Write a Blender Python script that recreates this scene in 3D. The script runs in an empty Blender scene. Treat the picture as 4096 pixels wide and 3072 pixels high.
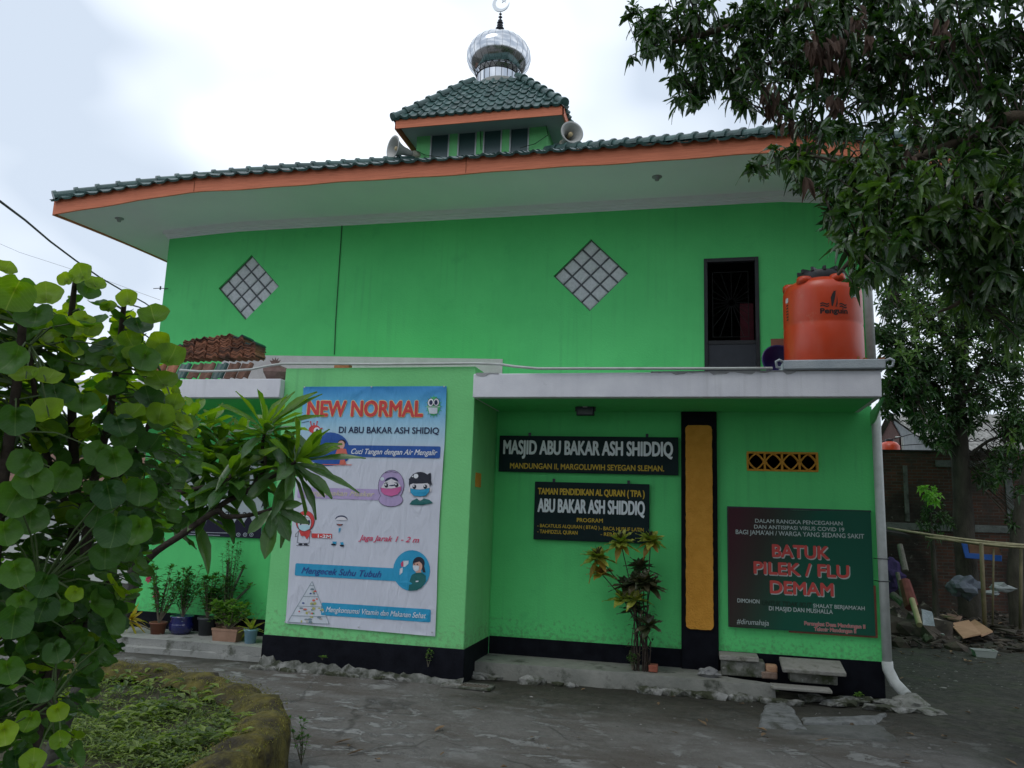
import bpy, bmesh, math, random
from mathutils import Vector, Matrix, noise
from mathutils.geometry import tessellate_polygon
sc = bpy.context.scene
R = math.radians
# ------------------------------------------------------------------ camera
YAW, PITCH, ROLL, FPX = R(13.38), R(9.59), R(1.98), 3150.0
CAM = Vector((0, -12.04, 2.24))
_f = Vector((-math.sin(YAW)*math.cos(PITCH), math.cos(YAW)*math.cos(PITCH), math.sin(PITCH)))
_r = Vector((math.cos(YAW), math.sin(YAW), 0)); _u = _r.cross(_f)
RGT = _r*math.cos(ROLL) + _u*math.sin(ROLL); UPV = _u*math.cos(ROLL) - _r*math.sin(ROLL)
cd = bpy.data.cameras.new('camera'); cam = bpy.data.objects.new('camera', cd); sc.collection.objects.link(cam)
cam.matrix_world = Matrix(((RGT.x, UPV.x, -_f.x, CAM.x), (RGT.y, UPV.y, -_f.y, CAM.y), (RGT.z, UPV.z, -_f.z, CAM.z), (0, 0, 0, 1)))
cd.sensor_width = 36; cd.lens = FPX/4096*36; cd.clip_start = .05; cd.clip_end = 2000
sc.camera = cam
# ------------------------------------------------------------------ sky, sun, exposure
world = bpy.data.worlds.new("World"); sc.world = world; world.use_nodes = True
nt = world.node_tree; N = nt.nodes; L = nt.links; N.clear()
SUN_EL, SUN_AZ = R(58), R(150)
out = N.new('ShaderNodeOutputWorld'); bg = N.new('ShaderNodeBackground'); bg.inputs[1].default_value = .1
sky = N.new('ShaderNodeTexSky'); sky.sky_type = 'NISHITA'; sky.sun_disc = False
sky.sun_elevation = SUN_EL; sky.sun_rotation = SUN_AZ
tc = N.new('ShaderNodeTexCoord'); mp = N.new('ShaderNodeMapping'); mp.inputs['Scale'].default_value = (1, 1, 1.6)
mp.inputs['Location'].default_value = (1, 2, .5)
n1 = N.new('ShaderNodeTexNoise'); n1.inputs['Scale'].default_value = 2.5; n1.inputs['Detail'].default_value = 3; n1.inputs['Roughness'].default_value = .45
L.new(tc.outputs['Generated'], mp.inputs[0]); L.new(mp.outputs[0], n1.inputs['Vector'])
cr = N.new('ShaderNodeValToRGB'); cr.color_ramp.elements[0].position = .43; cr.color_ramp.elements[1].position = .72
cr.color_ramp.elements[0].color = (5.6, 6.4, 7.5, 1); cr.color_ramp.elements[1].color = (12.0, 12.6, 13.2, 1)
L.new(n1.outputs[0], cr.inputs[0])
mix = N.new('ShaderNodeMixRGB'); mix.inputs[0].default_value = .95
L.new(sky.outputs[0], mix.inputs[1]); L.new(cr.outputs[0], mix.inputs[2])
L.new(mix.outputs[0], bg.inputs[0]); L.new(bg.outputs[0], out.inputs[0])
sd = bpy.data.lights.new('sun', 'SUN'); sd.energy = .5; sd.angle = R(25); sd.color = (1, .97, .92)
so = bpy.data.objects.new('sun', sd); sc.collection.objects.link(so)
# the sun stands high behind the photographer's left shoulder, veiled by cloud
so.rotation_euler = Vector((-.25, -.5, 1)).to_track_quat('Z', 'Y').to_euler()
sc.view_settings.view_transform = 'Standard'; sc.view_settings.look = 'None'
sc.view_settings.exposure = .34; sc.view_settings.gamma = 1
# ------------------------------------------------------------------ helpers
def ray(px, py): return (_f*FPX + RGT*(px-2048) - UPV*(py-1536)).normalized()
def ay(px, py, y=0.0): d = ray(px, py); return CAM + d*((y-CAM.y)/d.y)
def az(px, py, z=0.0): d = ray(px, py); return CAM + d*((z-CAM.z)/d.z)
def ax(px, py, x=0.0): d = ray(px, py); return CAM + d*((x-CAM.x)/d.x)
def ad(px, py, dist): return CAM + ray(px, py)*dist
rnd = random.Random(7)
def U(a, b): return rnd.uniform(a, b)
def s2l(c): return tuple((v/255/12.92 if v/255 <= .04045 else ((v/255+.055)/1.055)**2.4) for v in c)

MATS = {}
def mat(name, col, col2=None, scale=3, rough=.7, bump=0, bscale=40, metal=0, spec=.4, detail=5, stretch=(1, 1, 1),
        contrast=(.35, .65), spots=None, coat=0, coords='Object', island=0, objr=0, bdist=.02, streak=None, splash=None):
    """procedural principled material: colour noise + optional third colour in spots + bump"""
    if name in MATS: return MATS[name]
    m = bpy.data.materials.new(name); m.use_nodes = True; MATS[name] = m
    t = m.node_tree; n = t.nodes; l = t.links; b = n['Principled BSDF']
    b.inputs['Roughness'].default_value = rough; b.inputs['Metallic'].default_value = metal
    b.inputs['Specular IOR Level'].default_value = spec; b.inputs['Coat Weight'].default_value = coat
    g = n.new('ShaderNodeNewGeometry'); mpn = n.new('ShaderNodeMapping'); mpn.inputs['Scale'].default_value = stretch
    l.new(g.outputs['Position'], mpn.inputs[0]); vec = mpn.outputs[0]
    last = None
    if col2 is not None:
        no = n.new('ShaderNodeTexNoise'); no.inputs['Scale'].default_value = scale; no.inputs['Detail'].default_value = detail
        no.inputs['Roughness'].default_value = .6
        l.new(vec, no.inputs['Vector'])
        rp = n.new('ShaderNodeValToRGB'); rp.color_ramp.elements[0].position = contrast[0]; rp.color_ramp.elements[1].position = contrast[1]
        rp.color_ramp.elements[0].color = (*col, 1); rp.color_ramp.elements[1].color = (*col2, 1)
        l.new(no.outputs[0], rp.inputs[0]); last = rp.outputs[0]
    else:
        rg = n.new('ShaderNodeRGB'); rg.outputs[0].default_value = (*col, 1); last = rg.outputs[0]
    if spots:
        for (sc_, c3, lo, hi) in spots:
            no = n.new('ShaderNodeTexNoise'); no.inputs['Scale'].default_value = sc_; no.inputs['Detail'].default_value = 8; no.inputs['Roughness'].default_value = .65
            l.new(vec, no.inputs['Vector'])
            mr = n.new('ShaderNodeMapRange'); mr.inputs[1].default_value = lo; mr.inputs[2].default_value = hi
            l.new(no.outputs[0], mr.inputs[0])
            mx = n.new('ShaderNodeMixRGB'); mx.inputs[2].default_value = (*c3, 1)
            l.new(mr.outputs[0], mx.inputs[0]); l.new(last, mx.inputs[1]); last = mx.outputs[0]
    if streak:      # rain runs: noise drawn out downwards, stronger where the patchy mask allows
        m2 = n.new('ShaderNodeMapping'); m2.inputs['Scale'].default_value = (9, 9, .35); l.new(g.outputs['Position'], m2.inputs[0])
        no = n.new('ShaderNodeTexNoise'); no.inputs['Scale'].default_value = 1.3; no.inputs['Detail'].default_value = 7; l.new(m2.outputs[0], no.inputs['Vector'])
        n3 = n.new('ShaderNodeTexNoise'); n3.inputs['Scale'].default_value = .8; n3.inputs['Detail'].default_value = 3; l.new(g.outputs['Position'], n3.inputs['Vector'])
        r1 = n.new('ShaderNodeMapRange'); r1.inputs[1].default_value = .50; r1.inputs[2].default_value = .72; l.new(no.outputs[0], r1.inputs[0])
        r2 = n.new('ShaderNodeMapRange'); r2.inputs[1].default_value = .42; r2.inputs[2].default_value = .66; r2.inputs[4].default_value = .42; l.new(n3.outputs[0], r2.inputs[0])
        mu = n.new('ShaderNodeMath'); mu.operation = 'MULTIPLY'; l.new(r1.outputs[0], mu.inputs[0]); l.new(r2.outputs[0], mu.inputs[1])
        mx = n.new('ShaderNodeMixRGB'); mx.inputs[2].default_value = (*streak, 1); l.new(mu.outputs[0], mx.inputs[0]); l.new(last, mx.inputs[1]); last = mx.outputs[0]
    if splash:      # mud splashed up from the ground
        sz = n.new('ShaderNodeSeparateXYZ'); l.new(g.outputs['Position'], sz.inputs[0])
        no = n.new('ShaderNodeTexNoise'); no.inputs['Scale'].default_value = 16; no.inputs['Detail'].default_value = 8; no.inputs['Roughness'].default_value = .7; l.new(g.outputs['Position'], no.inputs['Vector'])
        r1 = n.new('ShaderNodeMapRange'); r1.inputs[1].default_value = 1.05; r1.inputs[2].default_value = .45; l.new(sz.outputs[2], r1.inputs[0])
        ad2 = n.new('ShaderNodeMath'); ad2.operation = 'MULTIPLY_ADD'; ad2.inputs[1].default_value = .22; l.new(r1.outputs[0], ad2.inputs[0]); l.new(no.outputs[0], ad2.inputs[2])
        r2 = n.new('ShaderNodeMapRange'); r2.inputs[1].default_value = .66; r2.inputs[2].default_value = .80; r2.inputs[4].default_value = .55; l.new(ad2.outputs[0], r2.inputs[0])
        mx = n.new('ShaderNodeMixRGB'); mx.inputs[2].default_value = (*splash, 1); l.new(r2.outputs[0], mx.inputs[0]); l.new(last, mx.inputs[1]); last = mx.outputs[0]
    if island:
        hv = n.new('ShaderNodeHueSaturation'); mr = n.new('ShaderNodeMapRange')
        mr.inputs[3].default_value = 1-island; mr.inputs[4].default_value = 1+island
        l.new(g.outputs['Random Per Island'], mr.inputs[0]); l.new(mr.outputs[0], hv.inputs['Value'])
        l.new(last, hv.inputs['Color']); last = hv.outputs[0]
    if objr:
        oi = n.new('ShaderNodeObjectInfo'); hv = n.new('ShaderNodeHueSaturation'); mr = n.new('ShaderNodeMapRange')
        mr.inputs[3].default_value = 1-objr; mr.inputs[4].default_value = 1+objr
        l.new(oi.outputs['Random'], mr.inputs[0]); l.new(mr.outputs[0], hv.inputs['Value']); l.new(last, hv.inputs['Color']); last = hv.outputs[0]
    l.new(last, b.inputs['Base Color'])
    if bump:
        nb = n.new('ShaderNodeTexNoise'); nb.inputs['Scale'].default_value = bscale; nb.inputs['Detail'].default_value = 6
        l.new(vec, nb.inputs['Vector'])
        bn = n.new('ShaderNodeBump'); bn.inputs['Strength'].default_value = bump; bn.inputs['Distance'].default_value = bdist
        l.new(nb.outputs[0], bn.inputs['Height']); l.new(bn.outputs[0], b.inputs['Normal'])
    return m

def leafmat(name, c_lo, c_hi, vein=None, rough=.35, transl=.35, tcol=None, spec=.5, nvein=0, edge=None):
    """leaf: colour varies leaf by leaf, midrib from the leaf's own coordinates, light passes through"""
    m = bpy.data.materials.new(name); m.use_nodes = True; MATS[name] = m
    t = m.node_tree; n = t.nodes; l = t.links; b = n['Principled BSDF']; o = n['Material Output']
    b.inputs['Roughness'].default_value = rough; b.inputs['Specular IOR Level'].default_value = spec
    g = n.new('ShaderNodeNewGeometry')
    rp = n.new('ShaderNodeValToRGB'); rp.color_ramp.elements[0].color = (*c_lo, 1); rp.color_ramp.elements[1].color = (*c_hi, 1)
    l.new(g.outputs['Random Per Island'], rp.inputs[0]); last = rp.outputs[0]
    no = n.new('ShaderNodeTexNoise'); no.inputs['Scale'].default_value = 30; l.new(g.outputs['Position'], no.inputs['Vector'])
    hs = n.new('ShaderNodeHueSaturation'); mr = n.new('ShaderNodeMapRange'); mr.inputs[3].default_value = .72; mr.inputs[4].default_value = 1.28
    l.new(no.outputs[0], mr.inputs[0]); l.new(mr.outputs[0], hs.inputs['Value']); l.new(last, hs.inputs['Color']); last = hs.outputs[0]
    at = n.new('ShaderNodeAttribute'); at.attribute_name = 'leafuv'
    sp = n.new('ShaderNodeSeparateXYZ'); l.new(at.outputs['Vector'], sp.inputs[0])
    if vein is not None:
        ab = n.new('ShaderNodeMath'); ab.operation = 'ABSOLUTE'; l.new(sp.outputs[0], ab.inputs[0])
        # midrib + side veins
        m1 = n.new('ShaderNodeMapRange'); m1.inputs[1].default_value = .05; m1.inputs[2].default_value = .012; l.new(ab.outputs[0], m1.inputs[0])
        fac = m1.outputs[0]
        if nvein:
            ad_ = n.new('ShaderNodeMath'); ad_.operation = 'MULTIPLY_ADD'; ad_.inputs[1].default_value = -.35
            l.new(ab.outputs[0], ad_.inputs[0]); l.new(sp.outputs[1], ad_.inputs[2])
            mm = n.new('ShaderNodeMath'); mm.operation = 'MULTIPLY'; mm.inputs[1].default_value = nvein; l.new(ad_.outputs[0], mm.inputs[0])
            fr = n.new('ShaderNodeMath'); fr.operation = 'PINGPONG'; fr.inputs[1].default_value = .5; l.new(mm.outputs[0], fr.inputs[0])
            m2 = n.new('ShaderNodeMapRange'); m2.inputs[1].default_value = .08; m2.inputs[2].default_value = .0; m2.inputs[4].default_value = .5
            l.new(fr.outputs[0], m2.inputs[0])
            mxm = n.new('ShaderNodeMath'); mxm.operation = 'MAXIMUM'; l.new(fac, mxm.inputs[0]); l.new(m2.outputs[0], mxm.inputs[1]); fac = mxm.outputs[0]
        mv = n.new('ShaderNodeMixRGB'); mv.inputs[2].default_value = (*vein, 1)
        m3 = n.new('ShaderNodeMath'); m3.operation = 'MULTIPLY'; m3.inputs[1].default_value = .40; l.new(fac, m3.inputs[0])
        l.new(m3.outputs[0], mv.inputs[0]); l.new(last, mv.inputs[1]); last = mv.outputs[0]
    if edge is not None:
        me_ = n.new('ShaderNodeMapRange'); me_.inputs[1].default_value = .55; me_.inputs[2].default_value = 1.0
        l.new(sp.outputs[2], me_.inputs[0])
        mv = n.new('ShaderNodeMixRGB'); mv.inputs[2].default_value = (*edge, 1)
        l.new(me_.outputs[0], mv.inputs[0]); l.new(last, mv.inputs[1]); last = mv.outputs[0]
    l.new(last, b.inputs['Base Color'])
    bn = n.new('ShaderNodeBump'); bn.inputs['Strength'].default_value = .25; bn.inputs['Distance'].default_value = .01
    n2 = n.new('ShaderNodeTexNoise'); n2.inputs['Scale'].default_value = 60; l.new(g.outputs['Position'], n2.inputs['Vector'])
    l.new(n2.outputs[0], bn.inputs['Height']); l.new(bn.outputs[0], b.inputs['Normal'])
    tr = n.new('ShaderNodeBsdfTranslucent'); ms = n.new('ShaderNodeMixShader'); ms.inputs[0].default_value = transl
    hs2 = n.new('ShaderNodeMixRGB'); hs2.blend_type = 'MULTIPLY'; hs2.inputs[0].default_value = 1
    hs2.inputs[2].default_value = (*(tcol or (2.2, 2.6, .7)), 1)
    l.new(last, hs2.inputs[1]); l.new(hs2.outputs[0], tr.inputs[0])
    l.new(b.outputs[0], ms.inputs[1]); l.new(tr.outputs[0], ms.inputs[2]); l.new(ms.outputs[0], o.inputs[0])
    return m

class MB:
    """collects geometry; build() links it as one mesh object"""
    def __init__(s): s.v = []; s.f = []; s.uv = []; s.off = 0
    def add(s, vs, fs, uvs=None):
        o = len(s.v); s.v += [Vector(p) for p in vs]; s.f += [tuple(o+i for i in f) for f in fs]
        s.uv += uvs if uvs else [(0, 0, 0)]*len(vs); return s
    def box(s, x0, x1, y0, y1, z0, z1):
        return s.add([(x, y, z) for x in (x0, x1) for y in (y0, y1) for z in (z0, z1)],
                     [(0, 1, 3, 2), (4, 6, 7, 5), (0, 4, 5, 1), (2, 3, 7, 6), (0, 2, 6, 4), (1, 5, 7, 3)])
    def obox(s, c, dx, dy, dz):     # oriented box: centre and three half-axis vectors
        c = Vector(c); return s.add([c+dx*a+dy*b+dz*d for a in (-1, 1) for b in (-1, 1) for d in (-1, 1)],
                     [(0, 1, 3, 2), (4, 6, 7, 5), (0, 4, 5, 1), (2, 3, 7, 6), (0, 2, 6, 4), (1, 5, 7, 3)])
    def bar(s, a, b, w, h=None, up=Vector((0, 0, 1))):
        a = Vector(a); b = Vector(b); h = h or w; d = (b-a); k = d.normalized(); sd_ = k.cross(up)
        if sd_.length < 1e-4: sd_ = Vector((1, 0, 0))
        sd_.normalize(); u2 = sd_.cross(k); return s.obox((a+b)/2, d/2, sd_*w/2, u2*h/2)
    def tube(s, pts, rad, n=8, cap=True, seed=None):
        pts = [Vector(p) for p in pts]; rr = rad if isinstance(rad, (list, tuple)) else [rad]*len(pts)
        o = []; last = None; ring = []
        for i, p in enumerate(pts):
            d = (pts[min(i+1, len(pts)-1)] - pts[max(i-1, 0)]).normalized()
            if last is None: last = d.orthogonal().normalized()
            last = (last - d*last.dot(d)).normalized(); q = d.cross(last)
            ring.append([p + (last*math.cos(2*math.pi*k/n) + q*math.sin(2*math.pi*k/n))*rr[i]*(1 if seed is None else 1+.12*noise.noise(p*6+Vector((k, seed, 0)))) for k in range(n)])
        vs = [v for r_ in ring for v in r_]; fs = []
        for i in range(len(pts)-1):
            for k in range(n): fs.append((i*n+k, i*n+(k+1) % n, (i+1)*n+(k+1) % n, (i+1)*n+k))
        if cap: fs += [tuple(range(n))[::-1], tuple((len(pts)-1)*n+k for k in range(n))]
        return s.add(vs, fs)
    def lathe(s, prof, c=(0, 0, 0), n=32, axis=Vector((0, 0, 1)), ribs=0, rib=0):
        c = Vector(c); a = axis.normalized(); p = a.orthogonal().normalized() if abs(a.z) < .99 else Vector((1, 0, 0)); q = a.cross(p)
        vs = []; fs = []
        for (r_, h) in prof:
            for k in range(n):
                th = 2*math.pi*k/n; rr = r_*(1+rib*abs(math.sin(ribs*th/2))) if ribs else r_
                vs.append(c + a*h + (p*math.cos(th)+q*math.sin(th))*rr)
        for i in range(len(prof)-1):
            for k in range(n): fs.append((i*n+k, i*n+(k+1) % n, (i+1)*n+(k+1) % n, (i+1)*n+k))
        if prof[0][0] > 1e-4: fs.append(tuple(range(n))[::-1])
        if prof[-1][0] > 1e-4: fs.append(tuple((len(prof)-1)*n+k for k in range(n)))
        return s.add(vs, fs)
    def grid(s, nu, nv, fn):
        vs = [fn(i/nu, j/nv) for j in range(nv+1) for i in range(nu+1)]
        return s.add(vs, [(j*(nu+1)+i, j*(nu+1)+i+1, (j+1)*(nu+1)+i+1, (j+1)*(nu+1)+i) for j in range(nv) for i in range(nu)])
    def prism(s, poly, d):        # poly: 3-D outline, extruded by vector d (closed solid)
        poly = [Vector(p) for p in poly]; n = len(poly); d = Vector(d)
        tri = tessellate_polygon([poly])
        vs = poly + [p+d for p in poly]; fs = [tuple(t) for t in tri] + [tuple(i+n for i in t[::-1]) for t in tri]
        fs += [(i, i+n, (i+1) % n+n, (i+1) % n) for i in range(n)]
        return s.add(vs, fs)
    def sheet(s, outer, holes, y, depth):   # wall sheet in plane y with holes that have reveals going back by depth
        loops = [[Vector((x, y, z)) for x, z in lp] for lp in [outer]+holes]
        tri = tessellate_polygon(loops); allv = [v for lp in loops for v in lp]
        s.add(allv, [tuple(t) for t in tri])
        for lp in loops:
            n = len(lp); b = [v+Vector((0, depth, 0)) for v in lp]
            s.add(lp+b, [(i, (i+1) % n, (i+1) % n+n, i+n) for i in range(n)])
        return s
    def blob(s, c, r, sub=2, amp=.25, seed=0, sq=(1, 1, 1)):
        bm = bmesh.new(); bmesh.ops.create_icosphere(bm, subdivisions=sub, radius=1)
        vs = []
        for v in bm.verts:
            k = 1+amp*noise.noise(v.co*1.7+Vector((seed*3.1, seed, 0)))
            vs.append(Vector(c)+Vector((v.co.x*r*sq[0]*k, v.co.y*r*sq[1]*k, v.co.z*r*sq[2]*k)))
        fs = [tuple(v.index for v in f.verts) for f in bm.faces]; bm.free(); return s.add(vs, fs)
    def leaf(s, base, d, nrm, L_, W, droop=.3, seg=4, shape='lance', cup=.15, twist=0, notch=0):
        base = Vector(base); d = d.normalized(); sd_ = d.cross(nrm)
        if sd_.length < 1e-3: sd_ = d.orthogonal()
        sd_.normalize(); up = sd_.cross(d).normalized()
        prof = {'lance': lambda t: math.sin(math.pi*min(1, t*.97+.03)**.75)**.9, 'ovate': lambda t: math.sin(math.pi*t**.62), 'spat': lambda t: math.sin(math.pi*min(.999, t)**1.45)**.8,
                'strap': lambda t: min(1, t*5+.35)*(1-t**5)}[shape]
        vs = []; uv = []
        for i in range(seg+1):
            t = i/seg; c = base + d*(L_*(t-.12*abs(droop)*t*t)) - Vector((0, 0, 1))*(droop*L_*t*t)*.6 - up*(droop*L_*t*t)*.2
            w = W*.5*max(.02, prof(t)) if 0 < t < 1 else W*.03
            cu = up*cup*w*2
            wob = up*(W*.08*math.sin(i*2.3+seg))
            vs += [c-sd_*w+cu+wob, c, c+sd_*w+cu-wob]; uv += [(-1, t, 1), (0, t, 0), (1, t, 1)]
        fs = []
        for i in range(seg):
            a = i*3; fs += [(a, a+1, a+4, a+3), (a+1, a+2, a+5, a+4)]
        return s.add(vs, fs, uv)
    def disc(s, base, d, nrm, D, cup=.25, n=20, fold=.0, seed=0):
        """round leaf with a shallow cup, crinkled rim and a notch where the stalk joins"""
        base = Vector(base); d = d.normalized(); sd_ = d.cross(nrm).normalized(); up = sd_.cross(d).normalized()
        r = D/2; ctr = base + d*r*.78; vs = [base+d*r*.30]; uv = [(0, .15, 0)]; fs = []
        for j, k in enumerate((.42, .78, 1.0)):
            for i in range(n):
                th = 2*math.pi*i/n + math.pi/n*0
                ca, sa = math.cos(th), math.sin(th)       # th = 0 at the tip
                rr = r*k*(1+.05*math.sin(5*th+seed)*k)
                if k > .5: rr *= 1-(.22 if k == 1 else .12)*math.exp(-((th-math.pi)/.20)**2)
                x = sa*rr*1.06; yv = ca*rr*.98
                cz = cup*r*(k**2.4) + .05*r*math.sin(7*th+seed*2)*k*k + fold*r*abs(sa)*k + .06*r*math.sin(3*th+seed)*k*k
                vs.append(ctr + sd_*x + d*yv + up*cz); uv.append((sa*k*1.2, (ca*k+1)/2, k))
        for i in range(n): fs.append((0, 1+(i+1) % n, 1+i))
        for j in range(2):
            for i in range(n):
                a = 1+j*n; fs.append((a+i, a+(i+1) % n, a+n+(i+1) % n, a+n+i))
        return s.add(vs, fs, uv)
    def mapv(s, fn): s.v = [Vector(fn(p)) for p in s.v]; return s
    def build(s, name, m, parent=None, smooth=False, bevel=0, bseg=2, origin=None):
        base = Vector(parent['_w']) if parent is not None else (Vector(origin) if origin is not None else Vector((0, 0, 0)))
        me = bpy.data.meshes.new(name); me.from_pydata([tuple(v-base) for v in s.v], [], s.f)
        if any(u != (0, 0, 0) for u in s.uv):
            a = me.attributes.new('leafuv', 'FLOAT_VECTOR', 'POINT'); a.data.foreach_set('vector', [c for u in s.uv for c in u])
        bm = bmesh.new(); bm.from_mesh(me); bmesh.ops.recalc_face_normals(bm, faces=bm.faces) if len(s.f) < 60000 and not any(u != (0, 0, 0) for u in s.uv) else None
        bm.to_mesh(me); bm.free()
        me.materials.append(m)
        if smooth: me.shade_smooth()
        o = bpy.data.objects.new(name, me); sc.collection.objects.link(o)
        if parent is not None: o.parent = parent; o['_w'] = tuple(base)
        else: o.location = base; o['_w'] = tuple(base)
        if bevel:
            md = o.modifiers.new('bevel', 'BEVEL'); md.width = bevel; md.segments = bseg; md.limit_method = 'ANGLE'; md.angle_limit = R(40)
            me.shade_smooth()
            try: me.set_sharp_from_angle(angle=R(35))
            except Exception: pass
        return o

def tag(o, label=None, cat=None, group=None, kind=None):
    if label: o['label'] = label
    if cat: o['category'] = cat
    if group: o['group'] = group
    if kind: o['kind'] = kind
    return o
def thing(name, loc, label, cat, group=None):
    o = bpy.data.objects.new(name, None); sc.collection.objects.link(o); o.location = loc; o['_w'] = tuple(loc)
    o.empty_display_size = .1
    return tag(o, label, cat, group)
def copy_tree(o, loc=None, rot=None, parent=None):
    c = o.copy(); sc.collection.objects.link(c)
    if parent is not None: c.parent = parent
    if loc is not None: c.location = loc
    if rot is not None: c.rotation_euler = rot
    for ch in o.children: copy_tree(ch, parent=c)
    return c

# lettering -----------------------------------------------------------
_tc = {}
def textgeo(s_, bold=0., shear=0., space=1.):
    k = (s_, bold, shear, space)
    if k in _tc: return _tc[k]
    cu = bpy.data.curves.new('t', 'FONT'); cu.body = s_; cu.offset = bold; cu.shear = shear; cu.space_character = space
    cu.resolution_u = 4
    ob = bpy.data.objects.new('t', cu); sc.collection.objects.link(ob)
    dg = bpy.context.evaluated_depsgraph_get(); dg.update()
    me = bpy.data.meshes.new_from_object(ob.evaluated_get(dg))
    vs = [(v.co.x, v.co.y) for v in me.vertices]; fs = [tuple(p.vertices) for p in me.polygons]
    bpy.data.objects.remove(ob); bpy.data.curves.remove(cu); bpy.data.meshes.remove(me)
    _tc[k] = (vs, fs); return vs, fs
def put_text(mb, s_, x0, x1, z0, z1, y, bold=0., shear=0., space=1., caps=True, grow=0):
    """fits the line between x0..x1; z0..z1 is baseline..cap height; stands on plane y"""
    vs, fs = textgeo(s_, 0, shear, space); rv = vs; cv, _ = textgeo("H", 0, 0)
    a = min(p[0] for p in rv); b = max(p[0] for p in rv); h = max(p[1] for p in cv)
    kx = (x1-x0)/(b-a); kz = (z1-z0)/h
    offs = [(0, 0)] if bold < .004 else [(math.cos(k*math.pi/4), math.sin(k*math.pi/4)) for k in range(8)]+[(0, 0)]
    w = bold*1.15*(kz*.6+kx*.4)
    for i, (ox, oz) in enumerate(offs):      # heavier strokes: the outline laid down again, a hair apart
        mb.add([(x0+(p[0]-a)*kx+ox*w, y-.00012*i, z0+p[1]*kz+oz*w) for p in vs], fs)
    return mb
def line_px(mb, s_, pL, pR, pBL, y, **k):
    """pL/pR: top left and top right pixel of the line, pBL: bottom left pixel; laid on plane y"""
    A = ay(*pL, y); B = ay(*pR, y); C_ = ay(*pBL, y)
    return put_text(mb, s_, A.x, B.x, C_.z, A.z, y, **k)
# ------------------------------------------------------------------ materials
GREEN = mat('green_wall_paint', (.105, .60, .185), (.125, .67, .21), scale=.9, rough=.75, bump=.22, bscale=38, spec=.22, streak=(.085, .42, .15), splash=(.10, .22, .09),
            spots=[(2.2, (.09, .53, .17), .58, .8), (9, (.14, .66, .25), .66, .85), (34, (.075, .46, .14), .66, .8)])
GREENB = mat('light_green_wall_paint', (.175, .57, .21), (.20, .63, .24), scale=.9, rough=.7, bump=.22, bscale=38, spec=.22, streak=(.13, .42, .17), splash=(.16, .26, .12), spots=[(3, (.135, .49, .20), .62, .8)])
BLACK = mat('black_plinth_paint', (.0035, .004, .007), (.008, .009, .014), scale=5, rough=.8, bump=.2, bscale=30, spec=.12)
ORANGE = mat('orange_fascia_paint', (.58, .165, .08), (.70, .21, .105), scale=6, rough=.6, stretch=(.4, 1, 9), bump=.35, bscale=18,
             spots=[(7, (.40, .10, .05), .62, .72), (30, (.12, .05, .03), .74, .78)])
WHITE = mat('white_trim_paint', (.64, .64, .69), (.74, .74, .78), scale=2, rough=.7, bump=.15, bscale=60, streak=(.40, .40, .42), spots=[(5, (.40, .40, .41), .64, .8)])
SOFFIT = mat('white_ceiling_board', (.80, .83, .85), (.84, .87, .88), scale=.8, rough=.8, bump=.1, bscale=30)
TILE = mat('green_glazed_tile', (.028, .066, .060), (.055, .115, .105), scale=5, rough=.38, spec=.5, bump=.3, bscale=25, island=.28,
           spots=[(9, (.12, .16, .14), .60, .78), (2.5, (.02, .035, .03), .6, .8)])
CONC = mat('raw_concrete', (.20, .20, .185), (.32, .31, .29), scale=5, rough=.9, bump=.6, bscale=25, spots=[(3, (.07, .075, .06), .5, .68), (12, (.42, .42, .40), .66, .8)])
CONCD = mat('mossy_concrete', (.085, .088, .072), (.19, .19, .17), scale=6, rough=.95, bump=.8, bscale=18, spots=[(4, (.035, .045, .02), .48, .62), (14, (.36, .36, .34), .60, .72)])
PLASTER = mat('grey_plaster', (.56, .52, .52), (.64, .60, .60), scale=4, rough=.9, bump=.3)
CHROME = mat('mirror_steel', (.50, .52, .55), (.62, .64, .67), scale=3, rough=.14, metal=1, bump=.10, bscale=4, spots=[(5, (.36, .38, .40), .58, .74)])
DARKMETAL = mat('dark_steel', (.03, .032, .038), (.045, .047, .055), scale=8, rough=.35, metal=.8)
DARKGLASS = mat('dark_window_glass', (.030, .075, .075), rough=.3, spec=.8)
INSIDE = mat('dark_interior', (.02, .022, .022), rough=.9)
ALU = mat('pale_aluminium', (.45, .47, .48), rough=.4, metal=.3)
PVC = mat('white_pvc', (.44, .46, .44), (.54, .56, .54), scale=6, rough=.45, spots=[(5, (.3, .33, .28), .6, .8)])
YELLOWO = mat('ochre_panel_paint', (.60, .27, .03), (.68, .32, .045), scale=7, rough=.85, bump=.9, bscale=45, spots=[(18, (.38, .15, .02), .62, .75)])

# ------------------------------------------------------------------ the mosque
XL, XR = -9.44, 2.44
ZW = 7.30
def sag(x, y):
    s_ = 0
    if x < -7.9: s_ = .225*((-7.9-x)/2.7)**1.15
    if x > 1.25: s_ = .42*((x-1.25)/2.3)**1.1
    return s_*math.exp(-max(0, y+1.45)/3.0)
M = thing('mosque', (-3.5, 0, 0), 'bright green two storey mosque with green tiled hip roof and small silver dome', 'mosque')

def rect(pL, pR, pB, y=0):   # three pixels -> x0,x1,z0,z1
    A = ay(*pL, y); B = ay(*pR, y); C_ = ay(*pB, y); return A.x, B.x, C_.z, A.z
def rl(x0, x1, z0, z1): return [(x0, z0), (x1, z0), (x1, z1), (x0, z1)]
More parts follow.
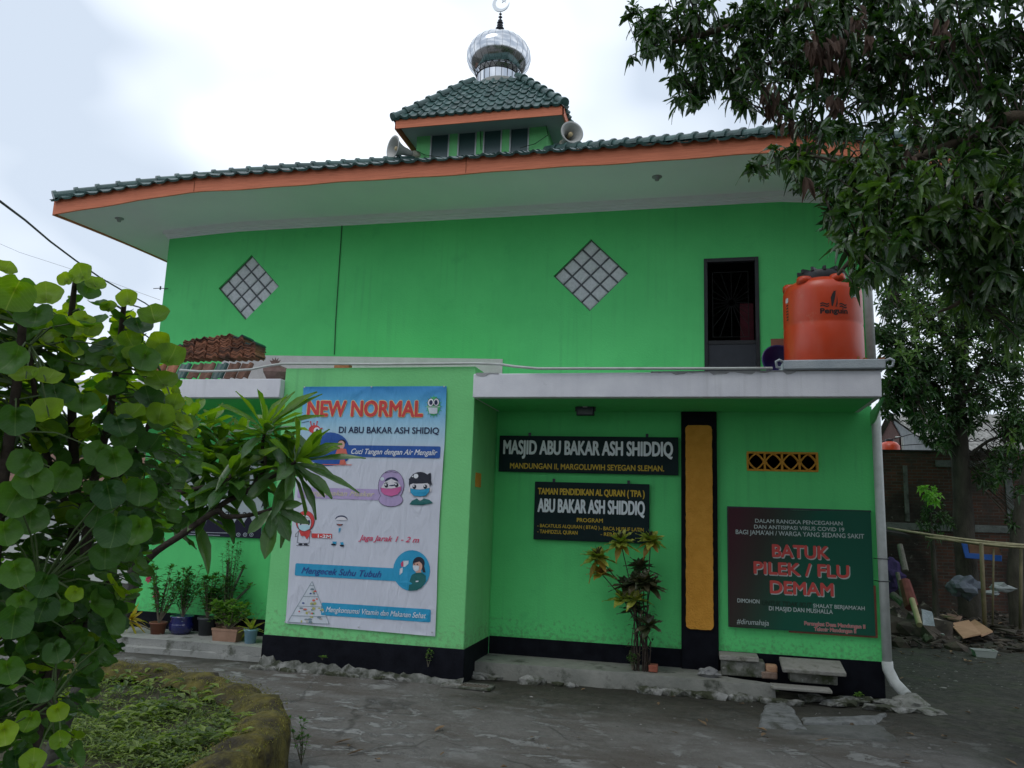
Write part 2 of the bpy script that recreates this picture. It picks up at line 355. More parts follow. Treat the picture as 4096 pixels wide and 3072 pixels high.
# diamonds
DI = []
for cx in (-7.725, -1.64): DI.append((cx, 6.095, .60))
def dia(c, k=1.0): cx, cz, r = c; r *= k; return [(cx-r, cz), (cx, cz-r), (cx+r, cz), (cx, cz+r)]
d0 = ay(2815, 1037); d1 = ay(3033, 1029)
DX0, DX1, DZ1, DZ0 = d0.x, d1.x, d0.z, 4.2
vb0 = ay(2990, 1812); vb1 = ay(3270, 1885); VX0, VX1, VZ1, VZ0 = vb0.x, vb1.x, vb0.z+.01, vb1.z
up = MB(); segs = 24
outer = [(XL, 4.0), (XR, 4.0)]
for i in range(segs+1):
    x = XR+(XL-XR)*i/segs; outer.append((x, ZW-.03-sag(x, 0)))
up.sheet(outer, [dia(DI[0]), dia(DI[1]), rl(DX0, DX1, DZ0, DZ1)], 0, .14)
up.build('upper_wall', GREEN, M)
lw = MB(); lw.sheet([(XL, 0), (XR, 0), (XR, 3.98), (XL, 3.98)], [rl(VX0, VX1, VZ0, VZ1), rl(-7.62, -6.96, 2.9, 3.12)], 0.004, .16)
lw.build('lower_wall', GREEN, M)
sw = MB()
sw.box(XL, XL+.14, .141, 9.4, 0, ZW-.05); sw.box(XR-.14, XR, .141, 9.4, 0, ZW-.35); sw.box(XL+.15, XR-.15, 9.26, 9.4, 0, ZW-.05)
sw.build('rear_walls', GREEN, M)
inn = MB(); inn.box(XL+.3, XR-.3, 2.2, 2.3, 0, 7.0); inn.box(XL+.15, XR-.15, .17, 9, 3.9, 4.0); inn.build('inner_partition', INSIDE, M)
# black plinth
for a in ((XL-.02, -6.12, -.02, 0, 0, .46), (-3.08, -.16, -.025, 0, 0, .46), (ay(2866, 1600, -.09).x-.02, XR+.012, -.025, 0, 0, .475), (XR, XR+.025, 0.001, 9.4, 0, .475), (XL-.025, XL-.001, 0.001, 9.4, 0, .475)):
    pl = MB(); pl.box(*a); pl.build('plinth', BLACK, M, bevel=.008)
# projecting block that carries the banner
BX0, BX1, BY, BZ = -6.10, -3.09, -1.33, 4.36
bl = MB(); bl.box(BX0, BX1, BY, -.001, .44, BZ); blo = bl.build('projecting_block', GREENB, M, bevel=.012)
bp = MB(); bp.box(BX0-.012, BX1+.012, BY-.014, -.03, .0, .45); bp.build('block_plinth', BLACK, M, bevel=.01)
def worn_foot(x0, x1, y, h0, h1, seed):
    q = random.Random(seed); n_ = int((x1-x0)/.05); m_ = MB(); vs = []
    for i in range(n_+1):
        x = x0+(x1-x0)*i/n_; h = (h0+(h1-h0)*i/n_)*(.45+1.1*abs(noise.noise(Vector((x*3.1, seed, 0))))+.35*q.random())
        for (dy, z) in ((-.05-.03*q.random(), -.02), (-.028-.02*q.random(), h*.45), (-.004, h), (.02, h)): vs.append((x, y+dy, z))
    m_.add(vs, [(i*4+k, i*4+k+1, (i+1)*4+k+1, (i+1)*4+k) for i in range(n_) for k in range(3)]); return m_
WF = mat('worn_footing', (.09, .095, .08), (.24, .24, .225), scale=6, rough=.95, bump=.9, bscale=16, spots=[(5, (.035, .04, .025), .47, .60)])
worn_foot(BX0-.02, BX1+.02, BY-.014, .20, .07, 3).build('worn_foot', WF, M)
sp_ = MB(); sp_.box(-3.085, ay(1972, 2100, -.05).x, -.05, -.001, .0, 3.88); sp_.build('corner_pier', GREEN, M, bevel=.01)
ob = ay(1908, 1890, 0); zz = ax(1908, 1890, BX1)
oh = MB(); a_ = ax(1903, 1890, BX1+.004); b_ = ax(1921, 1950, BX1+.004); oh.box(BX1+.002, BX1+.012, a_.y, b_.y, b_.z, a_.z); oh.build('orange_vent', YELLOWO, M)
# canopy slabs
CZ0, CZ1, CY = 3.89, 4.23, -1.45
cn = MB(); cn.box(BX1+.003, 2.275, CY, -.002, CZ0, CZ1); cn.build('canopy_slab', WHITE, M, bevel=.012)
c2 = MB(); c2.box(XL-.9, BX0-.003, CY, -.002, CZ0, CZ1-.05); c2.build('canopy_slab', WHITE, M, bevel=.012)
cu = MB(); cu.box(BX1+.05, 2.2, CY+.12, -.03, CZ0-.004, CZ0+.01); cu.build('canopy_soffit', GREEN, M)
cu = MB(); cu.box(XL-.8, BX0-.05, CY+.12, -.03, CZ0-.004, CZ0+.01); cu.build('canopy_soffit', GREEN, M)
# broken screed along the canopy edge
sc_ = MB()
def screed(x0, x1, y, z, h, n, seed):
    r = random.Random(seed); top = [(x0+(x1-x0)*i/n, z+.012) for i in range(n+1)]
    bot = [(x0+(x1-x0)*i/n, z-h*r.random()**2.2) for i in range(n+1)]
    sc_.prism([(x, y, zz_) for x, zz_ in top]+[(x, y, zz_) for x, zz_ in bot[::-1]], (0, .06, 0))
screed(-.6, 1.25, CY-.006, CZ1, .05, 34, 4); sc_.build('torn_screed', mat('weathered_screed', (.28, .28, .29), (.4, .4, .41), rough=.9, bump=.5), M)
sc_ = MB(); screed(-3.05, -2.72, CY-.007, CZ1, .09, 5, 12); sc_.build('torn_screed', MATS['weathered_screed'], M)
# drip bracket at right end, rod
br = MB(); br.prism([(2.28, CY+.02, 3.889), (2.40, -.06, 3.889), (2.40, -.06, 3.70), (2.40, -.3, 3.74)], (.03, 0, 0)); br.build('bracket', GREENB, M)
# unpainted flashing strip above the block
st = MB(); zl = ay(1050, 1417).z; st.prism([(-8.1, -.012, 4.2), (-3.03, -.012, 4.2), (-3.03, -.012, ay(1910, 1438).z), (-8.1, -.012, zl)], (0, .011, 0)); st.build('plaster_band', PLASTER, M)
# crack / conduit line on the upper wall
ck = MB(); ck.tube([ay(1370, 872, -.006), ay(1362, 985, -.006), ay(1353, 1120, -.006), ay(1343, 1280, -.006), ay(1337, 1418, -.006)], .011, 6); ck.build('wall_conduit', mat('dark_green_conduit', (.025, .15, .05), rough=.6), M)
# pilaster with ochre panel
PX0, PX1 = ay(2724, 1598, -.09).x, ay(2866, 1600, -.09).x
pi = MB(); pi.box(PX0, PX1, -.09, .0, 0, 3.885); pio = pi.build('pilaster', BLACK, M, bevel=.012)
def rrect(x0, x1, z0, z1, r, n=5, jit=0, seed=1):
    q = random.Random(seed); pts = []
    for cx, cz, a0 in ((x1-r, z0+r, -90), (x1-r, z1-r, 0), (x0+r, z1-r, 90), (x0+r, z0+r, 180)):
        for i in range(n+1):
            a = R(a0+90*i/n); pts.append((cx+r*math.cos(a), cz+r*math.sin(a)))
    if jit:
        o = []
        for i in range(len(pts)):
            a, b = pts[i], pts[(i+1) % len(pts)]; d = math.dist(a, b); k = max(1, int(d/.05))
            for j in range(k):
                t = j/k; o.append((a[0]+(b[0]-a[0])*t+q.uniform(-jit, jit), a[1]+(b[1]-a[1])*t+q.uniform(-jit, jit)))
        pts = o
    return pts
pa, pb, pc = ay(2742, 1700, -.12), ay(2842, 1700, -.12), ay(2750, 2515, -.12)
op = MB(); op.prism([(x, -.118, z) for x, z in rrect(pa.x, pb.x+.02, pc.z, pa.z, .06, jit=.004)], (0, .03, 0)); op.build('ochre_panel', YELLOWO, M, bevel=.01)

# vent block (four lattice cells)
def vent(x0, x1, z0, z1, n, y, m, name='vent_block'):
    v = MB(); w = (x1-x0)/n; t = .022; h = z1-z0
    v.box(x0-.01, x1+.01, y, y+.1, z1-.015, z1+.012); v.box(x0-.01, x1+.01, y, y+.1, z0-.012, z0+.015)
    for i in range(n+1): v.box(x0+i*w-.014, x0+i*w+.014, y+.001, y+.099, z0+.015, z1-.015)
    for i in range(n):
        cx = x0+(i+.5)*w; cz = (z0+z1)/2
        for sx in (-1, 1):
            for sz in (-1, 1):
                p = [(cx+sx*(w/2-.012)*(1-math.sin(a*math.pi/2/5)**1.0), y+.05, cz+sz*(h/2-.015)*(1-math.cos(a*math.pi/2/5))) for a in range(6)]
                p = [(cx+sx*(w/2-.012)*math.cos(a*math.pi/10)**1.6, y+.05, cz+sz*(h/2-.015)*math.sin(a*math.pi/10)**1.6) for a in range(6)]
                for a, b in zip(p, p[1:]): v.bar(a, b, t, .09, up=Vector((0, 1, 0)))
    return v.build(name, m, M)
vent(VX0, VX1, VZ0, VZ1, 4, -.015, YELLOWO)
vent(-7.62, -6.96, 2.9, 3.12, 2, -.015, YELLOWO)
# glass block windows
GB = mat('ribbed_glass_block', (.66, .68, .72), (.80, .82, .86), scale=22, rough=.22, spec=.6, bump=1.0, bscale=90, island=.12, spots=[(9, (.40, .42, .45), .62, .8)])
GROUT = mat('dark_grout', (.10, .11, .125), rough=.8)
for c in DI:
    f = MB(); cx, cz, r = c; f.prism([(x, .062, z) for x, z in dia(c, .995)], (0, .07, 0)); fo = f.build('glass_block_window', GROUT, M)
    s_ = r*math.sqrt(2); n = 4; cell = s_/n; g = .028
    ex = Vector((1, 0, 1)).normalized(); ez = Vector((-1, 0, 1)).normalized()
    for i in range(n):
        for j in range(n):
            p = Vector((cx, .055, cz-r)) + ex*((i+.5)*cell) + ez*((j+.5)*cell)
            b = MB(); hw = (cell-g)/2
            b.add([p-ex*hw-ez*hw, p+ex*hw-ez*hw, p+ex*hw+ez*hw, p-ex*hw+ez*hw]+[p+Vector((0, -.012, 0))+(ex*a+ez*d)*hw*.82 for a, d in ((-1, -1), (1, -1), (1, 1), (-1, 1))],
                  [(4, 5, 6, 7), (0, 1, 5, 4), (1, 2, 6, 5), (2, 3, 7, 6), (3, 0, 4, 7)])
            b.build('glass_block', GB, fo)
    e = MB(); 
    for a, b_ in zip(dia(c), dia(c)[1:]+dia(c)[:1]): e.bar((a[0]*.985+cx*.015, .045, a[1]*.985+cz*.015), (b_[0]*.985+cx*.015, .045, b_[1]*.985+cz*.015), .022, .012, up=Vector((0, 1, 0)))
    e.build('window_frame', mat('grey_green_edge', (.10, .14, .11), rough=.8), fo)
# upper door
DM = mat('black_door_paint', (.012, .013, .016), (.02, .021, .025), scale=6, rough=.45)
dr = MB(); t = .055
dr.box(DX0, DX0+t, -.03, .06, DZ0, DZ1); dr.box(DX1-t, DX1, -.03, .06, DZ0, DZ1); dr.box(DX0+t, DX1-t, -.029, .06, DZ1-.06, DZ1)
dm = ay(2830, 1371).z
dr.box(DX0+t, DX1-t, -.005, .04, dm-.03, dm+.03)
do = dr.build('door_frame', DM, M, bevel=.004)
dp = MB(); dp.box(DX0+t+.002, DX1-t-.002, .005, .035, DZ0, dm-.03); dp.build('lower_panel', mat('blue_black_panel', (.018, .022, .03), (.028, .032, .042), scale=5, rough=.5), do)
gr = MB(); cx, cz = ay(2926, 1210, .05).x, ay(2926, 1210, .05).z
x0, x1, z0, z1 = DX0+.13, DX1-.15, dm+.10, DZ1-.20
for a, b in (((x0, z0), (x1, z0)), ((x1, z0), (x1, z1)), ((x1, z1), (x0, z1)), ((x0, z1), (x0, z0))): gr.tube([(a[0], .07, a[1]), (b[0], .07, b[1])], .005, 5)
for k in range(20):
    a = 2*math.pi*k/20; dx, dz = math.cos(a), math.sin(a); tt = min(((x1-cx) if dx > 0 else (cx-x0))/max(1e-3, abs(dx)), ((z1-cz) if dz > 0 else (cz-z0))/max(1e-3, abs(dz)))
    gr.tube([(cx+dx*.05, .07, cz+dz*.05), (cx+dx*tt, .07, cz+dz*tt)], .0035, 5)
gr.build('window_grille', mat('dull_iron', (.016, .017, .017), rough=.5, metal=.5), do)
pk = MB(); pk.box(DX1-.26, DX1-.06, .35, .36, dm+.05, ay(3010, 1210, .3).z); pk.build('red_curtain', mat('dark_red_cloth', (.09, .012, .022), (.06, .01, .014), scale=8, rough=.9), do)
# roof: soffit, cornice, fascia, tiles
EX0, EX1, EY, EZ = -10.62, 3.60, -1.45, 7.27
def P_(x, y, z): return Vector((x, y, z-sag(x, y)))
so_ = MB(); so_.grid(48, 6, lambda u, v: P_(EX0+(EX1-EX0)*u, EY+.02+(.05-EY)*v, EZ+.02))
so_.grid(6, 20, lambda u, v: P_(EX0+(XL+.05-EX0)*u, .07+10.6*v, EZ+.02)); so_.grid(6, 20, lambda u, v: P_(XR-.05+(EX1-XR+.05)*u, .07+10.6*v, EZ+.02))
so_.build('soffit', SOFFIT, M, smooth=True)
co = MB()
for (w, z0, z1) in ((.085, -.05, .025), (.05, -.09, -.051), (.025, -.125, -.091)):
    co.grid(40, 1, lambda u, v: P_(XL-w+(XR-XL+2*w)*u, -w, EZ+z0+(z1-z0)*v)); co.grid(40, 1, lambda u, v: P_(XL-w+(XR-XL+2*w)*u, -w*v, EZ+z0))
    co.grid(1, 12, lambda u, v: P_(XL-w, -w+v*9, EZ+z0+(z1-z0)*u)); co.grid(1, 12, lambda u, v: P_(XL-w*u, -w+v*9, EZ+z0))
co.build('cornice', SOFFIT, M)
fa = MB(); FH = .245
def fascia(x0, y0, x1, y1, n, fh=FH, ez=EZ, sg=True, mb=None):
    d = Vector((x1-x0, y1-y0, 0)).normalized(); nn = Vector((d.y, -d.x, 0))
    q = random.Random(int(x0*7+y0))
    def f(u, v, off):
        x = x0+(x1-x0)*u; y = y0+(y1-y0)*u; w = .006*math.sin(x*2.1)+.005*math.sin(x*5.3+y) if sg else 0
        p = Vector((x, y, ez-.012+w+(fh+.012-w)*v))+nn*off; p.z -= sag(x, y) if sg else 0; return p
    mb.grid(n, 1, lambda u, v: f(u, v, .03)); mb.grid(n, 1, lambda u, v: f(u, v, 0))
    mb.grid(n, 1, lambda u, v: f(u, 0, .03*v)); mb.grid(n, 1, lambda u, v: f(u, 1, .03*v))
fascia(EX0, EY, EX1, EY, 60, mb=fa); fascia(EX0, 10.85, EX0, EY, 30, mb=fa); fascia(EX1, EY, EX1, 10.85, 30, mb=fa); fascia(EX1, 10.85, EX0, 10.85, 30, mb=fa)
fa.build('fascia', ORANGE, M)
for px_ in (777, 1865): p = ay(px_, 740 if px_ < 1000 else 640, EY-.034); fj = MB(); fj.box(p.x-.004, p.x+.004, EY-.036, EY-.031, EZ+.0, EZ+FH-.01); fj.build('fascia_joint', mat('dark_joint', (.25, .08, .04), rough=.9), M)  # thin darker strip at each fascia joint

def tile_face(mb, A, B, C_, D_, tw, tl, sagfn=None, hb=.045, step=.03, r0=0, lift=.02):
    """tiles on the quad A-B (eave, left to right) up to D-C (top); columns clamp at the hips"""
    A, B, C_, D_ = map(Vector, (A, B, C_, D_)); ud = (B-A).normalized(); W = (B-A).length
    midb = (A+B)/2; vd = (D_-A) - ud*((D_-A).dot(ud)); H = vd.length; vd.normalize(); nrm = ud.cross(vd).normalized()
    if nrm.z < 0: nrm = -nrm
    aL = (D_-A).dot(ud)/H; aR = (C_-B).dot(ud)/H
    rows = max(1, int(round(H/tl))); tl = H/rows; cols = int(round(W/tw)); tw = W/cols
    prof = [(0, .0), (.12, -.15), (.38, -.22), (.55, -.05), (.66, .55), (.76, .95), (.86, .75), (.95, .2), (1.0, 0)]
    for r in range(rows):
        v0 = r*tl; v1 = (r+1)*tl+.01
        l0, l1 = aL*v0, W+aR*v0; l2, l3 = aL*(v1-.01), W+aR*(v1-.01)
        for c in range(cols):
            if (c+1)*tw < l0 or c*tw > l1: continue
            vs = []
            jj = rnd.uniform(-.008, .010); ju = rnd.uniform(-.008, .008)
            for (v, lo, hi, add) in ((v0-.03, l0-.02, l1+.02, step+jj), (v1, l2, l3, 0)):
                for t_, h in prof:
                    u = min(max((c+t_)*tw+ju, lo), hi)
                    p = A+ud*u+vd*v+nrm*(h*hb+add+lift)
                    if sagfn: p.z -= sagfn(p.x, p.y)
                    vs.append(p)
            for t_, h in prof:   # front lip
                u = min(max((c+t_)*tw, l0-.02), l1+.02); p = A+ud*u+vd*(v0-.028)+nrm*(h*hb-.014+lift*.5)
                if sagfn: p.z -= sagfn(p.x, p.y)
                vs.append(p)
            n = len(prof)
            mb.add(vs, [(i, i+1, n+i+1, n+i) for i in range(n-1)] + [(2*n+i, 2*n+i+1, i+1, i) for i in range(n-1)])
def hip_caps(mb, A, B, l=.33, r=.085, sagfn=None):
    A = Vector(A); B = Vector(B); n = max(1, round((B-A).length/l)); d = (B-A)/n
    for i in range(n):
        a = A+d*(i-.08); b = A+d*(i+1.05)
        up_ = Vector((0, 0, 1)); 
        if sagfn: a = a-up_*sagfn(a.x, a.y); b = b-up_*sagfn(b.x, b.y)
        k = (b-a).normalized(); sd_ = k.cross(up_).normalized(); u2 = sd_.cross(k)
        vs = []
        for (p, rr, o) in ((a-k*.012, r*1.28, .0), (a+k*.05, r*1.26, .0), (a+k*.055, r*1.02, .0), (b, r*.92, -.01)):
            for j in range(9):
                t = math.pi*(-.12+1.24*j/8); vs.append(p+sd_*math.cos(t)*rr+u2*(math.sin(t)*rr*1.05+o))
        fs = [(q*9+j, q*9+j+1, (q+1)*9+j+1, (q+1)*9+j) for q in range(3) for j in range(8)]+[tuple(range(9))]
        mb.add(vs, fs)
RZ = EZ+FH-.005; TY = 3.36; TX0, TX1 = -6.03, -3.09; TS = .488; TB = 6.3
zt = RZ+TS*(TY-EY)
rf = MB()
tile_face(rf, (EX0-.0, EY-.07, RZ-.02), (EX1+.0, EY-.07, RZ-.02), (TX1, TY, zt), (TX0, TY, zt), .255, .33, sag, hb=.034, step=.016, lift=0)
rf.build('roof', TILE, M)
rs = MB(); zb = zt
rs.grid(8, 8, lambda u, v: P_(*(Vector((EX0-.05, EY-.09, RZ)).lerp(Vector((EX0-.05, 10.9, RZ)), u).lerp(Vector((TX0, TY, zt)).lerp(Vector((TX0, TB, zt)), u), v))))
rs.grid(8, 8, lambda u, v: P_(*(Vector((EX1+.05, EY-.09, RZ)).lerp(Vector((EX1+.05, 10.9, RZ)), u).lerp(Vector((TX1, TY, zt)).lerp(Vector((TX1, TB, zt)), u), v))))
rs.grid(8, 2, lambda u, v: Vector((EX0, 10.9, RZ)).lerp(Vector((EX1, 10.9, RZ)), u).lerp(Vector((TX0, TB, zt)).lerp(Vector((TX1, TB, zt)), u), v))
rs.build('rear_roof', TILE, M)
hc = MB(); hip_caps(hc, (EX0+.04, EY-.04, RZ+.05), (TX0-.02, TY-.1, zt+.07), sagfn=sag); hc.build('hip_tiles', TILE, M)
hc = MB(); hip_caps(hc, (EX1-.04, EY-.04, RZ+.05), (TX1+.02, TY-.1, zt+.07), sagfn=sag); hc.build('hip_tiles', TILE, M)
# tower
tw = MB(); TZ1 = 10.62
wz = [(ay(1724, 530, TY), ay(1800, 525, TY)), (ay(1833, 525, TY), ay(1908, 518, TY)), (ay(1935, 514, TY), ay(2010, 506, TY)), (ay(2040, 508, TY), ay(2118, 498, TY))]
zs1 = 10.57; WZ0 = zt+.02
holes = [rl(a.x, b.x, WZ0, zs1) for a, b in wz]
tw.sheet([(TX0, zt-.5), (TX1, zt-.5), (TX1, TZ1+.1), (TX0, TZ1+.1)], holes, TY, .1)
tw.box(TX0, TX0+.1, TY+.101, TB, zt-.6, TZ1+.1); tw.box(TX1-.1, TX1, TY+.101, TB, zt-.6, TZ1+.1); tw.box(TX0+.1, TX1-.1, TB-.1, TB, zt-.6, TZ1+.1)
two = tw.build('tower_wall', GREENB, M)
for a, b in wz:
    w = MB(); t = .03
    for (x0, x1, z0, z1) in ((a.x, a.x+t, WZ0, zs1), (b.x-t, b.x, WZ0, zs1), (a.x+t, b.x-t, zs1-t, zs1), (a.x+t, b.x-t, WZ0, WZ0+t)): w.box(x0, x1, TY-.015, TY+.04, z0, z1)
    wo = w.build('tower_window', ALU, M)
    g = MB(); g.box(a.x+t, b.x-t, TY+.02, TY+.028, WZ0+t, zs1-t); g.build('pane', DARKGLASS, wo)
TE = (ay(1586, 536, 2.75).x, ay(2245, 477, 2.75).x); te0, te1 = TE[0]-.02, TE[1]+.02; tey = 2.75; tez = 10.41
hw = (te1-te0)/2; tcx = (te0+te1)/2; tcy = tey+hw
tso = MB(); tso.grid(4, 4, lambda u, v: Vector((te0+.03+(te1-te0-.06)*u, tey+.03+(2*hw-.06)*v, tez+.10))); tso.build('tower_soffit', mat('grey_soffit', (.36, .40, .39), rough=.8), M)
tf = MB(); fascia(te0, tey, te1, tey, 6, .20, tez, False, tf); fascia(te0, tey+2*hw, te0, tey, 6, .20, tez, False, tf); fascia(te1, tey, te1, tey+2*hw, 6, .20, tez, False, tf); fascia(te1, tey+2*hw, te0, tey+2*hw, 6, .20, tez, False, tf)
tf.build('tower_fascia', ORANGE, M)
ex = te1+.03; e0 = te0-.03; ez_ = tez+.19; apz = 12.12; nr = .52
cs = [(e0, tey-.05), (ex, tey-.05), (ex, tey+2*hw+.05), (e0, tey+2*hw+.05)]; ns = [(tcx-nr, tcy-nr), (tcx+nr, tcy-nr), (tcx+nr, tcy+nr), (tcx-nr, tcy+nr)]
trf = MB()
for i in range(4):
    a, b = cs[i], cs[(i+1) % 4]; c, d = ns[(i+1) % 4], ns[i]
    tile_face(trf, (*a, ez_), (*b, ez_), (*c, apz), (*d, apz), .205, .28)
trf.build('tower_roof', TILE, M)
for i in range(4): thc = MB(); hip_caps(thc, (*cs[i], ez_+.05), (*ns[i], apz+.06), l=.34, r=.085); thc.build('tower_hip_tiles', TILE, M)
nk = MB(); nk.lathe([(.60, 11.9), (.57, 12.05), (.545, 12.16), (.55, 12.22)], (tcx, tcy, 0), 32); nk.build('dome_neck', mat('grey_mortar', (.22, .23, .21), (.36, .36, .34), scale=5, rough=.9, bump=.8, bscale=12, spots=[(5, (.09, .09, .07), .52, .64)]), M, smooth=True)
# dome
dcx = ay(1995, 230, tcy).x; rD = (ay(2122, 230, tcy).x-ay(1868, 230, tcy).x)/2*.97
dz = ay(1995, 232, tcy).z
DC = (dcx, tcy, dz)
prof = []
for k in range(0, 25):
    a = R(-45+135*k/24); r_ = rD*math.cos(a); h = rD*.74*math.sin(a)
    if k > 19: h += .05*(k-19)**1.6*.10
    prof.append((max(r_, .03), h))
dm_ = MB()
ng = 26
for i in range(len(prof)-1):     # gores: flat strips between ribs
    pass
dm_.lathe(prof, DC, ng*4); dome = dm_.build('dome', CHROME, M, smooth=True)
rb = MB()
for k in range(ng):
    th = 2*math.pi*(k)/ng
    rb.tube([(DC[0]+math.cos(th)*(r_+.002), DC[1]+math.sin(th)*(r_+.002), DC[2]+h) for r_, h in prof], .0042, 4, cap=False)
rb.build('rib', mat('seam_metal', (.25, .26, .28), rough=.3, metal=1), dome)
bd = MB(); zb_ = prof[0][1]; r0 = prof[0][0]
bd.lathe([(r0-.05, zb_-.42), (r0-.04, zb_-.12), (r0+.01, zb_-.02), (r0+.0, zb_+.02)], DC, 48); bd.build('dome_collar', CHROME, dome)
lt = MB(); nl = 22
for k in range(nl):
    for sgn in (0, 1):
        pts = []
        for j in range(9):
            t = j/8; a = 2*math.pi*(k+ (t if not sgn else -t)*1.0)/nl; hh = math.sin(math.pi*t)*.11
            pts.append((DC[0]+math.cos(a)*(r0-.025+.04*hh/.11), DC[1]+math.sin(a)*(r0-.025+.04*hh/.11), DC[2]+zb_-.12+hh))
        if not sgn: lt.tube(pts, .007, 4)
    a = 2*math.pi*k/nl; lt.tube([(DC[0]+math.cos(a)*(r0-.045), DC[1]+math.sin(a)*(r0-.045), DC[2]+zb_-.42), (DC[0]+math.cos(a)*(r0-.03), DC[1]+math.sin(a)*(r0-.03), DC[2]+zb_-.12)], .005, 4)
lt.lathe([(r0-.035, zb_-.13), (r0-.02, zb_-.12), (r0-.03, zb_-.11)], DC, 44)
lt.build('collar_tracery', mat('tracery_black', (.03, .03, .035), rough=.5), dome)
fz = DC[2]+prof[-1][1]-.02
fn = MB(); h = 0; pr = [(.10, 0), (.08, .06), (.045, .09)]
for (r_, dh) in ((.075, .10), (.12, .16), (.09, .12), (.09, .11), (.065, .09)):
    z0 = pr[-1][1]; pr += [(r_*.55, z0+dh*.15), (r_, z0+dh*.45), (r_*.9, z0+dh*.6), (r_*.45, z0+dh)]
z0 = pr[-1][1]; pr += [(.018, z0+.02), (.018, z0+.06), (.055, z0+.09), (.055, z0+.11), (.015, z0+.13), (.012, z0+.20), (.042, z0+.225), (.042, z0+.245), (.01, z0+.265), (.008, z0+.36)]
pr = [(r_*.86, h_*.60) for r_, h_ in pr]; fn.lathe(pr, (dcx, tcy, fz), 20); fno = fn.build('finial', DARKMETAL, dome, smooth=True)
cz_ = fz+pr[-1][1]+.20; cm = MB(); outer_ = []; inner_ = []
tilt = R(38)
for k in range(33):
    a = R(-150+300*k/32); ra = .20
    outer_.append((math.cos(a), math.sin(a)))
crs = [(.21*math.cos(R(35+290*k/32)), .21*math.sin(R(35+290*k/32))) for k in range(33)]
inn_ = [(.045+.168*math.cos(R(48+264*k/32)), .168*math.sin(R(48+264*k/32))) for k in range(33)][::-1]
pts = crs+inn_; ct, st_ = math.cos(tilt), math.sin(tilt)
cm.prism([(dcx+x*ct-y*st_, tcy-.012, cz_+x*st_+y*ct) for x, y in pts], (0, .024, 0)); 
star = [((.085 if k % 2 == 0 else .036)*math.cos(R(90+36*k)), (.085 if k % 2 == 0 else .036)*math.sin(R(90+36*k))) for k in range(10)]
cm.prism([(dcx+.075+x, tcy-.01, cz_+.09+y) for x, y in star], (0, .02, 0)); cm.build('crescent_and_star', mat('silver_sheet', (.55, .58, .6), rough=.3, metal=.8), dome)
# lamps on the soffit
for (px_, py_) in ((477, 878), (2628, 712)):
    q = None
    lo, hi = EY, 0.0
    for _ in range(40):
        md_ = (lo+hi)/2; p = ay(px_, py_, md_)
        if p.z > EZ-sag(p.x, p.y): hi = md_
        else: lo = md_
    p = ay(px_, py_, (lo+hi)/2); l_ = MB(); l_.lathe([(.0, -.075), (.03, -.07), (.04, -.03), (.075, -.02), (.075, 0.02)], p+Vector((0, 0, .03)), 16); l_.build('soffit_lamp', mat('lamp_holder', (.3, .32, .32), rough=.5), M, smooth=True)
# tank shelf (concrete slab laid on the canopy)
ts = MB(); ty = -1.50; a = ay(3140, 1455, ty); b = ay(3535, 1410, ty)
SZ0 = CZ1+.015; SZ1 = SZ0+.125
ts.box(a.x-.02, b.x+.02, ty, -.25, SZ0, SZ1); tso_ = ts.build('tank_shelf', mat('shelf_concrete', (.33, .37, .40), (.42, .46, .48), scale=3, rough=.8, bump=.3), M, bevel=.015)
ex_ = MB(); ex_.box(a.x+.06, b.x-.10, ty+.06, -.3, CZ1-.005, SZ0); ex_.build('shelf_packing', CONC, M)
for (xx, s_) in ((a.x-.02, -1), (b.x+.02, 1)):
    lo_ = MB(); lo_.tube([(xx-s_*.0, ty+.03, SZ1-.02), (xx+s_*.05, ty+.0, SZ1-.0), (xx+s_*.09, ty+.0, SZ1-.02), (xx+s_*.08, ty+.02, SZ1-.09), (xx+s_*.03, ty+.02, SZ1-.10)], .018, 8); lo_.build('shelf_hook', mat('shelf_concrete2', (.4, .44, .47), rough=.6), M, smooth=True)
# ------------------------------------------------------------------ things on and around the building
def flat(name, c, rough=.7, c2=None): return mat(name, c, c2 if c2 else tuple(v*1.08 for v in c), scale=6, rough=rough, spec=.3)
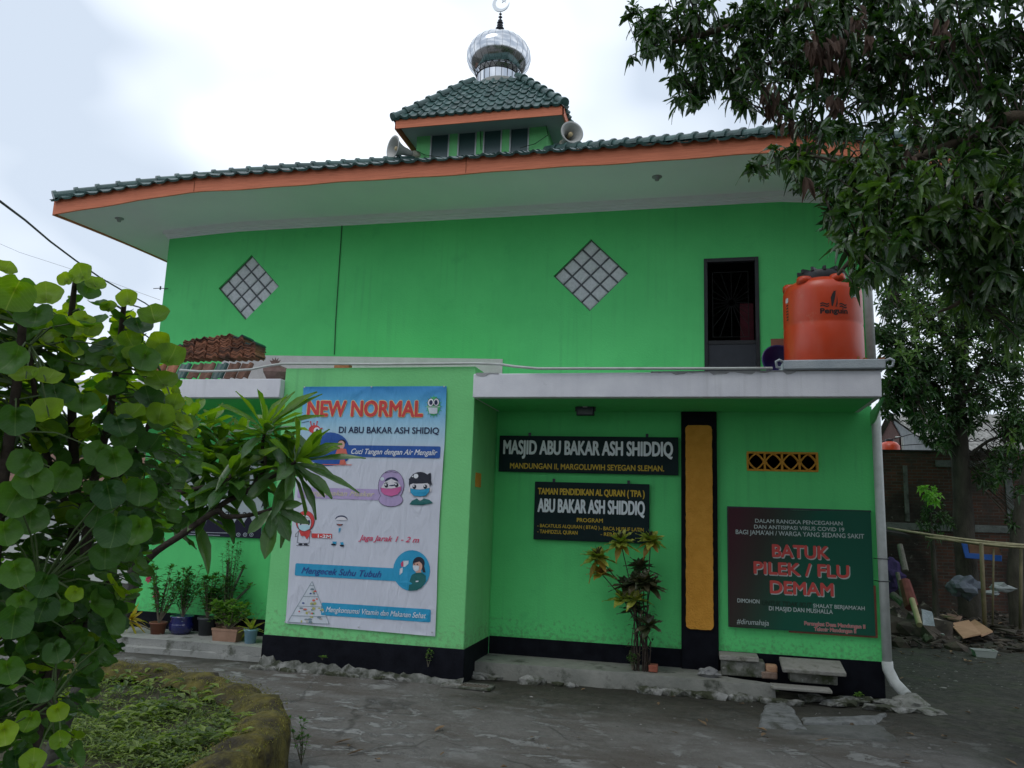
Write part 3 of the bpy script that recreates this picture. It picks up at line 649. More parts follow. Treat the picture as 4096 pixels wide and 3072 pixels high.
# decal helper: shapes given in picture points of the sign, laid on the sign's own plane
class Dec:
    def __init__(s, T, y, wr=None): s.T = T; s.y = y; s.l = {}; s.wr = wr; s.n = 0
    def mb(s, key):
        if key not in s.l: s.l[key] = MB()
        return s.l[key]
    def pt(s, p, lay): return ay(*s.T(*p), s.y-.0028*lay)
    def poly(s, key, pts, lay=1):
        P = [s.pt(p, lay) for p in pts]; tri = tessellate_polygon([P]); s.mb(key).add(P, [tuple(t) for t in tri]); return s
    def rr(s, key, L_, R_, B_, lay=1, r=.02):   # rounded bar given by top-left, top-right, bottom-left
        A, B, C_ = s.pt(L_, lay), s.pt(R_, lay), s.pt(B_, lay); pts = [Vector((x, s.y-.0028*lay, z)) for x, z in rrect(A.x, B.x, C_.z, A.z, r, 4)]
        # split in columns so that it can follow the cloth
        n = 14; mbx = s.mb(key)
        mbx.grid(n, 3, lambda u, v: Vector((A.x+r+(B.x-A.x-2*r)*u, s.y-.0028*lay, C_.z+(A.z-C_.z)*v)))
        for x, sg in ((A.x+r, -1), (B.x-r, 1)):
            q = [(x, C_.z)]+[(x+sg*r*math.sin(R(a)), C_.z+r-r*math.cos(R(a))) for a in range(0, 91, 30)]+[(x+sg*r*math.cos(R(a)), A.z-r+r*math.sin(R(a))) for a in range(0, 91, 30)]
            P = [Vector((px_, s.y-.0028*lay, pz_)) for px_, pz_ in q]; mbx.add(P, [tuple(range(len(P)))])
        return s
    def ell(s, key, c, rx, ry, lay=1, a0=0, a1=360, n=28, rot=0):
        C0 = s.pt(c, lay); X = s.pt((c[0]+rx, c[1]), lay)-C0; Y = s.pt((c[0], c[1]-ry), lay)-C0
        X = Vector((X.length, 0, 0)); Y = Vector((0, 0, Y.length)); cr_, sr_ = math.cos(R(rot)), math.sin(R(rot))
        P = [C0+X*(math.cos(a)*cr_-math.sin(a)*sr_*1)+Y*(math.sin(a)*cr_+math.cos(a)*sr_) for a in [R(a0+(a1-a0)*k/n) for k in range(n+1)]]
        s.mb(key).add(P, [tuple(range(len(P)))]); return s
    def stroke(s, key, pts, w, lay=1):
        P = [s.pt(p, lay) for p in pts]; m_ = s.mb(key)
        for a, b in zip(P, P[1:]):
            d = (b-a); d.y = 0
            if d.length < 1e-5: continue
            d.normalize(); q = Vector((-d.z, 0, d.x))*w/2; m_.add([a-q-d*w*.3, b-q+d*w*.3, b+q+d*w*.3, a+q-d*w*.3], [(0, 1, 2, 3)])
        return s
    def text(s, key, str_, L_, R_, B_, lay=2, **k):
        A, B, C_ = s.pt(L_, lay), s.pt(R_, lay), s.pt(B_, lay); put_text(s.mb(key), str_, A.x, B.x, C_.z, A.z, s.y-.0028*lay, **k); return s
    def done(s, parent, colors, names=None):
        for k, m_ in s.l.items():
            if s.wr: m_.mapv(lambda p: Vector((p.x, p.y-s.wr(p.x, p.z), p.z)))
            m_.build((names or {}).get(k, 'print'), colors[k], parent)

# --- large white health banner on the block
bx0, bx1, bz0, bz1 = -5.77, -3.51, .63, 4.07
def wrk(x, z):
    w = .005*noise.noise(Vector((x*1.6+z*.9, z*1.3, 3)))+.003*noise.noise(Vector((x*5-z*4, z*3+x*2, 9)))
    for (nx, nz) in ((bx0+.02, bz1), (-4.66, bz1), (bx1-.02, bz1)):      # pull folds from the nails
        d = math.hypot(x-nx, z-nz); a = math.atan2(x-nx, nz-z)
        w += .007*math.sin(a*9)*math.exp(-d*2.2)*min(1, d*8)
    d = math.hypot(x-bx1, z-bz0); a = math.atan2(bx1-x, z-bz0); w += .007*math.sin(a*8)*math.exp(-d*1.6)*min(1, d*5)
    w += .008*math.sin((x+z*.55)*16)*math.exp(-((x-bx1)/.28)**2)*.6
    return w+.012
BNY = BY-.012
def banner_mat(name, c, grad=False):
    m = mat(name, c, tuple(v*1.03 for v in c), scale=3, rough=.45, spec=.4)
    t = m.node_tree; n = t.nodes; l = t.links; g = n['Geometry'] if 'Geometry' in n else [q for q in n if q.type == 'NEW_GEOMETRY'][0]; b = n['Principled BSDF']
    wv = n.new('ShaderNodeTexNoise'); wv.inputs['Scale'].default_value = 2.6; wv.inputs['Detail'].default_value = 5; wv.inputs['Distortion'].default_value = 1.4
    mp_ = n.new('ShaderNodeMapping'); mp_.inputs['Rotation'].default_value = (0, R(38), 0); mp_.inputs['Scale'].default_value = (2.6, 1, .7)
    l.new(g.outputs['Position'], mp_.inputs[0]); l.new(mp_.outputs[0], wv.inputs['Vector'])
    bn = n.new('ShaderNodeBump'); bn.inputs['Strength'].default_value = .55; bn.inputs['Distance'].default_value = .035
    l.new(wv.outputs[0], bn.inputs['Height']); l.new(bn.outputs[0], b.inputs['Normal'])
    if grad:
        sp = n.new('ShaderNodeSeparateXYZ'); l.new(g.outputs['Position'], sp.inputs[0])
        mr = n.new('ShaderNodeMapRange'); mr.inputs[1].default_value = 2.95; mr.inputs[2].default_value = 4.05; l.new(sp.outputs[2], mr.inputs[0])
        rp = n.new('ShaderNodeValToRGB'); e = rp.color_ramp.elements; e[0].color = (*c, 1); e[1].color = (.03, .24, .55, 1); e.new(.45).color = (.36, .58, .72, 1); e.new(.78).color = (.10, .40, .68, 1)
        l.new(mr.outputs[0], rp.inputs[0]); l.new(rp.outputs[0], b.inputs['Base Color'])
    return m
BW = banner_mat('banner_vinyl', (.58, .60, .68), True)
B1 = thing('health_banner', (-4.64, BNY, bz0), 'large white NEW NORMAL vinyl banner with blue top nailed to the projecting block', 'banner')
cl = MB(); cl.grid(56, 84, lambda u, v: Vector((bx0+(bx1-bx0)*u, 0, bz0+(bz1-bz0)*v)))
cl.mapv(lambda p: Vector((p.x+.01*math.sin(p.z*2.3), BNY-wrk(p.x, p.z), p.z-.035*(p.x-bx0)/(bx1-bx0)*(1-(p.z-bz0)/(bz1-bz0)) + .02*math.sin((p.x-bx0)/(bx1-bx0)*2*math.pi)*0)))
cl.build('cloth', BW, B1, smooth=True)
T1 = lambda x, y: (1100+x*.36166, 1500+y*.36166)
T2 = lambda x, y: (1100+x*.36166, 2000+y*.36166)
D1 = Dec(T1, BNY-.003, wrk)
D1.text('gold', 'NEW NORMAL', (375, 292), (1640, 292), (375, 452), 1, bold=.055).text('red', 'NEW NORMAL', (375, 292), (1640, 292), (375, 452), 2, bold=.03)
D1.text('navy', 'DI ABU BAKAR ASH SHIDIQ', (715, 574), (1816, 574), (715, 640), 1, bold=.02)
D1.rr('blue', (800, 776), (1835, 782), (800, 905), 1).ell('blue', (600, 820), 225, 185, 1)
D1.ell('blue', (600, 900), 225, 100, 1)
D1.text('white', 'Cuci Tangan dengan Air Mengalir', (850, 815), (1800, 815), (850, 872), 2, shear=.35, bold=.012)
D1.ell('skin', (735, 775), 40, 48, 2).ell('dark', (745, 745), 44, 30, 1.6).poly('coral', [(665, 890), (690, 825), (735, 810), (790, 820), (808, 890), (800, 915), (670, 915)], 2.4)
D1.poly('coral', [(480, 985), (850, 990), (850, 999), (480, 994)], 2).poly('coral', [(725, 940), (775, 935), (790, 985), (715, 985)], 2.4)
D1.ell('red', (440, 600), 62, 45, 1).ell('white', (465, 615), 34, 36, 2).ell('navy', (468, 615), 14, 18, 3)
for a, b in (((405, 560), (398, 520)), ((462, 560), (470, 518)), ((500, 595), (520, 592)), ((435, 560), (434, 540))): D1.stroke('red', [a, b], .015, 1).ell('red', b, 9, 9, 1.2)
D1.stroke('navy', [(300, 530), (380, 512)], .008, 1)
D1.rr('lilac', (258, 1240), (1190, 1242), (258, 1358), 1).text('cream', 'Menggunakan Masker', (325, 1270), (1105, 1270), (325, 1322), 2, shear=.35, bold=.012)
# girl in lilac headscarf with pink mask
D1.ell('dark', (1287, 1225), 146, 174, 1.5).ell('lilac2', (1287, 1225), 141, 169, 2).ell('dark', (1284, 1380), 136, 78, 1.6).ell('lilac2', (1284, 1380), 131, 73, 2.2)
D1.ell('navy', (1292, 1180), 75, 50, 2.8).poly('face', [(1180, 1240), (1215, 1185), (1290, 1148), (1360, 1180), (1400, 1235), (1395, 1290), (1290, 1320), (1185, 1280)], 3)
D1.ell('dark', (1235, 1222), 21, 24, 4).ell('dark', (1348, 1218), 21, 24, 4).ell('white', (1228, 1214), 8, 9, 5).ell('white', (1341, 1210), 8, 9, 5)
D1.stroke('dark', [(1212, 1205), (1225, 1190), (1250, 1192)], .006, 4).stroke('dark', [(1325, 1190), (1350, 1186), (1368, 1198)], .006, 4)
pm = [(1172, 1248), (1230, 1256), (1290, 1258), (1350, 1248), (1398, 1234), (1396, 1275), (1360, 1320), (1290, 1342), (1215, 1325), (1180, 1290)]
D1.poly('dark', [(p[0]+(p[0]-1287)*.025, p[1]+(p[1]-1290)*.05) for p in pm], 4.4).poly('pink', pm, 5).ell('pale', (1190, 1150), 22, 20, 3)
D1.stroke('dark', [(1225, 1082), (1290, 1068), (1360, 1085)], .006, 3)
# boy with blue mask
D1.ell('dark', (1605, 1190), 122, 118, 2).poly('dark', [(1690, 1100), (1722, 1080), (1730, 1100), (1728, 1180), (1690, 1180)], 2)
D1.ell('face', (1605, 1235), 110, 90, 2.6).ell('face', (1492, 1275), 14, 26, 2.2).ell('face', (1722, 1270), 14, 26, 2.2)
D1.poly('dark', [(1490, 1215), (1484, 1150), (1540, 1100), (1640, 1090), (1720, 1130), (1740, 1215), (1712, 1215), (1690, 1195), (1600, 1205), (1530, 1200), (1505, 1210)], 3)
D1.ell('white', (1562, 1118), 26, 26, 4).ell('white', (1524, 1122), 8, 8, 4)
D1.ell('dark', (1545, 1236), 21, 24, 4).ell('dark', (1665, 1236), 21, 24, 4).ell('white', (1538, 1228), 8, 9, 5).ell('white', (1658, 1228), 8, 9, 5)
bmk = [(1500, 1256), (1560, 1266), (1610, 1268), (1660, 1264), (1712, 1250), (1708, 1290), (1670, 1335), (1605, 1345), (1540, 1335), (1505, 1300)]
D1.poly('dark', [(p[0]+(p[0]-1606)*.025, p[1]+(p[1]-1300)*.06) for p in bmk], 4.4).poly('cyan', bmk, 5)
D1.poly('face', [(1580, 1340), (1640, 1340), (1650, 1385), (1570, 1385)], 2).poly('teal', [(1490, 1430), (1520, 1390), (1575, 1365), (1605, 1395), (1650, 1365), (1710, 1380), (1750, 1415), (1740, 1420), (1620, 1440), (1520, 1436)], 2.5)
# masked green germ in the corner
for k in range(16):
    a = 2*math.pi*k/16; D1.stroke('germ', [(1758+70*math.cos(a), 350+95*math.sin(a)), (1758+92*math.cos(a), 350+125*math.sin(a))], .007, 1)
D1.ell('germ', (1758, 345), 72, 105, 1.5).ell('dark', (1725, 305), 38, 47, 2).ell('dark', (1788, 303), 34, 45, 2).ell('white', (1725, 305), 33, 42, 3).ell('white', (1788, 303), 30, 40, 3)
D1.ell('navy', (1727, 305), 20, 27, 4).ell('navy', (1784, 305), 18, 26, 4).poly('pale', [(1695, 362), (1800, 362), (1796, 425), (1760, 432), (1710, 426)], 4).stroke('white', [(1680, 355), (1830, 352)], .006, 4)
D2 = Dec(T2, BNY-.003, wrk)
D2.ell('dark', (338, 235), 106, 117, 1.5).ell('red', (338, 232), 102, 112, 2).ell('dark', (330, 255), 78, 92, 2.5).ell('face', (330, 255), 74, 88, 3)
D2.ell('navy', (380, 248), 14, 30, 4).ell('navy', (290, 252), 12, 26, 4).poly('sky', [(258, 282), (330, 272), (398, 285), (385, 320), (330, 345), (275, 322)], 4).stroke('dark', [(290, 195), (330, 188), (385, 200)], .005, 4)
D2.poly('red', [(268, 335), (400, 335), (385, 400), (355, 435), (335, 400), (290, 395)], 2).stroke('dark', [(268, 340), (232, 380), (228, 405), (250, 400)], .006, 1.5).stroke('dark', [(402, 345), (410, 410)], .006, 1.5)
D2.stroke('dark', [(265, 345), (248, 470), (300, 480), (380, 475), (388, 400)], .006, 1.5).ell('dark', (285, 490), 24, 10, 1.5).ell('dark', (345, 490), 24, 10, 1.5).stroke('dark', [(240, 502), (382, 505)], .006, 1)
D2.poly('red', [(412, 368), (635, 374), (635, 424), (412, 418)], 2).text('white', '1-2M', (482, 382), (625, 382), (482, 415), 3, bold=.03)
D2.ell('navy', (738, 215), 68, 45, 1.5, 0, 180).ell('face', (738, 222), 62, 36, 2, 0, 180).ell('dark', (720, 265), 36, 20, 2, 180, 360).ell('coral', (720, 272), 24, 8, 3, 180, 360)
D2.stroke('dark', [(695, 205), (712, 200)], .006, 2).stroke('dark', [(750, 208), (768, 212)], .006, 2).poly('cyan', [(708, 312), (732, 308), (725, 340), (708, 368)], 2)
D2.poly('cyan', [(640, 458), (688, 460), (675, 490), (645, 488)], 2).poly('cyan', [(722, 468), (758, 465), (765, 500), (738, 500)], 2).ell('dark', (650, 492), 26, 11, 2.5).ell('dark', (745, 504), 24, 12, 2.5)
D2.text('rose', 'Jaga Jarak 1 - 2 m', (930, 385), (1600, 385), (930, 442), 2, shear=.35, bold=.014)
D2.rr('cyan', (232, 698), (1400, 722), (232, 835), 1).ell('cyan', (1512, 778), 205, 224, 1.4).text('navyb', 'Mengecek Suhu Tubuh', (300, 742), (1185, 742), (300, 808), 2, shear=.35, bold=.016)
D2.ell('dark', (1592, 700), 66, 72, 2).poly('dark', [(1640, 680), (1655, 740), (1668, 800), (1640, 800), (1620, 740)], 2).ell('skin', (1580, 735), 52, 62, 2.5).poly('dark', [(1530, 700), (1545, 650), (1600, 630), (1650, 660), (1645, 720), (1620, 700), (1600, 680)], 3)
D2.poly('pale', [(1528, 725), (1560, 722), (1598, 730), (1592, 775), (1560, 790), (1535, 770)], 4).ell('dark', (1545, 708), 6, 7, 4).ell('dark', (1578, 712), 7, 7, 4)
D2.poly('skin', [(1565, 780), (1615, 775), (1625, 815), (1560, 812)], 2.2).poly('teal', [(1478, 1003), (1490, 900), (1515, 830), (1560, 805), (1625, 800), (1670, 835), (1672, 900), (1630, 965), (1570, 998)], 2.8).poly('pale', [(1560, 893), (1592, 890), (1590, 905), (1560, 908)], 4)
D2.poly('pale', [(1420, 672), (1482, 670), (1478, 705), (1440, 740), (1415, 735)], 2.5).poly('rose', [(1393, 700), (1420, 672), (1425, 730), (1400, 740)], 3).poly('face', [(1385, 760), (1415, 745), (1412, 800), (1380, 830)], 2.5)
D2.rr('cyan', (520, 1132), (1730, 1188), (520, 1272), 1)
D2.text('pale', 'Mengkonsumsi Vitamin dan Makanan Sehat', (570, 1178), (1675, 1210), (570, 1235), 3, shear=.3, bold=.01)
# food pyramid
D2.poly('paper', [(414, 900), (605, 1370), (145, 1350)], 1)
for a, b in (((414, 900), (145, 1350)), ((414, 900), (605, 1370)), ((145, 1350), (605, 1370)), ((315, 1066), (478, 1068)), ((252, 1172), (530, 1182)), ((190, 1278), (570, 1290)), ((388, 945), (434, 945))): D2.stroke('grey', [a, b], .007, 2)
q = random.Random(3)
for (lx, rx, yy, n_) in ((360, 455, 1010, 5), (300, 490, 1120, 7), (250, 530, 1225, 14), (200, 560, 1325, 10)):
    for k in range(n_): D2.ell(q.choice(['red', 'germ', 'coral', 'grey', 'grey', 'paper2', 'olive', 'navyb'] if yy < 1300 else ['grey', 'paper2', 'grey', 'olive']), (q.uniform(lx, rx), yy+q.uniform(-32, 32)), q.uniform(9, 24), q.uniform(7, 16), 2+k*.1, rot=q.uniform(0, 90))
def bmf(n, c): return banner_mat('print_'+n, c)
COL = dict(gold=(.80, .62, .22), red=(.58, .05, .05), navy=(.012, .02, .07), blue=(.012, .08, .33), white=(.70, .72, .76), skin=(.62, .36, .28), dark=(.012, .015, .03), coral=(.62, .14, .10),
           lilac=(.42, .33, .55), lilac2=(.40, .31, .52), cream=(.58, .52, .38), face=(.66, .64, .68), pink=(.58, .12, .32), pale=(.60, .66, .72), cyan=(.02, .30, .52), teal=(.01, .12, .12),
           germ=(.05, .40, .14), sky=(.40, .62, .68), rose=(.60, .06, .14), navyb=(.02, .06, .25), paper=(.56, .60, .66), grey=(.18, .24, .28), paper2=(.45, .42, .40), olive=(.42, .42, .14))
COLM = {k: bmf(k, c) for k, c in COL.items()}
nm = {k: 'picture' for k in COL}; nm.update(gold='heading', red='heading_face', navy='heading', blue='ribbon', lilac='ribbon', white='lettering', cream='lettering', rose='lettering', navyb='lettering')
D1.done(B1, COLM, nm); D2.done(B1, COLM, nm)
nl_ = MB()
for (x, z) in ((bx0+.03, bz1-.01), (-4.66, bz1-.01), (bx1-.03, bz1-.01), (bx0+.02, bz0+.02), (-4.62, bz0+.02), (bx1-.03, bz0+.02)): nl_.lathe([(.0, -.012), (.012, -.01), (.012, 0), (0, 0)], (x, BNY-.03, z), 8, axis=Vector((0, 1, 0)))
nl_.build('nail', ALU, B1)

# --- board signs
SIGNG = mat('dark_green_board', (.005, .016, .018), (.007, .022, .024), scale=5, rough=.55, spec=.15)
SW = flat('sign_white', (.74, .77, .80), .5); SY = flat('sign_yellow', (.56, .38, .03), .5)
def board(name, pL, pR, pB, label, th=.03, y=-.065, m=SIGNG, hooks=()):
    A, B, C_ = ay(*pL, y), ay(*pR, y), ay(*pB, y)
    t_ = thing(name, ((A.x+B.x)/2, y, C_.z), label, 'sign'); b_ = MB(); b_.box(A.x, B.x, y, y+th, C_.z, A.z); b_.build('board', m, t_, bevel=.004)
    if hooks:
        h_ = MB()
        for px_, py_ in hooks: p = ay(px_, py_, y); h_.box(p.x-.02, p.x+.02, y+.008, y+.02, A.z-.02, A.z+.05)
        h_.build('hook', DARKMETAL, t_)
    return t_, y
t_, y_ = board('name_board', (1999, 1742), (2713, 1758), (1995, 1886), 'wide dark green MASJID ABU BAKAR ASH SHIDDIQ name board on the recessed wall', hooks=((2118, 1742), (2588, 1750)))
m_ = MB(); line_px(m_, 'MASJID ABU BAKAR ASH SHIDDIQ', (2016, 1762), (2690, 1774), (2014, 1814), y_-.004, bold=.030); m_.build('lettering', SW, t_)
m_ = MB(); line_px(m_, 'MANDUNGAN II, MARGOLUWIH SEYEGAN SLEMAN.', (2041, 1852), (2656, 1868), (2040, 1873), y_-.004, bold=.018); m_.build('address_line', SY, t_)
t_, y_ = board('school_board', (2140, 1926), (2598, 1944), (2134, 2157), 'smaller dark green TAMAN PENDIDIKAN board under the wide name board', hooks=((2215, 1926), (2514, 1938)))
m_ = MB(); yy = y_-.004
line_px(m_, 'TAMAN PENDIDIKAN AL QURAN ( TPA )', (2153, 1952), (2578, 1964), (2153, 1976), yy, bold=.03)
line_px(m_, 'PROGRAM', (2308, 2072), (2411, 2076), (2308, 2087), yy, bold=.02)
line_px(m_, '- BACATULIS ALQURAN ( BTAQ )', (2150, 2095), (2398, 2102), (2150, 2108), yy, bold=.012)
line_px(m_, '- TAHFIDZUL QURAN', (2150, 2118), (2310, 2124), (2150, 2132), yy, bold=.012)
line_px(m_, '- BACA HURUF LATIN', (2403, 2106), (2575, 2112), (2403, 2120), yy, bold=.012)
line_px(m_, '- REBANA', (2403, 2129), (2492, 2133), (2403, 2143), yy, bold=.012); m_.build('yellow_lettering', SY, t_)
m_ = MB(); line_px(m_, 'ABU BAKAR ASH SHIDDIQ', (2153, 1995), (2578, 2006), (2152, 2046), yy, bold=.030); m_.build('lettering', SW, t_)

# --- green and maroon cloth notice on the right wall
RGM = bpy.data.materials.new('green_maroon_cloth'); RGM.use_nodes = True
n = RGM.node_tree.nodes; l = RGM.node_tree.links; b = n['Principled BSDF']; b.inputs['Roughness'].default_value = .55; b.inputs['Specular IOR Level'].default_value = .25
g = n.new('ShaderNodeNewGeometry'); mpn = n.new('ShaderNodeMapping'); mpn.vector_type = 'POINT'
A, B, C_ = ay(2912, 2031, -.05), ay(3482, 2057, -.05), ay(2925, 2508, -.05)
mpn.inputs['Location'].default_value = (-A.x, 0, -A.z); l.new(g.outputs['Position'], mpn.inputs[0])
sp = n.new('ShaderNodeSeparateXYZ'); l.new(mpn.outputs[0], sp.inputs[0])
mm = n.new('ShaderNodeMath'); mm.operation = 'MULTIPLY_ADD'; mm.inputs[1].default_value = -.32; l.new(sp.outputs[2], mm.inputs[0]); l.new(sp.outputs[0], mm.inputs[2])
mr = n.new('ShaderNodeMapRange'); mr.inputs[1].default_value = .15; mr.inputs[2].default_value = 1.25; l.new(mm.outputs[0], mr.inputs[0])
rp = n.new('ShaderNodeValToRGB'); rp.color_ramp.elements[0].color = (.055, .010, .018, 1); rp.color_ramp.elements[1].color = (.005, .085, .050, 1); rp.color_ramp.elements.new(.45).color = (.030, .030, .022, 1)
l.new(mr.outputs[0], rp.inputs[0]); l.new(rp.outputs[0], b.inputs['Base Color'])
N2 = thing('covid_notice', ((A.x+B.x)/2, -.05, C_.z), 'square green and maroon BATUK PILEK FLU DEMAM notice on the wall beside the drainpipe', 'notice')
def wr2(x, z): return .010*noise.noise(Vector((x*2.2, z*1.6, 1)))+.006*math.sin(x*9)*max(0, 1-(A.z-z)/.5)+.008
c_ = MB(); c_.grid(30, 24, lambda u, v: Vector((A.x+(B.x-A.x)*u, -.05-wr2(A.x+(B.x-A.x)*u, C_.z+(A.z-C_.z)*v), C_.z+(A.z-C_.z)*v+.008*math.sin(u*9)*(1 if v > .98 else 0))))
c_.build('cloth', RGM, N2, smooth=True)
fr_ = MB(); fr_.box(B.x-.005, B.x+.03, -.045, -.015, C_.z-.025, A.z-1.0); fr_.box(A.x+.8, B.x-.006, -.045, -.015, C_.z-.025, C_.z-.002); fr_.build('wooden_frame', mat('red_brown_wood', (.16, .05, .03), (.22, .08, .04), scale=12, rough=.7), N2)
fr_ = MB(); fr_.box(A.x-.012, B.x+.01, -.04, -.02, A.z-.005, A.z+.022); fr_.box(A.x-.014, A.x, -.04, -.02, C_.z, A.z-.005); fr_.build('top_lath', DARKMETAL, N2)
D3 = Dec(lambda x, y: (2650+x*.8137, 1500+y*.8137), -.053, wr2)
D3.text('w', 'DALAM RANGKA PENCEGAHAN', (455, 707), (884, 730), (455, 725), 1, bold=.012).text('w', 'DAN ANTISIPASI VIRUS COVID 19', (450, 736), (893, 758), (450, 754), 1, bold=.012).text('w', "BAGI JAMA'AH / WARGA YANG SEDANG SAKIT", (360, 760), (990, 795), (360, 781), 1, bold=.012)
for s_, a, b_, c__ in (('BATUK', (540, 834), (815, 848), (540, 892)), ('PILEK / FLU', (450, 918), (915, 945), (450, 974)), ('DEMAM', (530, 1012), (837, 1030), (530, 1070))):
    D3.text('w', s_, (a[0]+4, a[1]+5), (b_[0]+4, b_[1]+5), (c__[0]+4, c__[1]+5), 1, bold=.035).text('r', s_, a, b_, c__, 2.4, bold=.03)
D3.text('w', 'DIMOHON', (368, 1098), (476, 1104), (368, 1117), 1, bold=.012).text('k', 'UNTUK TIDAK IKUT', (490, 1106), (733, 1118), (490, 1130), 1, bold=.02, shear=.2).text('w', "SHALAT BERJAMA'AH", (740, 1124), (993, 1140), (740, 1142), 1, bold=.012)
D3.text('w', 'DI MASJID DAN MUSHALLA', (523, 1136), (836, 1156), (523, 1156), 1, bold=.012).text('w', '#dirumahaja', (365, 1196), (522, 1212), (365, 1222), 1, shear=.15)
D3.text('w', 'Perangkat Desa Mandungan II', (697, 1210), (995, 1228), (697, 1228), 1, bold=.05).text('r', 'Perangkat Desa Mandungan II', (697, 1210), (995, 1228), (697, 1228), 2.2, bold=.008)
D3.text('w', 'Takmir Mandungan II', (745, 1238), (950, 1252), (745, 1256), 1, bold=.05).text('r', 'Takmir Mandungan II', (745, 1238), (950, 1252), (745, 1256), 2.2, bold=.008)
D3.done(N2, dict(w=flat('cloth_white', (.42, .48, .46)), r=flat('cloth_red', (.50, .07, .06)), k=flat('cloth_black', (.012, .035, .02))), dict(w='lettering', r='red_lettering', k='faded_lettering'))

# --- banner behind the foliage on the left wall
A, B, C_ = ay(690, 1850, -.04), ay(1068, 1862, -.04), ay(720, 2140, -.04)
A.x = C_.x-.05
N3 = thing('event_banner', ((A.x+B.x)/2, -.04, C_.z), 'white and black printed banner on the left wall half hidden by leaves', 'banner')
b_ = MB(); b_.box(A.x, B.x, -.04, -.03, C_.z, A.z); b_.build('cloth', banner_mat('event_vinyl', (.50, .53, .58)), N3)
D4 = Dec(lambda x, y: (700+x*.36166, 1600+y*.36166), -.044)
Lz = C_.z; xs = [A.x+(B.x-A.x)*k/9 for k in range(10)]
m_ = MB(); m_.box(A.x, B.x, -.044, -.0405, Lz, Lz+.20)
q = random.Random(5)
k = A.x
while k < B.x-.18:
    w = .17; m_.prism([(k, -.0445, Lz+.2), (k+w, -.0445, Lz+.2), (k+w, -.0445, Lz+.22+q.random()*.04), (k+w*.8, -.0445, Lz+.30), (k+w*.5, -.0445, Lz+.34+q.random()*.05), (k+w*.2, -.0445, Lz+.30), (k, -.0445, Lz+.24)], (0, .002, 0)); k += w*1.04
m_.build('skyline_print', flat('night_print', (.012, .010, .03)), N3)
D4.text('k', '20 / 20', (560, 1235), (850, 1250), (560, 1288), 1, bold=.02).text('k', 'EN', (440, 1125), (520, 1130), (440, 1180), 1, bold=.04).text('k', 'AH', (960, 1130), (1025, 1140), (960, 1185), 1, bold=.04)
for i, yy in enumerate((1465, 1490)): D4.stroke('p', [(150, yy-5), (655-i*160, yy+8)], .012, 2)
for xx in (700, 775, 845): D4.ell('p', (xx, 1490), 23, 23, 2).ell('k2', (xx, 1490), 15, 15, 3).ell('p', (xx, 1490), 6, 10, 4)
D4.done(N3, dict(k=flat('black_print', (.02, .022, .03)), p=flat('pale_print', (.35, .37, .42)), k2=flat('night_print2', (.012, .010, .03))), dict(k='lettering', p='small_print', k2='icon'))

# --- floodlight under the canopy
p = ay(2342, 1640, -.55)
F_ = thing('floodlight', (p.x, p.y, CZ0), 'small black floodlight hanging under the canopy above the name board', 'floodlight')
b_ = MB(); b_.box(p.x-.13, p.x+.13, p.y-.05, p.y+.05, p.z-.085, p.z+.07); b_.build('lamp_head', DARKMETAL, F_, bevel=.01)
b_ = MB(); b_.box(p.x-.105, p.x+.105, p.y-.056, p.y-.050, p.z-.065, p.z+.0); b_.build('lens', mat('smoked_lens', (.05, .055, .06), rough=.15, spec=.8), F_)
b_ = MB(); b_.box(p.x-.035, p.x+.035, p.y-.07, p.y-.051, p.z+.03, p.z+.10); b_.build('sensor', ALU, F_, bevel=.006)
b_ = MB(); b_.box(p.x-.15, p.x-.135, p.y-.02, p.y+.02, p.z-.02, p.z+.13); b_.box(p.x+.135, p.x+.15, p.y-.02, p.y+.02, p.z-.02, p.z+.13); b_.box(p.x-.15, p.x+.15, p.y-.02, p.y+.02, p.z+.13, p.z+.145); b_.tube([(p.x, p.y, p.z+.14), (p.x, p.y, CZ0)], .012, 6)
b_.tube([(p.x+.1, p.y, p.z+.05), (p.x+.13, p.y, p.z+.12), (p.x+.11, p.y, CZ0)], .006, 5); b_.build('bracket', DARKMETAL, F_)

# --- drainpipe
P_L = thing('drainpipe', (2.50, -.10, 0), 'white plastic drainpipe down the right corner of the green wall', 'drainpipe')
b_ = MB(); b_.tube([(2.48, -.10, .42), (2.47, -.10, 3.9)], .062, 14); b_.tube([(2.45, -.10, 4.24), (2.42, -.10, 6.95)], .062, 14); b_.build('pipe', PVC, P_L, smooth=True)
b_ = MB(); b_.tube([(2.48, -.10, .50), (2.485, -.10, .40), (2.55, -.16, .24), (2.66, -.30, .12)], [.072, .072, .072, .07], 14); b_.build('elbow', PVC, P_L, smooth=True)
b_ = MB()
for z in (1.55, 1.85): b_.tube([(2.38, -.02, z), (2.40, -.165, z), (2.55, -.165, z), (2.56, -.02, z)], .006, 5)
b_.build('wire_clip', DARKMETAL, P_L)

# --- white conduit lying along the slab edges
pts = []
for (px_, py_, y) in ((720, 1480, CY-.03), (800, 1486, CY-.03), (900, 1484, CY-.03), (1000, 1478, CY-.03), (1080, 1462, BY-.06), (1130, 1455, BY-.03), (1250, 1455, BY-.03), (1500, 1457, BY-.03), (1750, 1455, BY-.03), (1900, 1453, BY-.03), (2000, 1457, -1.38), (2060, 1466, -1.44), (2150, 1474, CY-.03), (2500, 1474, CY-.03), (2900, 1474, CY-.03), (3090, 1473, CY-.03)):
    pts.append(ay(px_, py_, y))
zs_ = [CZ1-.03]*4
b_ = MB(); b_.tube(pts, .019, 8); o = b_.build('white_conduit', PVC, smooth=True, origin=pts[0]); tag(o, 'long white conduit lying along the top edge of the canopy and block', 'conduit')

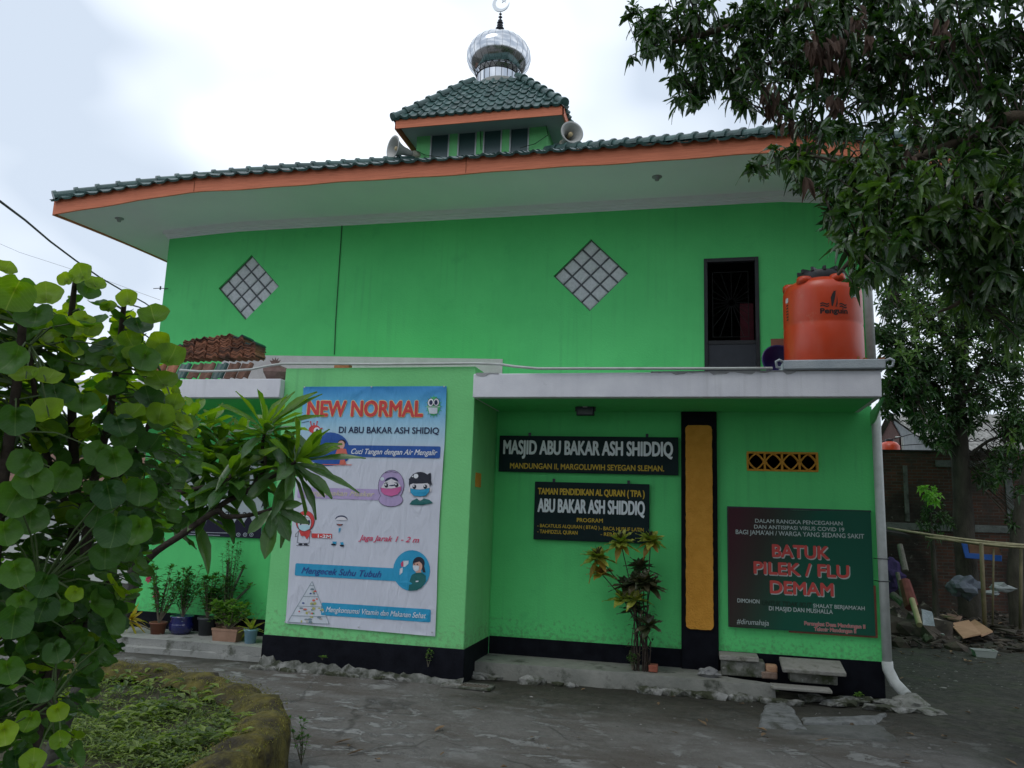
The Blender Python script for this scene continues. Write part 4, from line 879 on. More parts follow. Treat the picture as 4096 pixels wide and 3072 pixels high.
# --- water tank
tx0, tx1 = ay(3133, 1300, -.95), ay(3455, 1300, -.95); rT = (tx1.x-tx0.x)/2*.99; TX = (tx0.x+tx1.x)/2; TYc = -.93
TZ = SZ1; ztop = ay(3300, 1105, TYc-rT).z; Ht = ztop-TZ+.10
W_ = thing('water_tank', (TX, TYc, TZ), 'round orange plastic water tank standing on the concrete shelf above the canopy', 'water tank')
OR = mat('orange_tank_plastic', (.53, .050, .012), (.60, .062, .016), scale=2, rough=.32, spec=.5, bump=.05, bscale=20, spots=[(4, (.50, .07, .03), .6, .8), (7, (.55, .16, .09), .62, .8)], streak=(.48, .11, .06))
b_ = MB(); b_.lathe([(rT*.97, 0), (rT, .03), (rT*1.0, Ht*.42), (rT*.985, Ht*.44), (rT, Ht*.46), (rT, Ht*.80), (rT*.99, Ht*.84), (rT*.93, Ht*.895), (rT*.92, Ht*.90), (rT*.80, Ht*.935), (rT*.50, Ht*.985), (rT*.48, Ht*1.02), (0, Ht*1.02)], (TX, TYc, TZ), 56)
b_.build('body', OR, W_, smooth=True)
for k in range(6):
    b_ = MB(); a = R(-130+60*k); c = Vector((TX+rT*.80*math.cos(a), TYc+rT*.80*math.sin(a), TZ+Ht*.90)); b_.lathe([(.10, -.02), (.10, .055), (.085, .075), (0, .075)], c, 14); b_.build('lug', OR, W_, smooth=True)
BL = mat('black_lid_plastic', (.015, .016, .02), (.03, .032, .036), scale=9, rough=.4)
b_ = MB(); b_.lathe([(rT*.60, Ht*.96), (rT*.62, Ht*1.01), (rT*.58, Ht*1.06), (rT*.25, Ht*1.10), (0, Ht*1.105)], (TX, TYc, TZ), 40)
for k in range(12):
    a = R(30*k); c = Vector((TX+rT*.50*math.cos(a), TYc+rT*.50*math.sin(a), TZ+Ht*1.07)); b_.obox(c, Vector((math.cos(a), math.sin(a), 0))*.06, Vector((-math.sin(a), math.cos(a), 0))*.02, Vector((0, 0, .03)))
b_.build('lid', BL, W_, smooth=False, bevel=.006)
# emblem and lettering wrapped on the drum
def wrap(mb, off):
    return mb.mapv(lambda p: Vector((TX+(rT+off)*math.sin(p.x/rT), TYc-(rT+off)*math.cos(p.x/rT), p.z)))
LK = flat('tank_black_print', (.02, .018, .018), .5)
tz_ = lambda py_: ay(3330, py_, TYc-rT).z
def sx(px_):   # pixel column -> arc length on the drum (front face)
    best = None
    for k in range(-80, 81):
        a = k/80*1.2; p = Vector((TX+rT*math.sin(a), TYc-rT*math.cos(a), TZ+Ht*.6)); d = p-CAM; x = 2048+FPX*d.dot(RGT)/d.dot(_f)
        if best is None or abs(x-px_) < best[0]: best = (abs(x-px_), a*rT)
    return best[1]
m_ = MB(); put_text(m_, 'Penguin', sx(3281), sx(3387), tz_(1252), tz_(1232), 0, bold=.03)
for (xa, xb, ya_, yb) in ((3281, 3317, 1213, 1211), (3281, 3317, 1222, 1220), (3357, 3386, 1216, 1214), (3357, 3386, 1226, 1224)):
    a0, a1 = sx(xa), sx(xb); n_ = 10
    P0 = [(a0+(a1-a0)*k/n_, tz_(ya_)+.010*math.sin(k/n_*2*math.pi)) for k in range(n_+1)]
    for (x0, z0), (x1, z1) in zip(P0, P0[1:]): m_.add([(x0, 0, z0-.008), (x1, 0, z1-.008), (x1, 0, z1+.008), (x0, 0, z0+.008)], [(0, 1, 2, 3)])
pg = [(3325, 1224), (3324, 1190), (3330, 1172), (3336, 1166), (3333, 1163), (3341, 1163), (3348, 1162), (3343, 1167), (3343, 1175), (3340, 1190), (3336, 1208), (3331, 1224)]
P0 = [Vector((sx(x), 0, tz_(y))) for x, y in pg]; m_.add(P0, [tuple(t) for t in tessellate_polygon([P0])])
pg = [(3348, 1180), (3351, 1195), (3350, 1215), (3345, 1224), (3352, 1226), (3340, 1226), (3346, 1212), (3348, 1196)]
P0 = [Vector((sx(x), 0, tz_(y))) for x, y in pg]; m_.add(P0, [tuple(t) for t in tessellate_polygon([P0])])
for k, yy in enumerate((1190, 1202, 1214, 1226, 1238, 1250)):
    a0 = sx(3140); m_.add([(a0-.02, 0, tz_(yy+8)+.01), (a0+.03, 0, tz_(yy+8)+.01), (a0+.03, 0, tz_(yy)), (a0-.02, 0, tz_(yy))], [(0, 1, 2, 3)])
wrap(m_, .004); m_.build('emblem', LK, W_)
for (px_, py_, w, h, nme) in ((3142, 1172, .07, .07, 'sticker'), (3416, 1165, .13, .10, 'sticker')):
    a0 = sx(px_); z0 = tz_(py_); m_ = MB(); pts_ = rrect(a0-w/2, a0+w/2, z0-h/2, z0+h/2, .02, 3); m_.add([(x, 0, z) for x, z in pts_], [tuple(range(len(pts_)))]); wrap(m_, .004); m_.build(nme, flat('white_sticker', (.5, .5, .5)), W_)

# board and basin beside the tank
a = ay(3083, 1362, -.55); b = ay(3140, 1455, -.55)
o = MB(); o.box(a.x, a.x+.35, -.57, -.545, CZ1+.002, a.z+.02); o = o.build('wooden_board', mat('red_brown_board', (.18, .075, .05), (.24, .11, .075), scale=9, rough=.8, stretch=(1, 1, 6)), origin=(a.x, -.55, CZ1)); tag(o, 'reddish brown square board leaning behind the orange tank by the black door', 'board')
c0 = ay(3113, 1440, -.85); o = MB(); o.lathe([(.0, -.10), (.16, -.10), (.235, .06), (.25, .06), (.25, .07), (.225, .06), (.15, -.085), (0, -.085)], (c0.x, -.85, CZ1+.225), 36, axis=Vector((.25, -1, .3)).normalized())
o = o.build('washing_basin', mat('navy_plastic', (.010, .012, .075), (.014, .016, .10), rough=.35), smooth=True, origin=(c0.x, -.85, CZ1)); tag(o, 'dark blue plastic basin propped on edge at the left end of the tank shelf', 'basin')
# rusty scraps on shelf end
o = MB()
q = random.Random(8)
for k in range(26):
    c = Vector((ay(3420+q.uniform(-20, 100), 1410, -1.2).x, -1.2+q.uniform(-.15, .15), SZ1+.01)); d = Vector((q.uniform(-1, 1), q.uniform(-1, 1), q.uniform(.4, 1.2))).normalized()
    o.leaf(c, d, Vector((0, -1, .3)), q.uniform(.10, .2), .03, .9, 3, 'lance')
o = o.build('dry_fern', leafmat('rusty_leaf', (.20, .07, .02), (.30, .13, .03), rough=.8, transl=.2, tcol=(1.5, 1, .4)), origin=(2.2, -1.2, SZ1)); tag(o, 'small rust brown dry fern growing at the right end of the tank shelf', 'fern')

# --- loudspeakers
HG = mat('grey_horn', (.34, .34, .32), (.40, .40, .38), scale=4, rough=.5)
def speaker(mouth, ax_, r, L_, label, name='loudspeaker'):
    a = Vector(ax_).normalized(); c = Vector(mouth)-a*L_
    S_ = thing(name, c, label, 'loudspeaker', 'horn loudspeakers at the tower')
    h_ = MB(); prof_ = [(.06, 0), (.065, .08), (.085, .16)]+[(.085+(r-.085)*((k/8)**1.9), .16+(L_-.16)*k/8) for k in range(1, 9)]
    h_.lathe([(p[0]-.0, p[1]) for p in prof_]+[(r+.02, L_-.005), (r+.02, L_+.01), (r-.01, L_+.008)]+[(max(.03, p[0]-.014), p[1]+.006) for p in prof_[::-1]], c, 36, axis=a); h_.build('horn', HG, S_, smooth=True)
    h_ = MB(); h_.lathe([(.0, -.16), (.085, -.15), (.09, -.02), (.06, .03), (0, .03)], c, 20, axis=a); h_.build('driver', mat('cream_driver', (.40, .38, .30), rough=.5), S_, smooth=True)
    h_ = MB(); h_.lathe([(.028, .16), (.03, L_*.72), (.05, L_*.80), (.045, L_*.88), (0, L_*.9)], c, 16, axis=a); h_.build('phase_plug', mat('brass_plug', (.42, .33, .18), rough=.5), S_, smooth=True)
    h_ = MB(); h_.tube([c+Vector((0, 0, .02)), c+Vector((0, .25, .1)), c+Vector((0, .4, .3))], .018, 6); h_.build('bracket', DARKMETAL, S_)
    return S_
m0 = ay(2288, 530, 2.9); speaker(m0, (.50, -.86, .02), .225, .48, 'grey horn loudspeaker below the right eave of the small tower')
m0 = ay(1572, 590, 2.9); speaker(m0, (-.62, -.78, -.02), .245, .50, 'grey horn loudspeaker beside the left foot of the small tower')
cb = MB(); cb.tube([ay(1660, 600, TY-.05), ay(1700, 620, TY-.05), ay(1760, 628, TY-.05)], .008, 5); cb.tube([ay(2180, 480, TY-.02), ay(2192, 540, TY-.05), ay(2140, 575, TY-.08), ay(2080, 592, TY-.1)], .008, 5); cb.tube([ay(1920, 512, TY-.02), ay(1924, 600, TY-.02)], .008, 5)
tag(cb.build('speaker_cable', mat('black_cable', (.012, .03, .015), rough=.6), origin=ay(1700, 620, TY-.05)), 'thin black cable sagging across the small tower wall', 'cable')

# --- overhead wire to the left wall
pts = []
for i, (px_, py_) in enumerate(((-250, 640), (0, 805), (100, 880), (200, 965), (300, 1040), (400, 1110), (500, 1168), (580, 1212), (648, 1262))):
    pts.append(ay(px_, py_, -8+8*(i/8)**1.0 if i < 8 else -.02))
o = MB(); o.tube(pts, [.011]*len(pts), 7); tag(o.build('overhead_wire', flat('grey_wire', (.08, .085, .09)), smooth=True, origin=pts[0]), 'thick grey overhead wire running down to the left corner of the mosque', 'wire')
o = MB(); o.tube([ay(-100, 940, 20), ay(0, 975, 20), ay(80, 1010, 20), ay(420, 1120, 20), ay(640, 1200, 20)], .008, 5); tag(o.build('thin_wire', flat('grey_wire2', (.2, .2, .2)), origin=ay(0, 975, 20)), 'faint thin wire far behind the left eave', 'wire')
o = MB(); q_ = ay(655, 1152, -.05); o.tube([q_+Vector((.06, .05, 0)), q_+Vector((-.1, 0, 0)), q_+Vector((-.2, -.02, -.01))], .007, 5); o.tube([q_+Vector((-.07, 0, -.03)), q_+Vector((-.07, 0, .035))], .014, 6); tag(o.build('wire_hook', DARKMETAL, origin=q_), 'small iron hook sticking out of the left wall corner', 'hook')

# --- stack of spare roof tiles on the left canopy
CL = [mat('clay_tile_a', (.20, .085, .05), (.36, .155, .09), scale=9, rough=.9, bump=.6, objr=.45, spots=[(9, (.10, .06, .05), .55, .7)]), mat('clay_tile_b', (.11, .06, .045), (.21, .11, .08), scale=9, rough=.9, bump=.6, objr=.45, spots=[(9, (.26, .13, .07), .6, .75)])]
GT = mat('old_green_tile', (.015, .06, .055), (.03, .09, .085), scale=6, rough=.4)
def clay(name, m):
    t_ = MB(); w, d, th = .20, .30, .013
    prof_ = [(-.5, 0.0), (-.42, .03), (-.30, .012), (-.12, -.006), (.05, .0), (.16, .04), (.28, .062), (.38, .05), (.47, .018), (.5, .0)]
    vs = []
    for y in (-d/2, d/2):
        for o_ in (0, -th):
            vs += [(x*w, y, z*.62+o_) for x, z in prof_]
    n_ = len(prof_); fs = []
    for i in range(n_-1): fs += [(i, i+1, 2*n_+i+1, 2*n_+i), (n_+i, 3*n_+i, 3*n_+i+1, n_+i+1), (i, n_+i, n_+i+1, i+1), (2*n_+i, 2*n_+i+1, 3*n_+i+1, 3*n_+i)]
    fs += [(0, 2*n_, 3*n_, n_), (n_-1, 2*n_-1, 4*n_-1, 3*n_-1)]
    t_.add(vs, fs); return t_.build(name, m, origin=(0, 0, 0))
x0 = ay(690, 1400, -1.1).x; x1 = ay(1035, 1400, -1.1).x; nC = 7; cw = (x1-x0)/nC
src = None; q = random.Random(2)
heights = [10, 14, 15, 16, 17, 16, 11]
sA = clay('clay_tile', CL[0]); sB = clay('clay_tile', CL[1]); sG = clay('clay_tile', GT)
first = {id(sA): 1, id(sB): 1, id(sG): 1}
def place_tile(s_, loc, rot, label, grp):
    o_ = s_ if first.get(id(s_)) else s_.copy()
    if first.get(id(s_)): first[id(s_)] = 0
    else: sc.collection.objects.link(o_)
    o_.location = loc; o_.rotation_euler = rot; tag(o_, label, 'roof tile', grp)
zt0 = ay(850, 1432, -1.12).z; ztp = ay(830, 1345, -1.12).z; dzt = (ztp-zt0)/16.5
for c in range(nC):
    for k in range(heights[c]):
        s_ = q.choice([sA, sA, sB])
        lab = 'flat brown clay roof tile lying in the tall stack on the left canopy'
        if k == heights[c]-1 and c in (0, 5, 6): s_ = sG; lab = 'dark green glazed roof tile on top of the clay tile stack'
        place_tile(s_, (x0+(c+.5)*cw+q.uniform(-.008, .008), -1.02+q.uniform(-.015, .015), zt0+k*dzt), (R(q.uniform(-1, 1)), R(q.uniform(-1.5, 1.5)), R(q.uniform(-2, 2))), lab, 'clay roof tiles stacked on the canopy' if s_ is not sG else 'green tiles on top of the stack')
for k in range(8):
    s_ = sG if k in (2, 5) else q.choice([sA, sB])
    place_tile(s_, (x0-.05+k*cw*.98, -1.31, CZ1+.10), (R(q.uniform(58, 66)), 0, R(q.uniform(-4, 4))), ('dark green' if s_ is sG else 'brown clay')+' roof tile leaning upright below the tile stack', 'roof tiles leaning in front of the stack'+(' (green)' if s_ is sG else ''))
# soil/trash bag and brick on block roof
p = ay(1095, 1465, -1.2); o = MB(); o.blob((p.x, -1.15, CZ1+.10), .17, 2, .5, 3, (1.2, .8, .8)); 
for k in range(5): a = R(40+25*k); o.leaf((p.x, -1.15, CZ1+.22), Vector((math.cos(a), -.2, math.sin(a))), Vector((0, -1, 0)), .13, .05, .1, 2)
tag(o.build('tied_sack', mat('brown_sack', (.16, .10, .09), (.22, .15, .13), scale=9, rough=.9), origin=(p.x, -1.15, CZ1)), 'small brown tied sack lying between the tile stack and the block', 'sack')
p = ay(1372, 1440, -1.0); o = MB(); o.box(p.x-.12, p.x+.13, -1.05, -.93, BZ+.001, BZ+.11); tag(o.build('brick', mat('orange_brick', (.36, .12, .06), (.45, .17, .09), scale=10, rough=.9, bump=.6), origin=(p.x, -1, BZ), bevel=.008), 'orange brick lying on top of the banner block', 'brick')
p = ay(1348, 1440, -1.0); o = MB(); o.box(p.x-.09, p.x+.0, -.9, -.8, BZ+.001, BZ+.09); tag(o.build('brick', mat('brown_brick', (.18, .10, .08), (.25, .14, .11), scale=10, rough=.9, bump=.6), origin=(p.x, -.85, BZ), bevel=.008), 'dull brown half brick behind the orange brick on the block', 'brick')
# ------------------------------------------------------------------ ground
GM = bpy.data.materials.new('worn_yard_ground'); GM.use_nodes = True
n = GM.node_tree.nodes; l = GM.node_tree.links; b = n['Principled BSDF']; b.inputs['Roughness'].default_value = .88; b.inputs['Specular IOR Level'].default_value = .3
g = n.new('ShaderNodeNewGeometry'); POS = g.outputs['Position']
def nz(scale, stretch=(1, 1, 1), detail=8, rough=.6, dist=0):
    m_ = n.new('ShaderNodeMapping'); m_.inputs['Scale'].default_value = stretch; l.new(POS, m_.inputs[0])
    t = n.new('ShaderNodeTexNoise'); t.inputs['Scale'].default_value = scale; t.inputs['Detail'].default_value = detail; t.inputs['Roughness'].default_value = rough; t.inputs['Distortion'].default_value = dist
    l.new(m_.outputs[0], t.inputs['Vector']); return t.outputs[0]
def mrg(v, a, b_, c=0, d=1):
    m_ = n.new('ShaderNodeMapRange'); m_.inputs[1].default_value = a; m_.inputs[2].default_value = b_; m_.inputs[3].default_value = c; m_.inputs[4].default_value = d; l.new(v, m_.inputs[0]); return m_.outputs[0]
def mth(op, a, b_):
    m_ = n.new('ShaderNodeMath'); m_.operation = op
    for i, v in enumerate((a, b_)):
        if isinstance(v, (int, float)): m_.inputs[i].default_value = v
        else: l.new(v, m_.inputs[i])
    return m_.outputs[0]
def mixc(f, a, b_):
    m_ = n.new('ShaderNodeMixRGB'); l.new(f, m_.inputs[0])
    for i, v in ((1, a), (2, b_)):
        if isinstance(v, tuple): m_.inputs[i].default_value = (*v, 1)
        else: l.new(v, m_.inputs[i])
    return m_.outputs[0]
sp = n.new('ShaderNodeSeparateXYZ'); l.new(POS, sp.inputs[0]); GX, GY = sp.outputs[0], sp.outputs[1]
base = mixc(mrg(nz(1.2, detail=6), .35, .65), (.115, .108, .096), (.165, .158, .145))
base = mixc(mrg(nz(9, detail=8, rough=.75), .45, .75), base, (.185, .175, .16))
# earth brought in by feet and rain, in long smears
base = mixc(mrg(nz(.9, (.6, 1.6, 1)), .48, .62), base, (.105, .092, .078))
# pale worn screed showing through
pale = mth('MULTIPLY', mrg(nz(2.6, (1, 1.3, 1), 12, .72, .5), .525, .565), mrg(nz(.75), .40, .53))
base = mixc(mth('MULTIPLY', pale, .62), base, (.33, .335, .32))
base = mixc(mrg(nz(26, detail=4), .66, .74, 0, .7), base, (.33, .32, .30))
base = mixc(mrg(nz(19, detail=5), .67, .73, 0, .8), base, (.03, .027, .022))
vo = n.new('ShaderNodeTexVoronoi'); vo.feature = 'DISTANCE_TO_EDGE'; vo.inputs['Scale'].default_value = .75
vm = n.new('ShaderNodeMixRGB'); vm.inputs[0].default_value = .16; wn = n.new('ShaderNodeTexNoise'); wn.inputs['Scale'].default_value = 2.2; wn.inputs['Detail'].default_value = 8; l.new(POS, wn.inputs['Vector']); l.new(POS, vm.inputs[1]); l.new(wn.outputs['Color'], vm.inputs[2]); l.new(vm.outputs[0], vo.inputs['Vector'])
crack = mth('MULTIPLY', mrg(vo.outputs['Distance'], .012, .003), mrg(nz(.8), .45, .55))
base = mixc(mth('MULTIPLY', crack, .45), base, (.02, .019, .015))
# damp moss along the building
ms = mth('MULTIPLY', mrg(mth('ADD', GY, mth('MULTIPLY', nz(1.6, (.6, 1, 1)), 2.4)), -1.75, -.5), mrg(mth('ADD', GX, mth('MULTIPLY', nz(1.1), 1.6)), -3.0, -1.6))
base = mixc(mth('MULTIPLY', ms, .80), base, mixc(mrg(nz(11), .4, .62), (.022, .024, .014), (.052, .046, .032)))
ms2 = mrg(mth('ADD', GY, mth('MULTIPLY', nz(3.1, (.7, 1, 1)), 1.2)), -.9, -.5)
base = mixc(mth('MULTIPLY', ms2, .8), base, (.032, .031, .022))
# bare soil to the right and behind
dirt = mrg(mth('ADD', mth('ADD', GX, mth('MULTIPLY', GY, .25)), mth('MULTIPLY', nz(1.3), 1.3)), 2.7, 3.3)
base = mixc(mth('MULTIPLY', dirt, .92), base, mixc(mrg(nz(7), .38, .62), (.030, .030, .024), (.060, .058, .046)))
base = mixc(mth('MULTIPLY', dirt, mrg(nz(1.4), .5, .66, 0, .45)), base, (.045, .062, .025))
l.new(base, b.inputs['Base Color'])
hgt = mth('ADD', mth('MULTIPLY', nz(5, detail=9, rough=.65), 1.0), mth('MULTIPLY', pale, .12))
bn = n.new('ShaderNodeBump'); bn.inputs['Strength'].default_value = 1.0; bn.inputs['Distance'].default_value = .07; l.new(hgt, bn.inputs['Height']); l.new(bn.outputs[0], b.inputs['Normal'])
def gz(x, y):
    w = max(0, min(1, (x-2.6)/2))*max(0, min(1, (y-4)/4))
    f = max(0, 1-abs(x)/30)*max(0, 1-abs(y)/30)
    return .018*noise.noise(Vector((x*.9, y*.9, 0)))*f+.006*noise.noise(Vector((x*5, y*5, 2)))*f-.012 + w*(.22+.16*noise.noise(Vector((x*1.1, y*1.3, 5))))
xs = [-300, -120, -50, -25, -15, -11]+[-9+.14*i for i in range(int(19/.14))]+[10.5, 13, 18, 30, 60, 150, 300]
ys = [-300, -120, -50, -25, -16]+[-13+.14*i for i in range(int(16/.14))]+[3.2+.3*i for i in range(32)]+[13.5, 16, 22, 40, 90, 300]
g_ = MB(); g_.add([(x, y, gz(x, y)) for y in ys for x in xs], [(j*len(xs)+i, j*len(xs)+i+1, (j+1)*len(xs)+i+1, (j+1)*len(xs)+i) for j in range(len(ys)-1) for i in range(len(xs)-1)])
tag(g_.build('ground', GM, smooth=True), kind='structure')

def slab(mb, pts, z0, z1, jit=.015, seed=1, step=.12, taper=.02):
    """slab with broken edges"""
    q = random.Random(seed); P = []
    for i in range(len(pts)):
        a, b_ = Vector((*pts[i], 0)), Vector((*pts[(i+1) % len(pts)], 0)); k = max(1, int((b_-a).length/step))
        for j in range(k): P.append(a.lerp(b_, j/k)+Vector((q.uniform(-jit, jit), q.uniform(-jit, jit), 0)))
    c = sum(P, Vector())/len(P); nP = len(P)
    top = [Vector((p.x, p.y, z1)) for p in P]; mid = [Vector((p.x+(p.x-c.x)*0, p.y, z1-.03))+(p-c).normalized()*taper for p in P]; bot = [Vector((p.x, p.y, z0))+(p-c).normalized()*(taper+q.uniform(0, jit*2)) for p in P]
    tri = tessellate_polygon([top]); vs = top+mid+bot
    mb.add(vs, [tuple(t) for t in tri]+[(i, (i+1) % nP, nP+(i+1) % nP, nP+i) for i in range(nP)]+[(nP+i, nP+(i+1) % nP, 2*nP+(i+1) % nP, 2*nP+i) for i in range(nP)])
s_ = MB(); slab(s_, [(-3.07, -.02), (-3.20, -.78), (-2.0, -.74), (-.9, -.72), (0, -.80), (.45, -.86), (.95, -.70), (.40, -.45), (.36, -.03)], -.02, .205, .012, 3)
tag(s_.build('path', mat('recess_step', (.17, .175, .155), (.24, .24, .215), scale=3, rough=.9, bump=.5, bscale=22, spots=[(3.4, (.06, .065, .05), .55, .68), (16, (.33, .33, .31), .66, .78)]), bevel=.012), kind='structure')
s_ = MB(); slab(s_, [(-11.5, .3), (-11.5, -1.02), (-8, -.98), (-6.13, -.96), (-6.13, .3)], .07, .20, .008, 4, taper=-.01); slab(s_, [(-11.5, .3), (-11.5, -.99), (-8, -.95), (-6.14, -.93), (-6.14, .3)], -.03, .10, .008, 4, taper=.10)
tag(s_.build('path', mat('porch_step', (.24, .245, .23), (.31, .31, .29), scale=3, rough=.9, bump=.4, spots=[(4, (.09, .095, .075), .55, .66)]), bevel=.01), kind='structure')
# crumbling render skirts (rough footings showing at wall bases)
s_ = MB(); q = random.Random(11)
for k in range(24):
    x = q.uniform(-6.2, -3.2); s_.blob((x, -1.37-q.random()*.08, .0), q.uniform(.04, .11), 1, .8, k, (1.5, .5, .5))
for k in range(34):
    x = q.uniform(-3.15, 1.4); s_.blob((x, -.82-q.random()*.10, .02), q.uniform(.05, .13), 1, .8, k+60, (1.5, .5, .6))
for k in range(16):
    x = q.uniform(1.2, 2.5); s_.blob((x, -.30-q.random()*.5, .02), q.uniform(.06, .15), 1, .8, k+160, (1.5, .8, .45))
tag(s_.build('rubble', mat('broken_footing', (.16, .16, .145), (.30, .30, .285), scale=7, rough=.95, bump=.8, bscale=20, spots=[(4, (.04, .045, .025), .42, .56)])), 'crumbling pale footing rubble along the foot of the green walls', 'rubble', kind='stuff')
# small stones and litter bits
s_ = MB(); q = random.Random(12)
for k in range(300):
    if k < 150: p = az(q.uniform(700, 4090), q.uniform(2690, 3070), 0)
    else: p = az(q.uniform(3560, 4090), q.uniform(2520, 2760), 0)
    if p.x < -3.3 and p.y < -4.6: continue
    if p.y > 8: continue
    s_.blob((p.x, p.y, gz(p.x, p.y)), q.uniform(.005, .015)*(1+(q.random() > .96)), 1, .9, k, (1.3, 1, .6))
tag(s_.build('gravel', mat('pale_grit', (.10, .095, .085), (.26, .25, .235), scale=2, rough=.95, island=.4)), 'scattered pale pebbles and grit on the worn yard', 'gravel', kind='stuff')
# leaf litter
s_ = MB()
for k in range(260):
    p = az(q.uniform(1200, 4090), q.uniform(2560, 3070), 0) if k < 60 else Vector((q.uniform(3.2, 9), q.uniform(3.5, 10.5), 0))
    a = q.uniform(0, 6.28); s_.leaf((p.x, p.y, gz(p.x, p.y)+.012), Vector((math.cos(a), math.sin(a), .1)), Vector((0, 0, 1)), q.uniform(.06, .18), q.uniform(.02, .06), -.1, 3, 'lance', .3)
tag(s_.build('leaf_litter', leafmat('dead_leaf', (.06, .04, .02), (.26, .17, .09), rough=.8, transl=.1, tcol=(1, .8, .5))), 'dry fallen leaves scattered over the yard and dirt', 'leaves', kind='stuff')

# drain grate
c = [az(1775, 2747, .01), az(1802, 2727, .01), az(1961, 2739, .01), az(1951, 2757, .01)]
cx = sum(p.x for p in c)/4; cy = sum(p.y for p in c)/4
G_ = thing('drain_grate', (cx, cy, 0), 'rectangular slotted drain grate set in the yard at the corner of the banner block', 'drain grate')
f = MB(); hx, hy = .34, .14; t = .035
for (a0, a1, b0, b1) in ((-hx, hx, -hy, -hy+t), (-hx, hx, hy-t, hy), (-hx, -hx+t*1.6, -hy+t, hy-t), (hx-t*1.6, hx, -hy+t, hy-t)): f.box(cx+a0, cx+a1, cy+b0, cy+b1, -.01, .022)
f.build('frame', CONCD, G_, bevel=.004)
f = MB()
for k in range(13): x = cx-hx+.075+(2*hx-.15)*k/12; f.obox((x, cy, .008), Vector((.009, 0, 0)), Vector((.012, hy-t, 0)), Vector((0, 0, .008)))
f.build('bars', mat('rusty_bars', (.16, .13, .10), (.22, .19, .16), scale=30, rough=.8), G_)
f = MB(); f.box(cx-hx+.03, cx+hx-.03, cy-hy+.03, cy+hy-.03, -.012, -.002); f.build('pit', INSIDE, G_)
# lump of concrete round the pipe foot
f = MB(); p = az(3590, 2760, .03); f.blob((2.66, -.42, .02), .20, 3, .45, 5, (1.1, 1.0, .62)); f.blob((2.80, -.66, .0), .15, 3, .5, 6, (1.2, 1.0, .35)); f.blob((2.48, -.45, 0), .16, 3, .5, 9, (1.3, 1, .5))
tag(f.build('concrete_lump', mat('pale_lump', (.13, .135, .115), (.25, .25, .23), scale=4, rough=.95, bump=.8, bscale=15, spots=[(5, (.09, .10, .07), .5, .62)]), origin=(2.7, -.5, 0), smooth=False), 'rough grey lump of concrete round the foot of the drainpipe', 'concrete lump')
# broken slabs lying in the yard
def ground_slab(pts, z1, label, seed, m=CONC):
    P = [az(*p, z1) for p in pts]; f = MB(); slab(f, [(p.x, p.y) for p in P], -.02, z1, .02, seed, .1, .03); tag(f.build('concrete_slab', m, bevel=.006, origin=P[0]), label, 'concrete slab')
GSM = mat('yard_slab', (.085, .088, .08), (.14, .14, .13), scale=6, rough=.9, bump=.6, spots=[(3, (.06, .062, .048), .5, .65)])
GSM2 = mat('yard_slab_light', (.12, .125, .12), (.20, .205, .20), scale=7, rough=.95, bump=.9, bscale=14, spots=[(5, (.06, .062, .05), .5, .64)])
ground_slab([(3065, 2815), (3125, 2800), (3165, 2830), (3200, 2880), (3225, 2915), (3130, 2900), (3040, 2895)], .02, 'light grey curved broken concrete slab in the yard below the maroon and green notice', 2, GSM2)
ground_slab([(3215, 2868), (3480, 2862), (3540, 2850), (3480, 2885), (3225, 2890)], .022, 'long pale concrete strip in the yard in front of the drainpipe', 4, GSM2)
ground_slab([(3150, 2925), (3245, 2900), (3520, 2900), (3590, 2960), (3480, 2955), (3350, 2935)], .012, 'grey broken slab edge in the lower right of the yard', 6, GSM)
# slabs and bricks leaning at the right wall
def wbox(px0, px1, pyt, pyb, y, d, m, name, label, cat, tilt=0, bev=.012, jit=True, dz=0):
    A, B, C_ = ay(px0, pyt, y), ay(px1, pyt, y), ay(px0, pyb, y); c = Vector(((A.x+B.x)/2, y+d/2, (A.z+C_.z)/2+dz))
    f = MB(); f.obox(c, Vector(((B.x-A.x)/2, 0, 0)), Vector((0, d/2*math.cos(tilt), d/2*math.sin(tilt))), Vector((0, -math.sin(tilt), math.cos(tilt)))*(A.z-C_.z)/2)
    o = f.build(name, m, bevel=bev, origin=(c.x, c.y, C_.z)); return tag(o, label, cat)
LS = mat('pale_cement_slab', (.22, .215, .19), (.31, .30, .27), scale=5, rough=.9, bump=.7, spots=[(5, (.12, .12, .09), .52, .66)])
wbox(2885, 3060, 2640, 2700, -.45, .36, CONCD, 'concrete_block', 'grey concrete block under the fluted slab right of the black pilaster', 'concrete block')
wbox(2878, 3036, 2620, 2640, -.48, .38, LS, 'fluted_slab', 'pale fluted concrete slab lying on a block right of the pilaster', 'concrete slab')
o = wbox(3130, 3385, 2660, 2678, -.62, .46, LS, 'tilted_slab', 'large pale cement slab tilted on bricks below the maroon and green notice', 'concrete slab', tilt=R(10))
wbox(3160, 3350, 2690, 2728, -.5, .3, CONCD, 'concrete_block', 'dark stained block hidden under the large tilted slab', 'concrete block')
wbox(3085, 3330, 2745, 2758, -.80, .26, LS, 'cement_strip', 'thin pale cement strip on the ground in front of the tilted slab', 'concrete slab')
wbox(3063, 3110, 2660, 2690, -.45, .16, mat('orange_stone', (.34, .17, .09), (.42, .25, .15), scale=8, rough=.9, bump=.6), 'brick', 'small orange brick between the two slab piles', 'brick', bev=.02)
wbox(3045, 3110, 2685, 2715, -.46, .2, mat('brown_stone', (.17, .11, .08), (.24, .17, .13), scale=8, rough=.9, bump=.6), 'brick', 'dull brown brick under the small orange brick', 'brick', bev=.02)
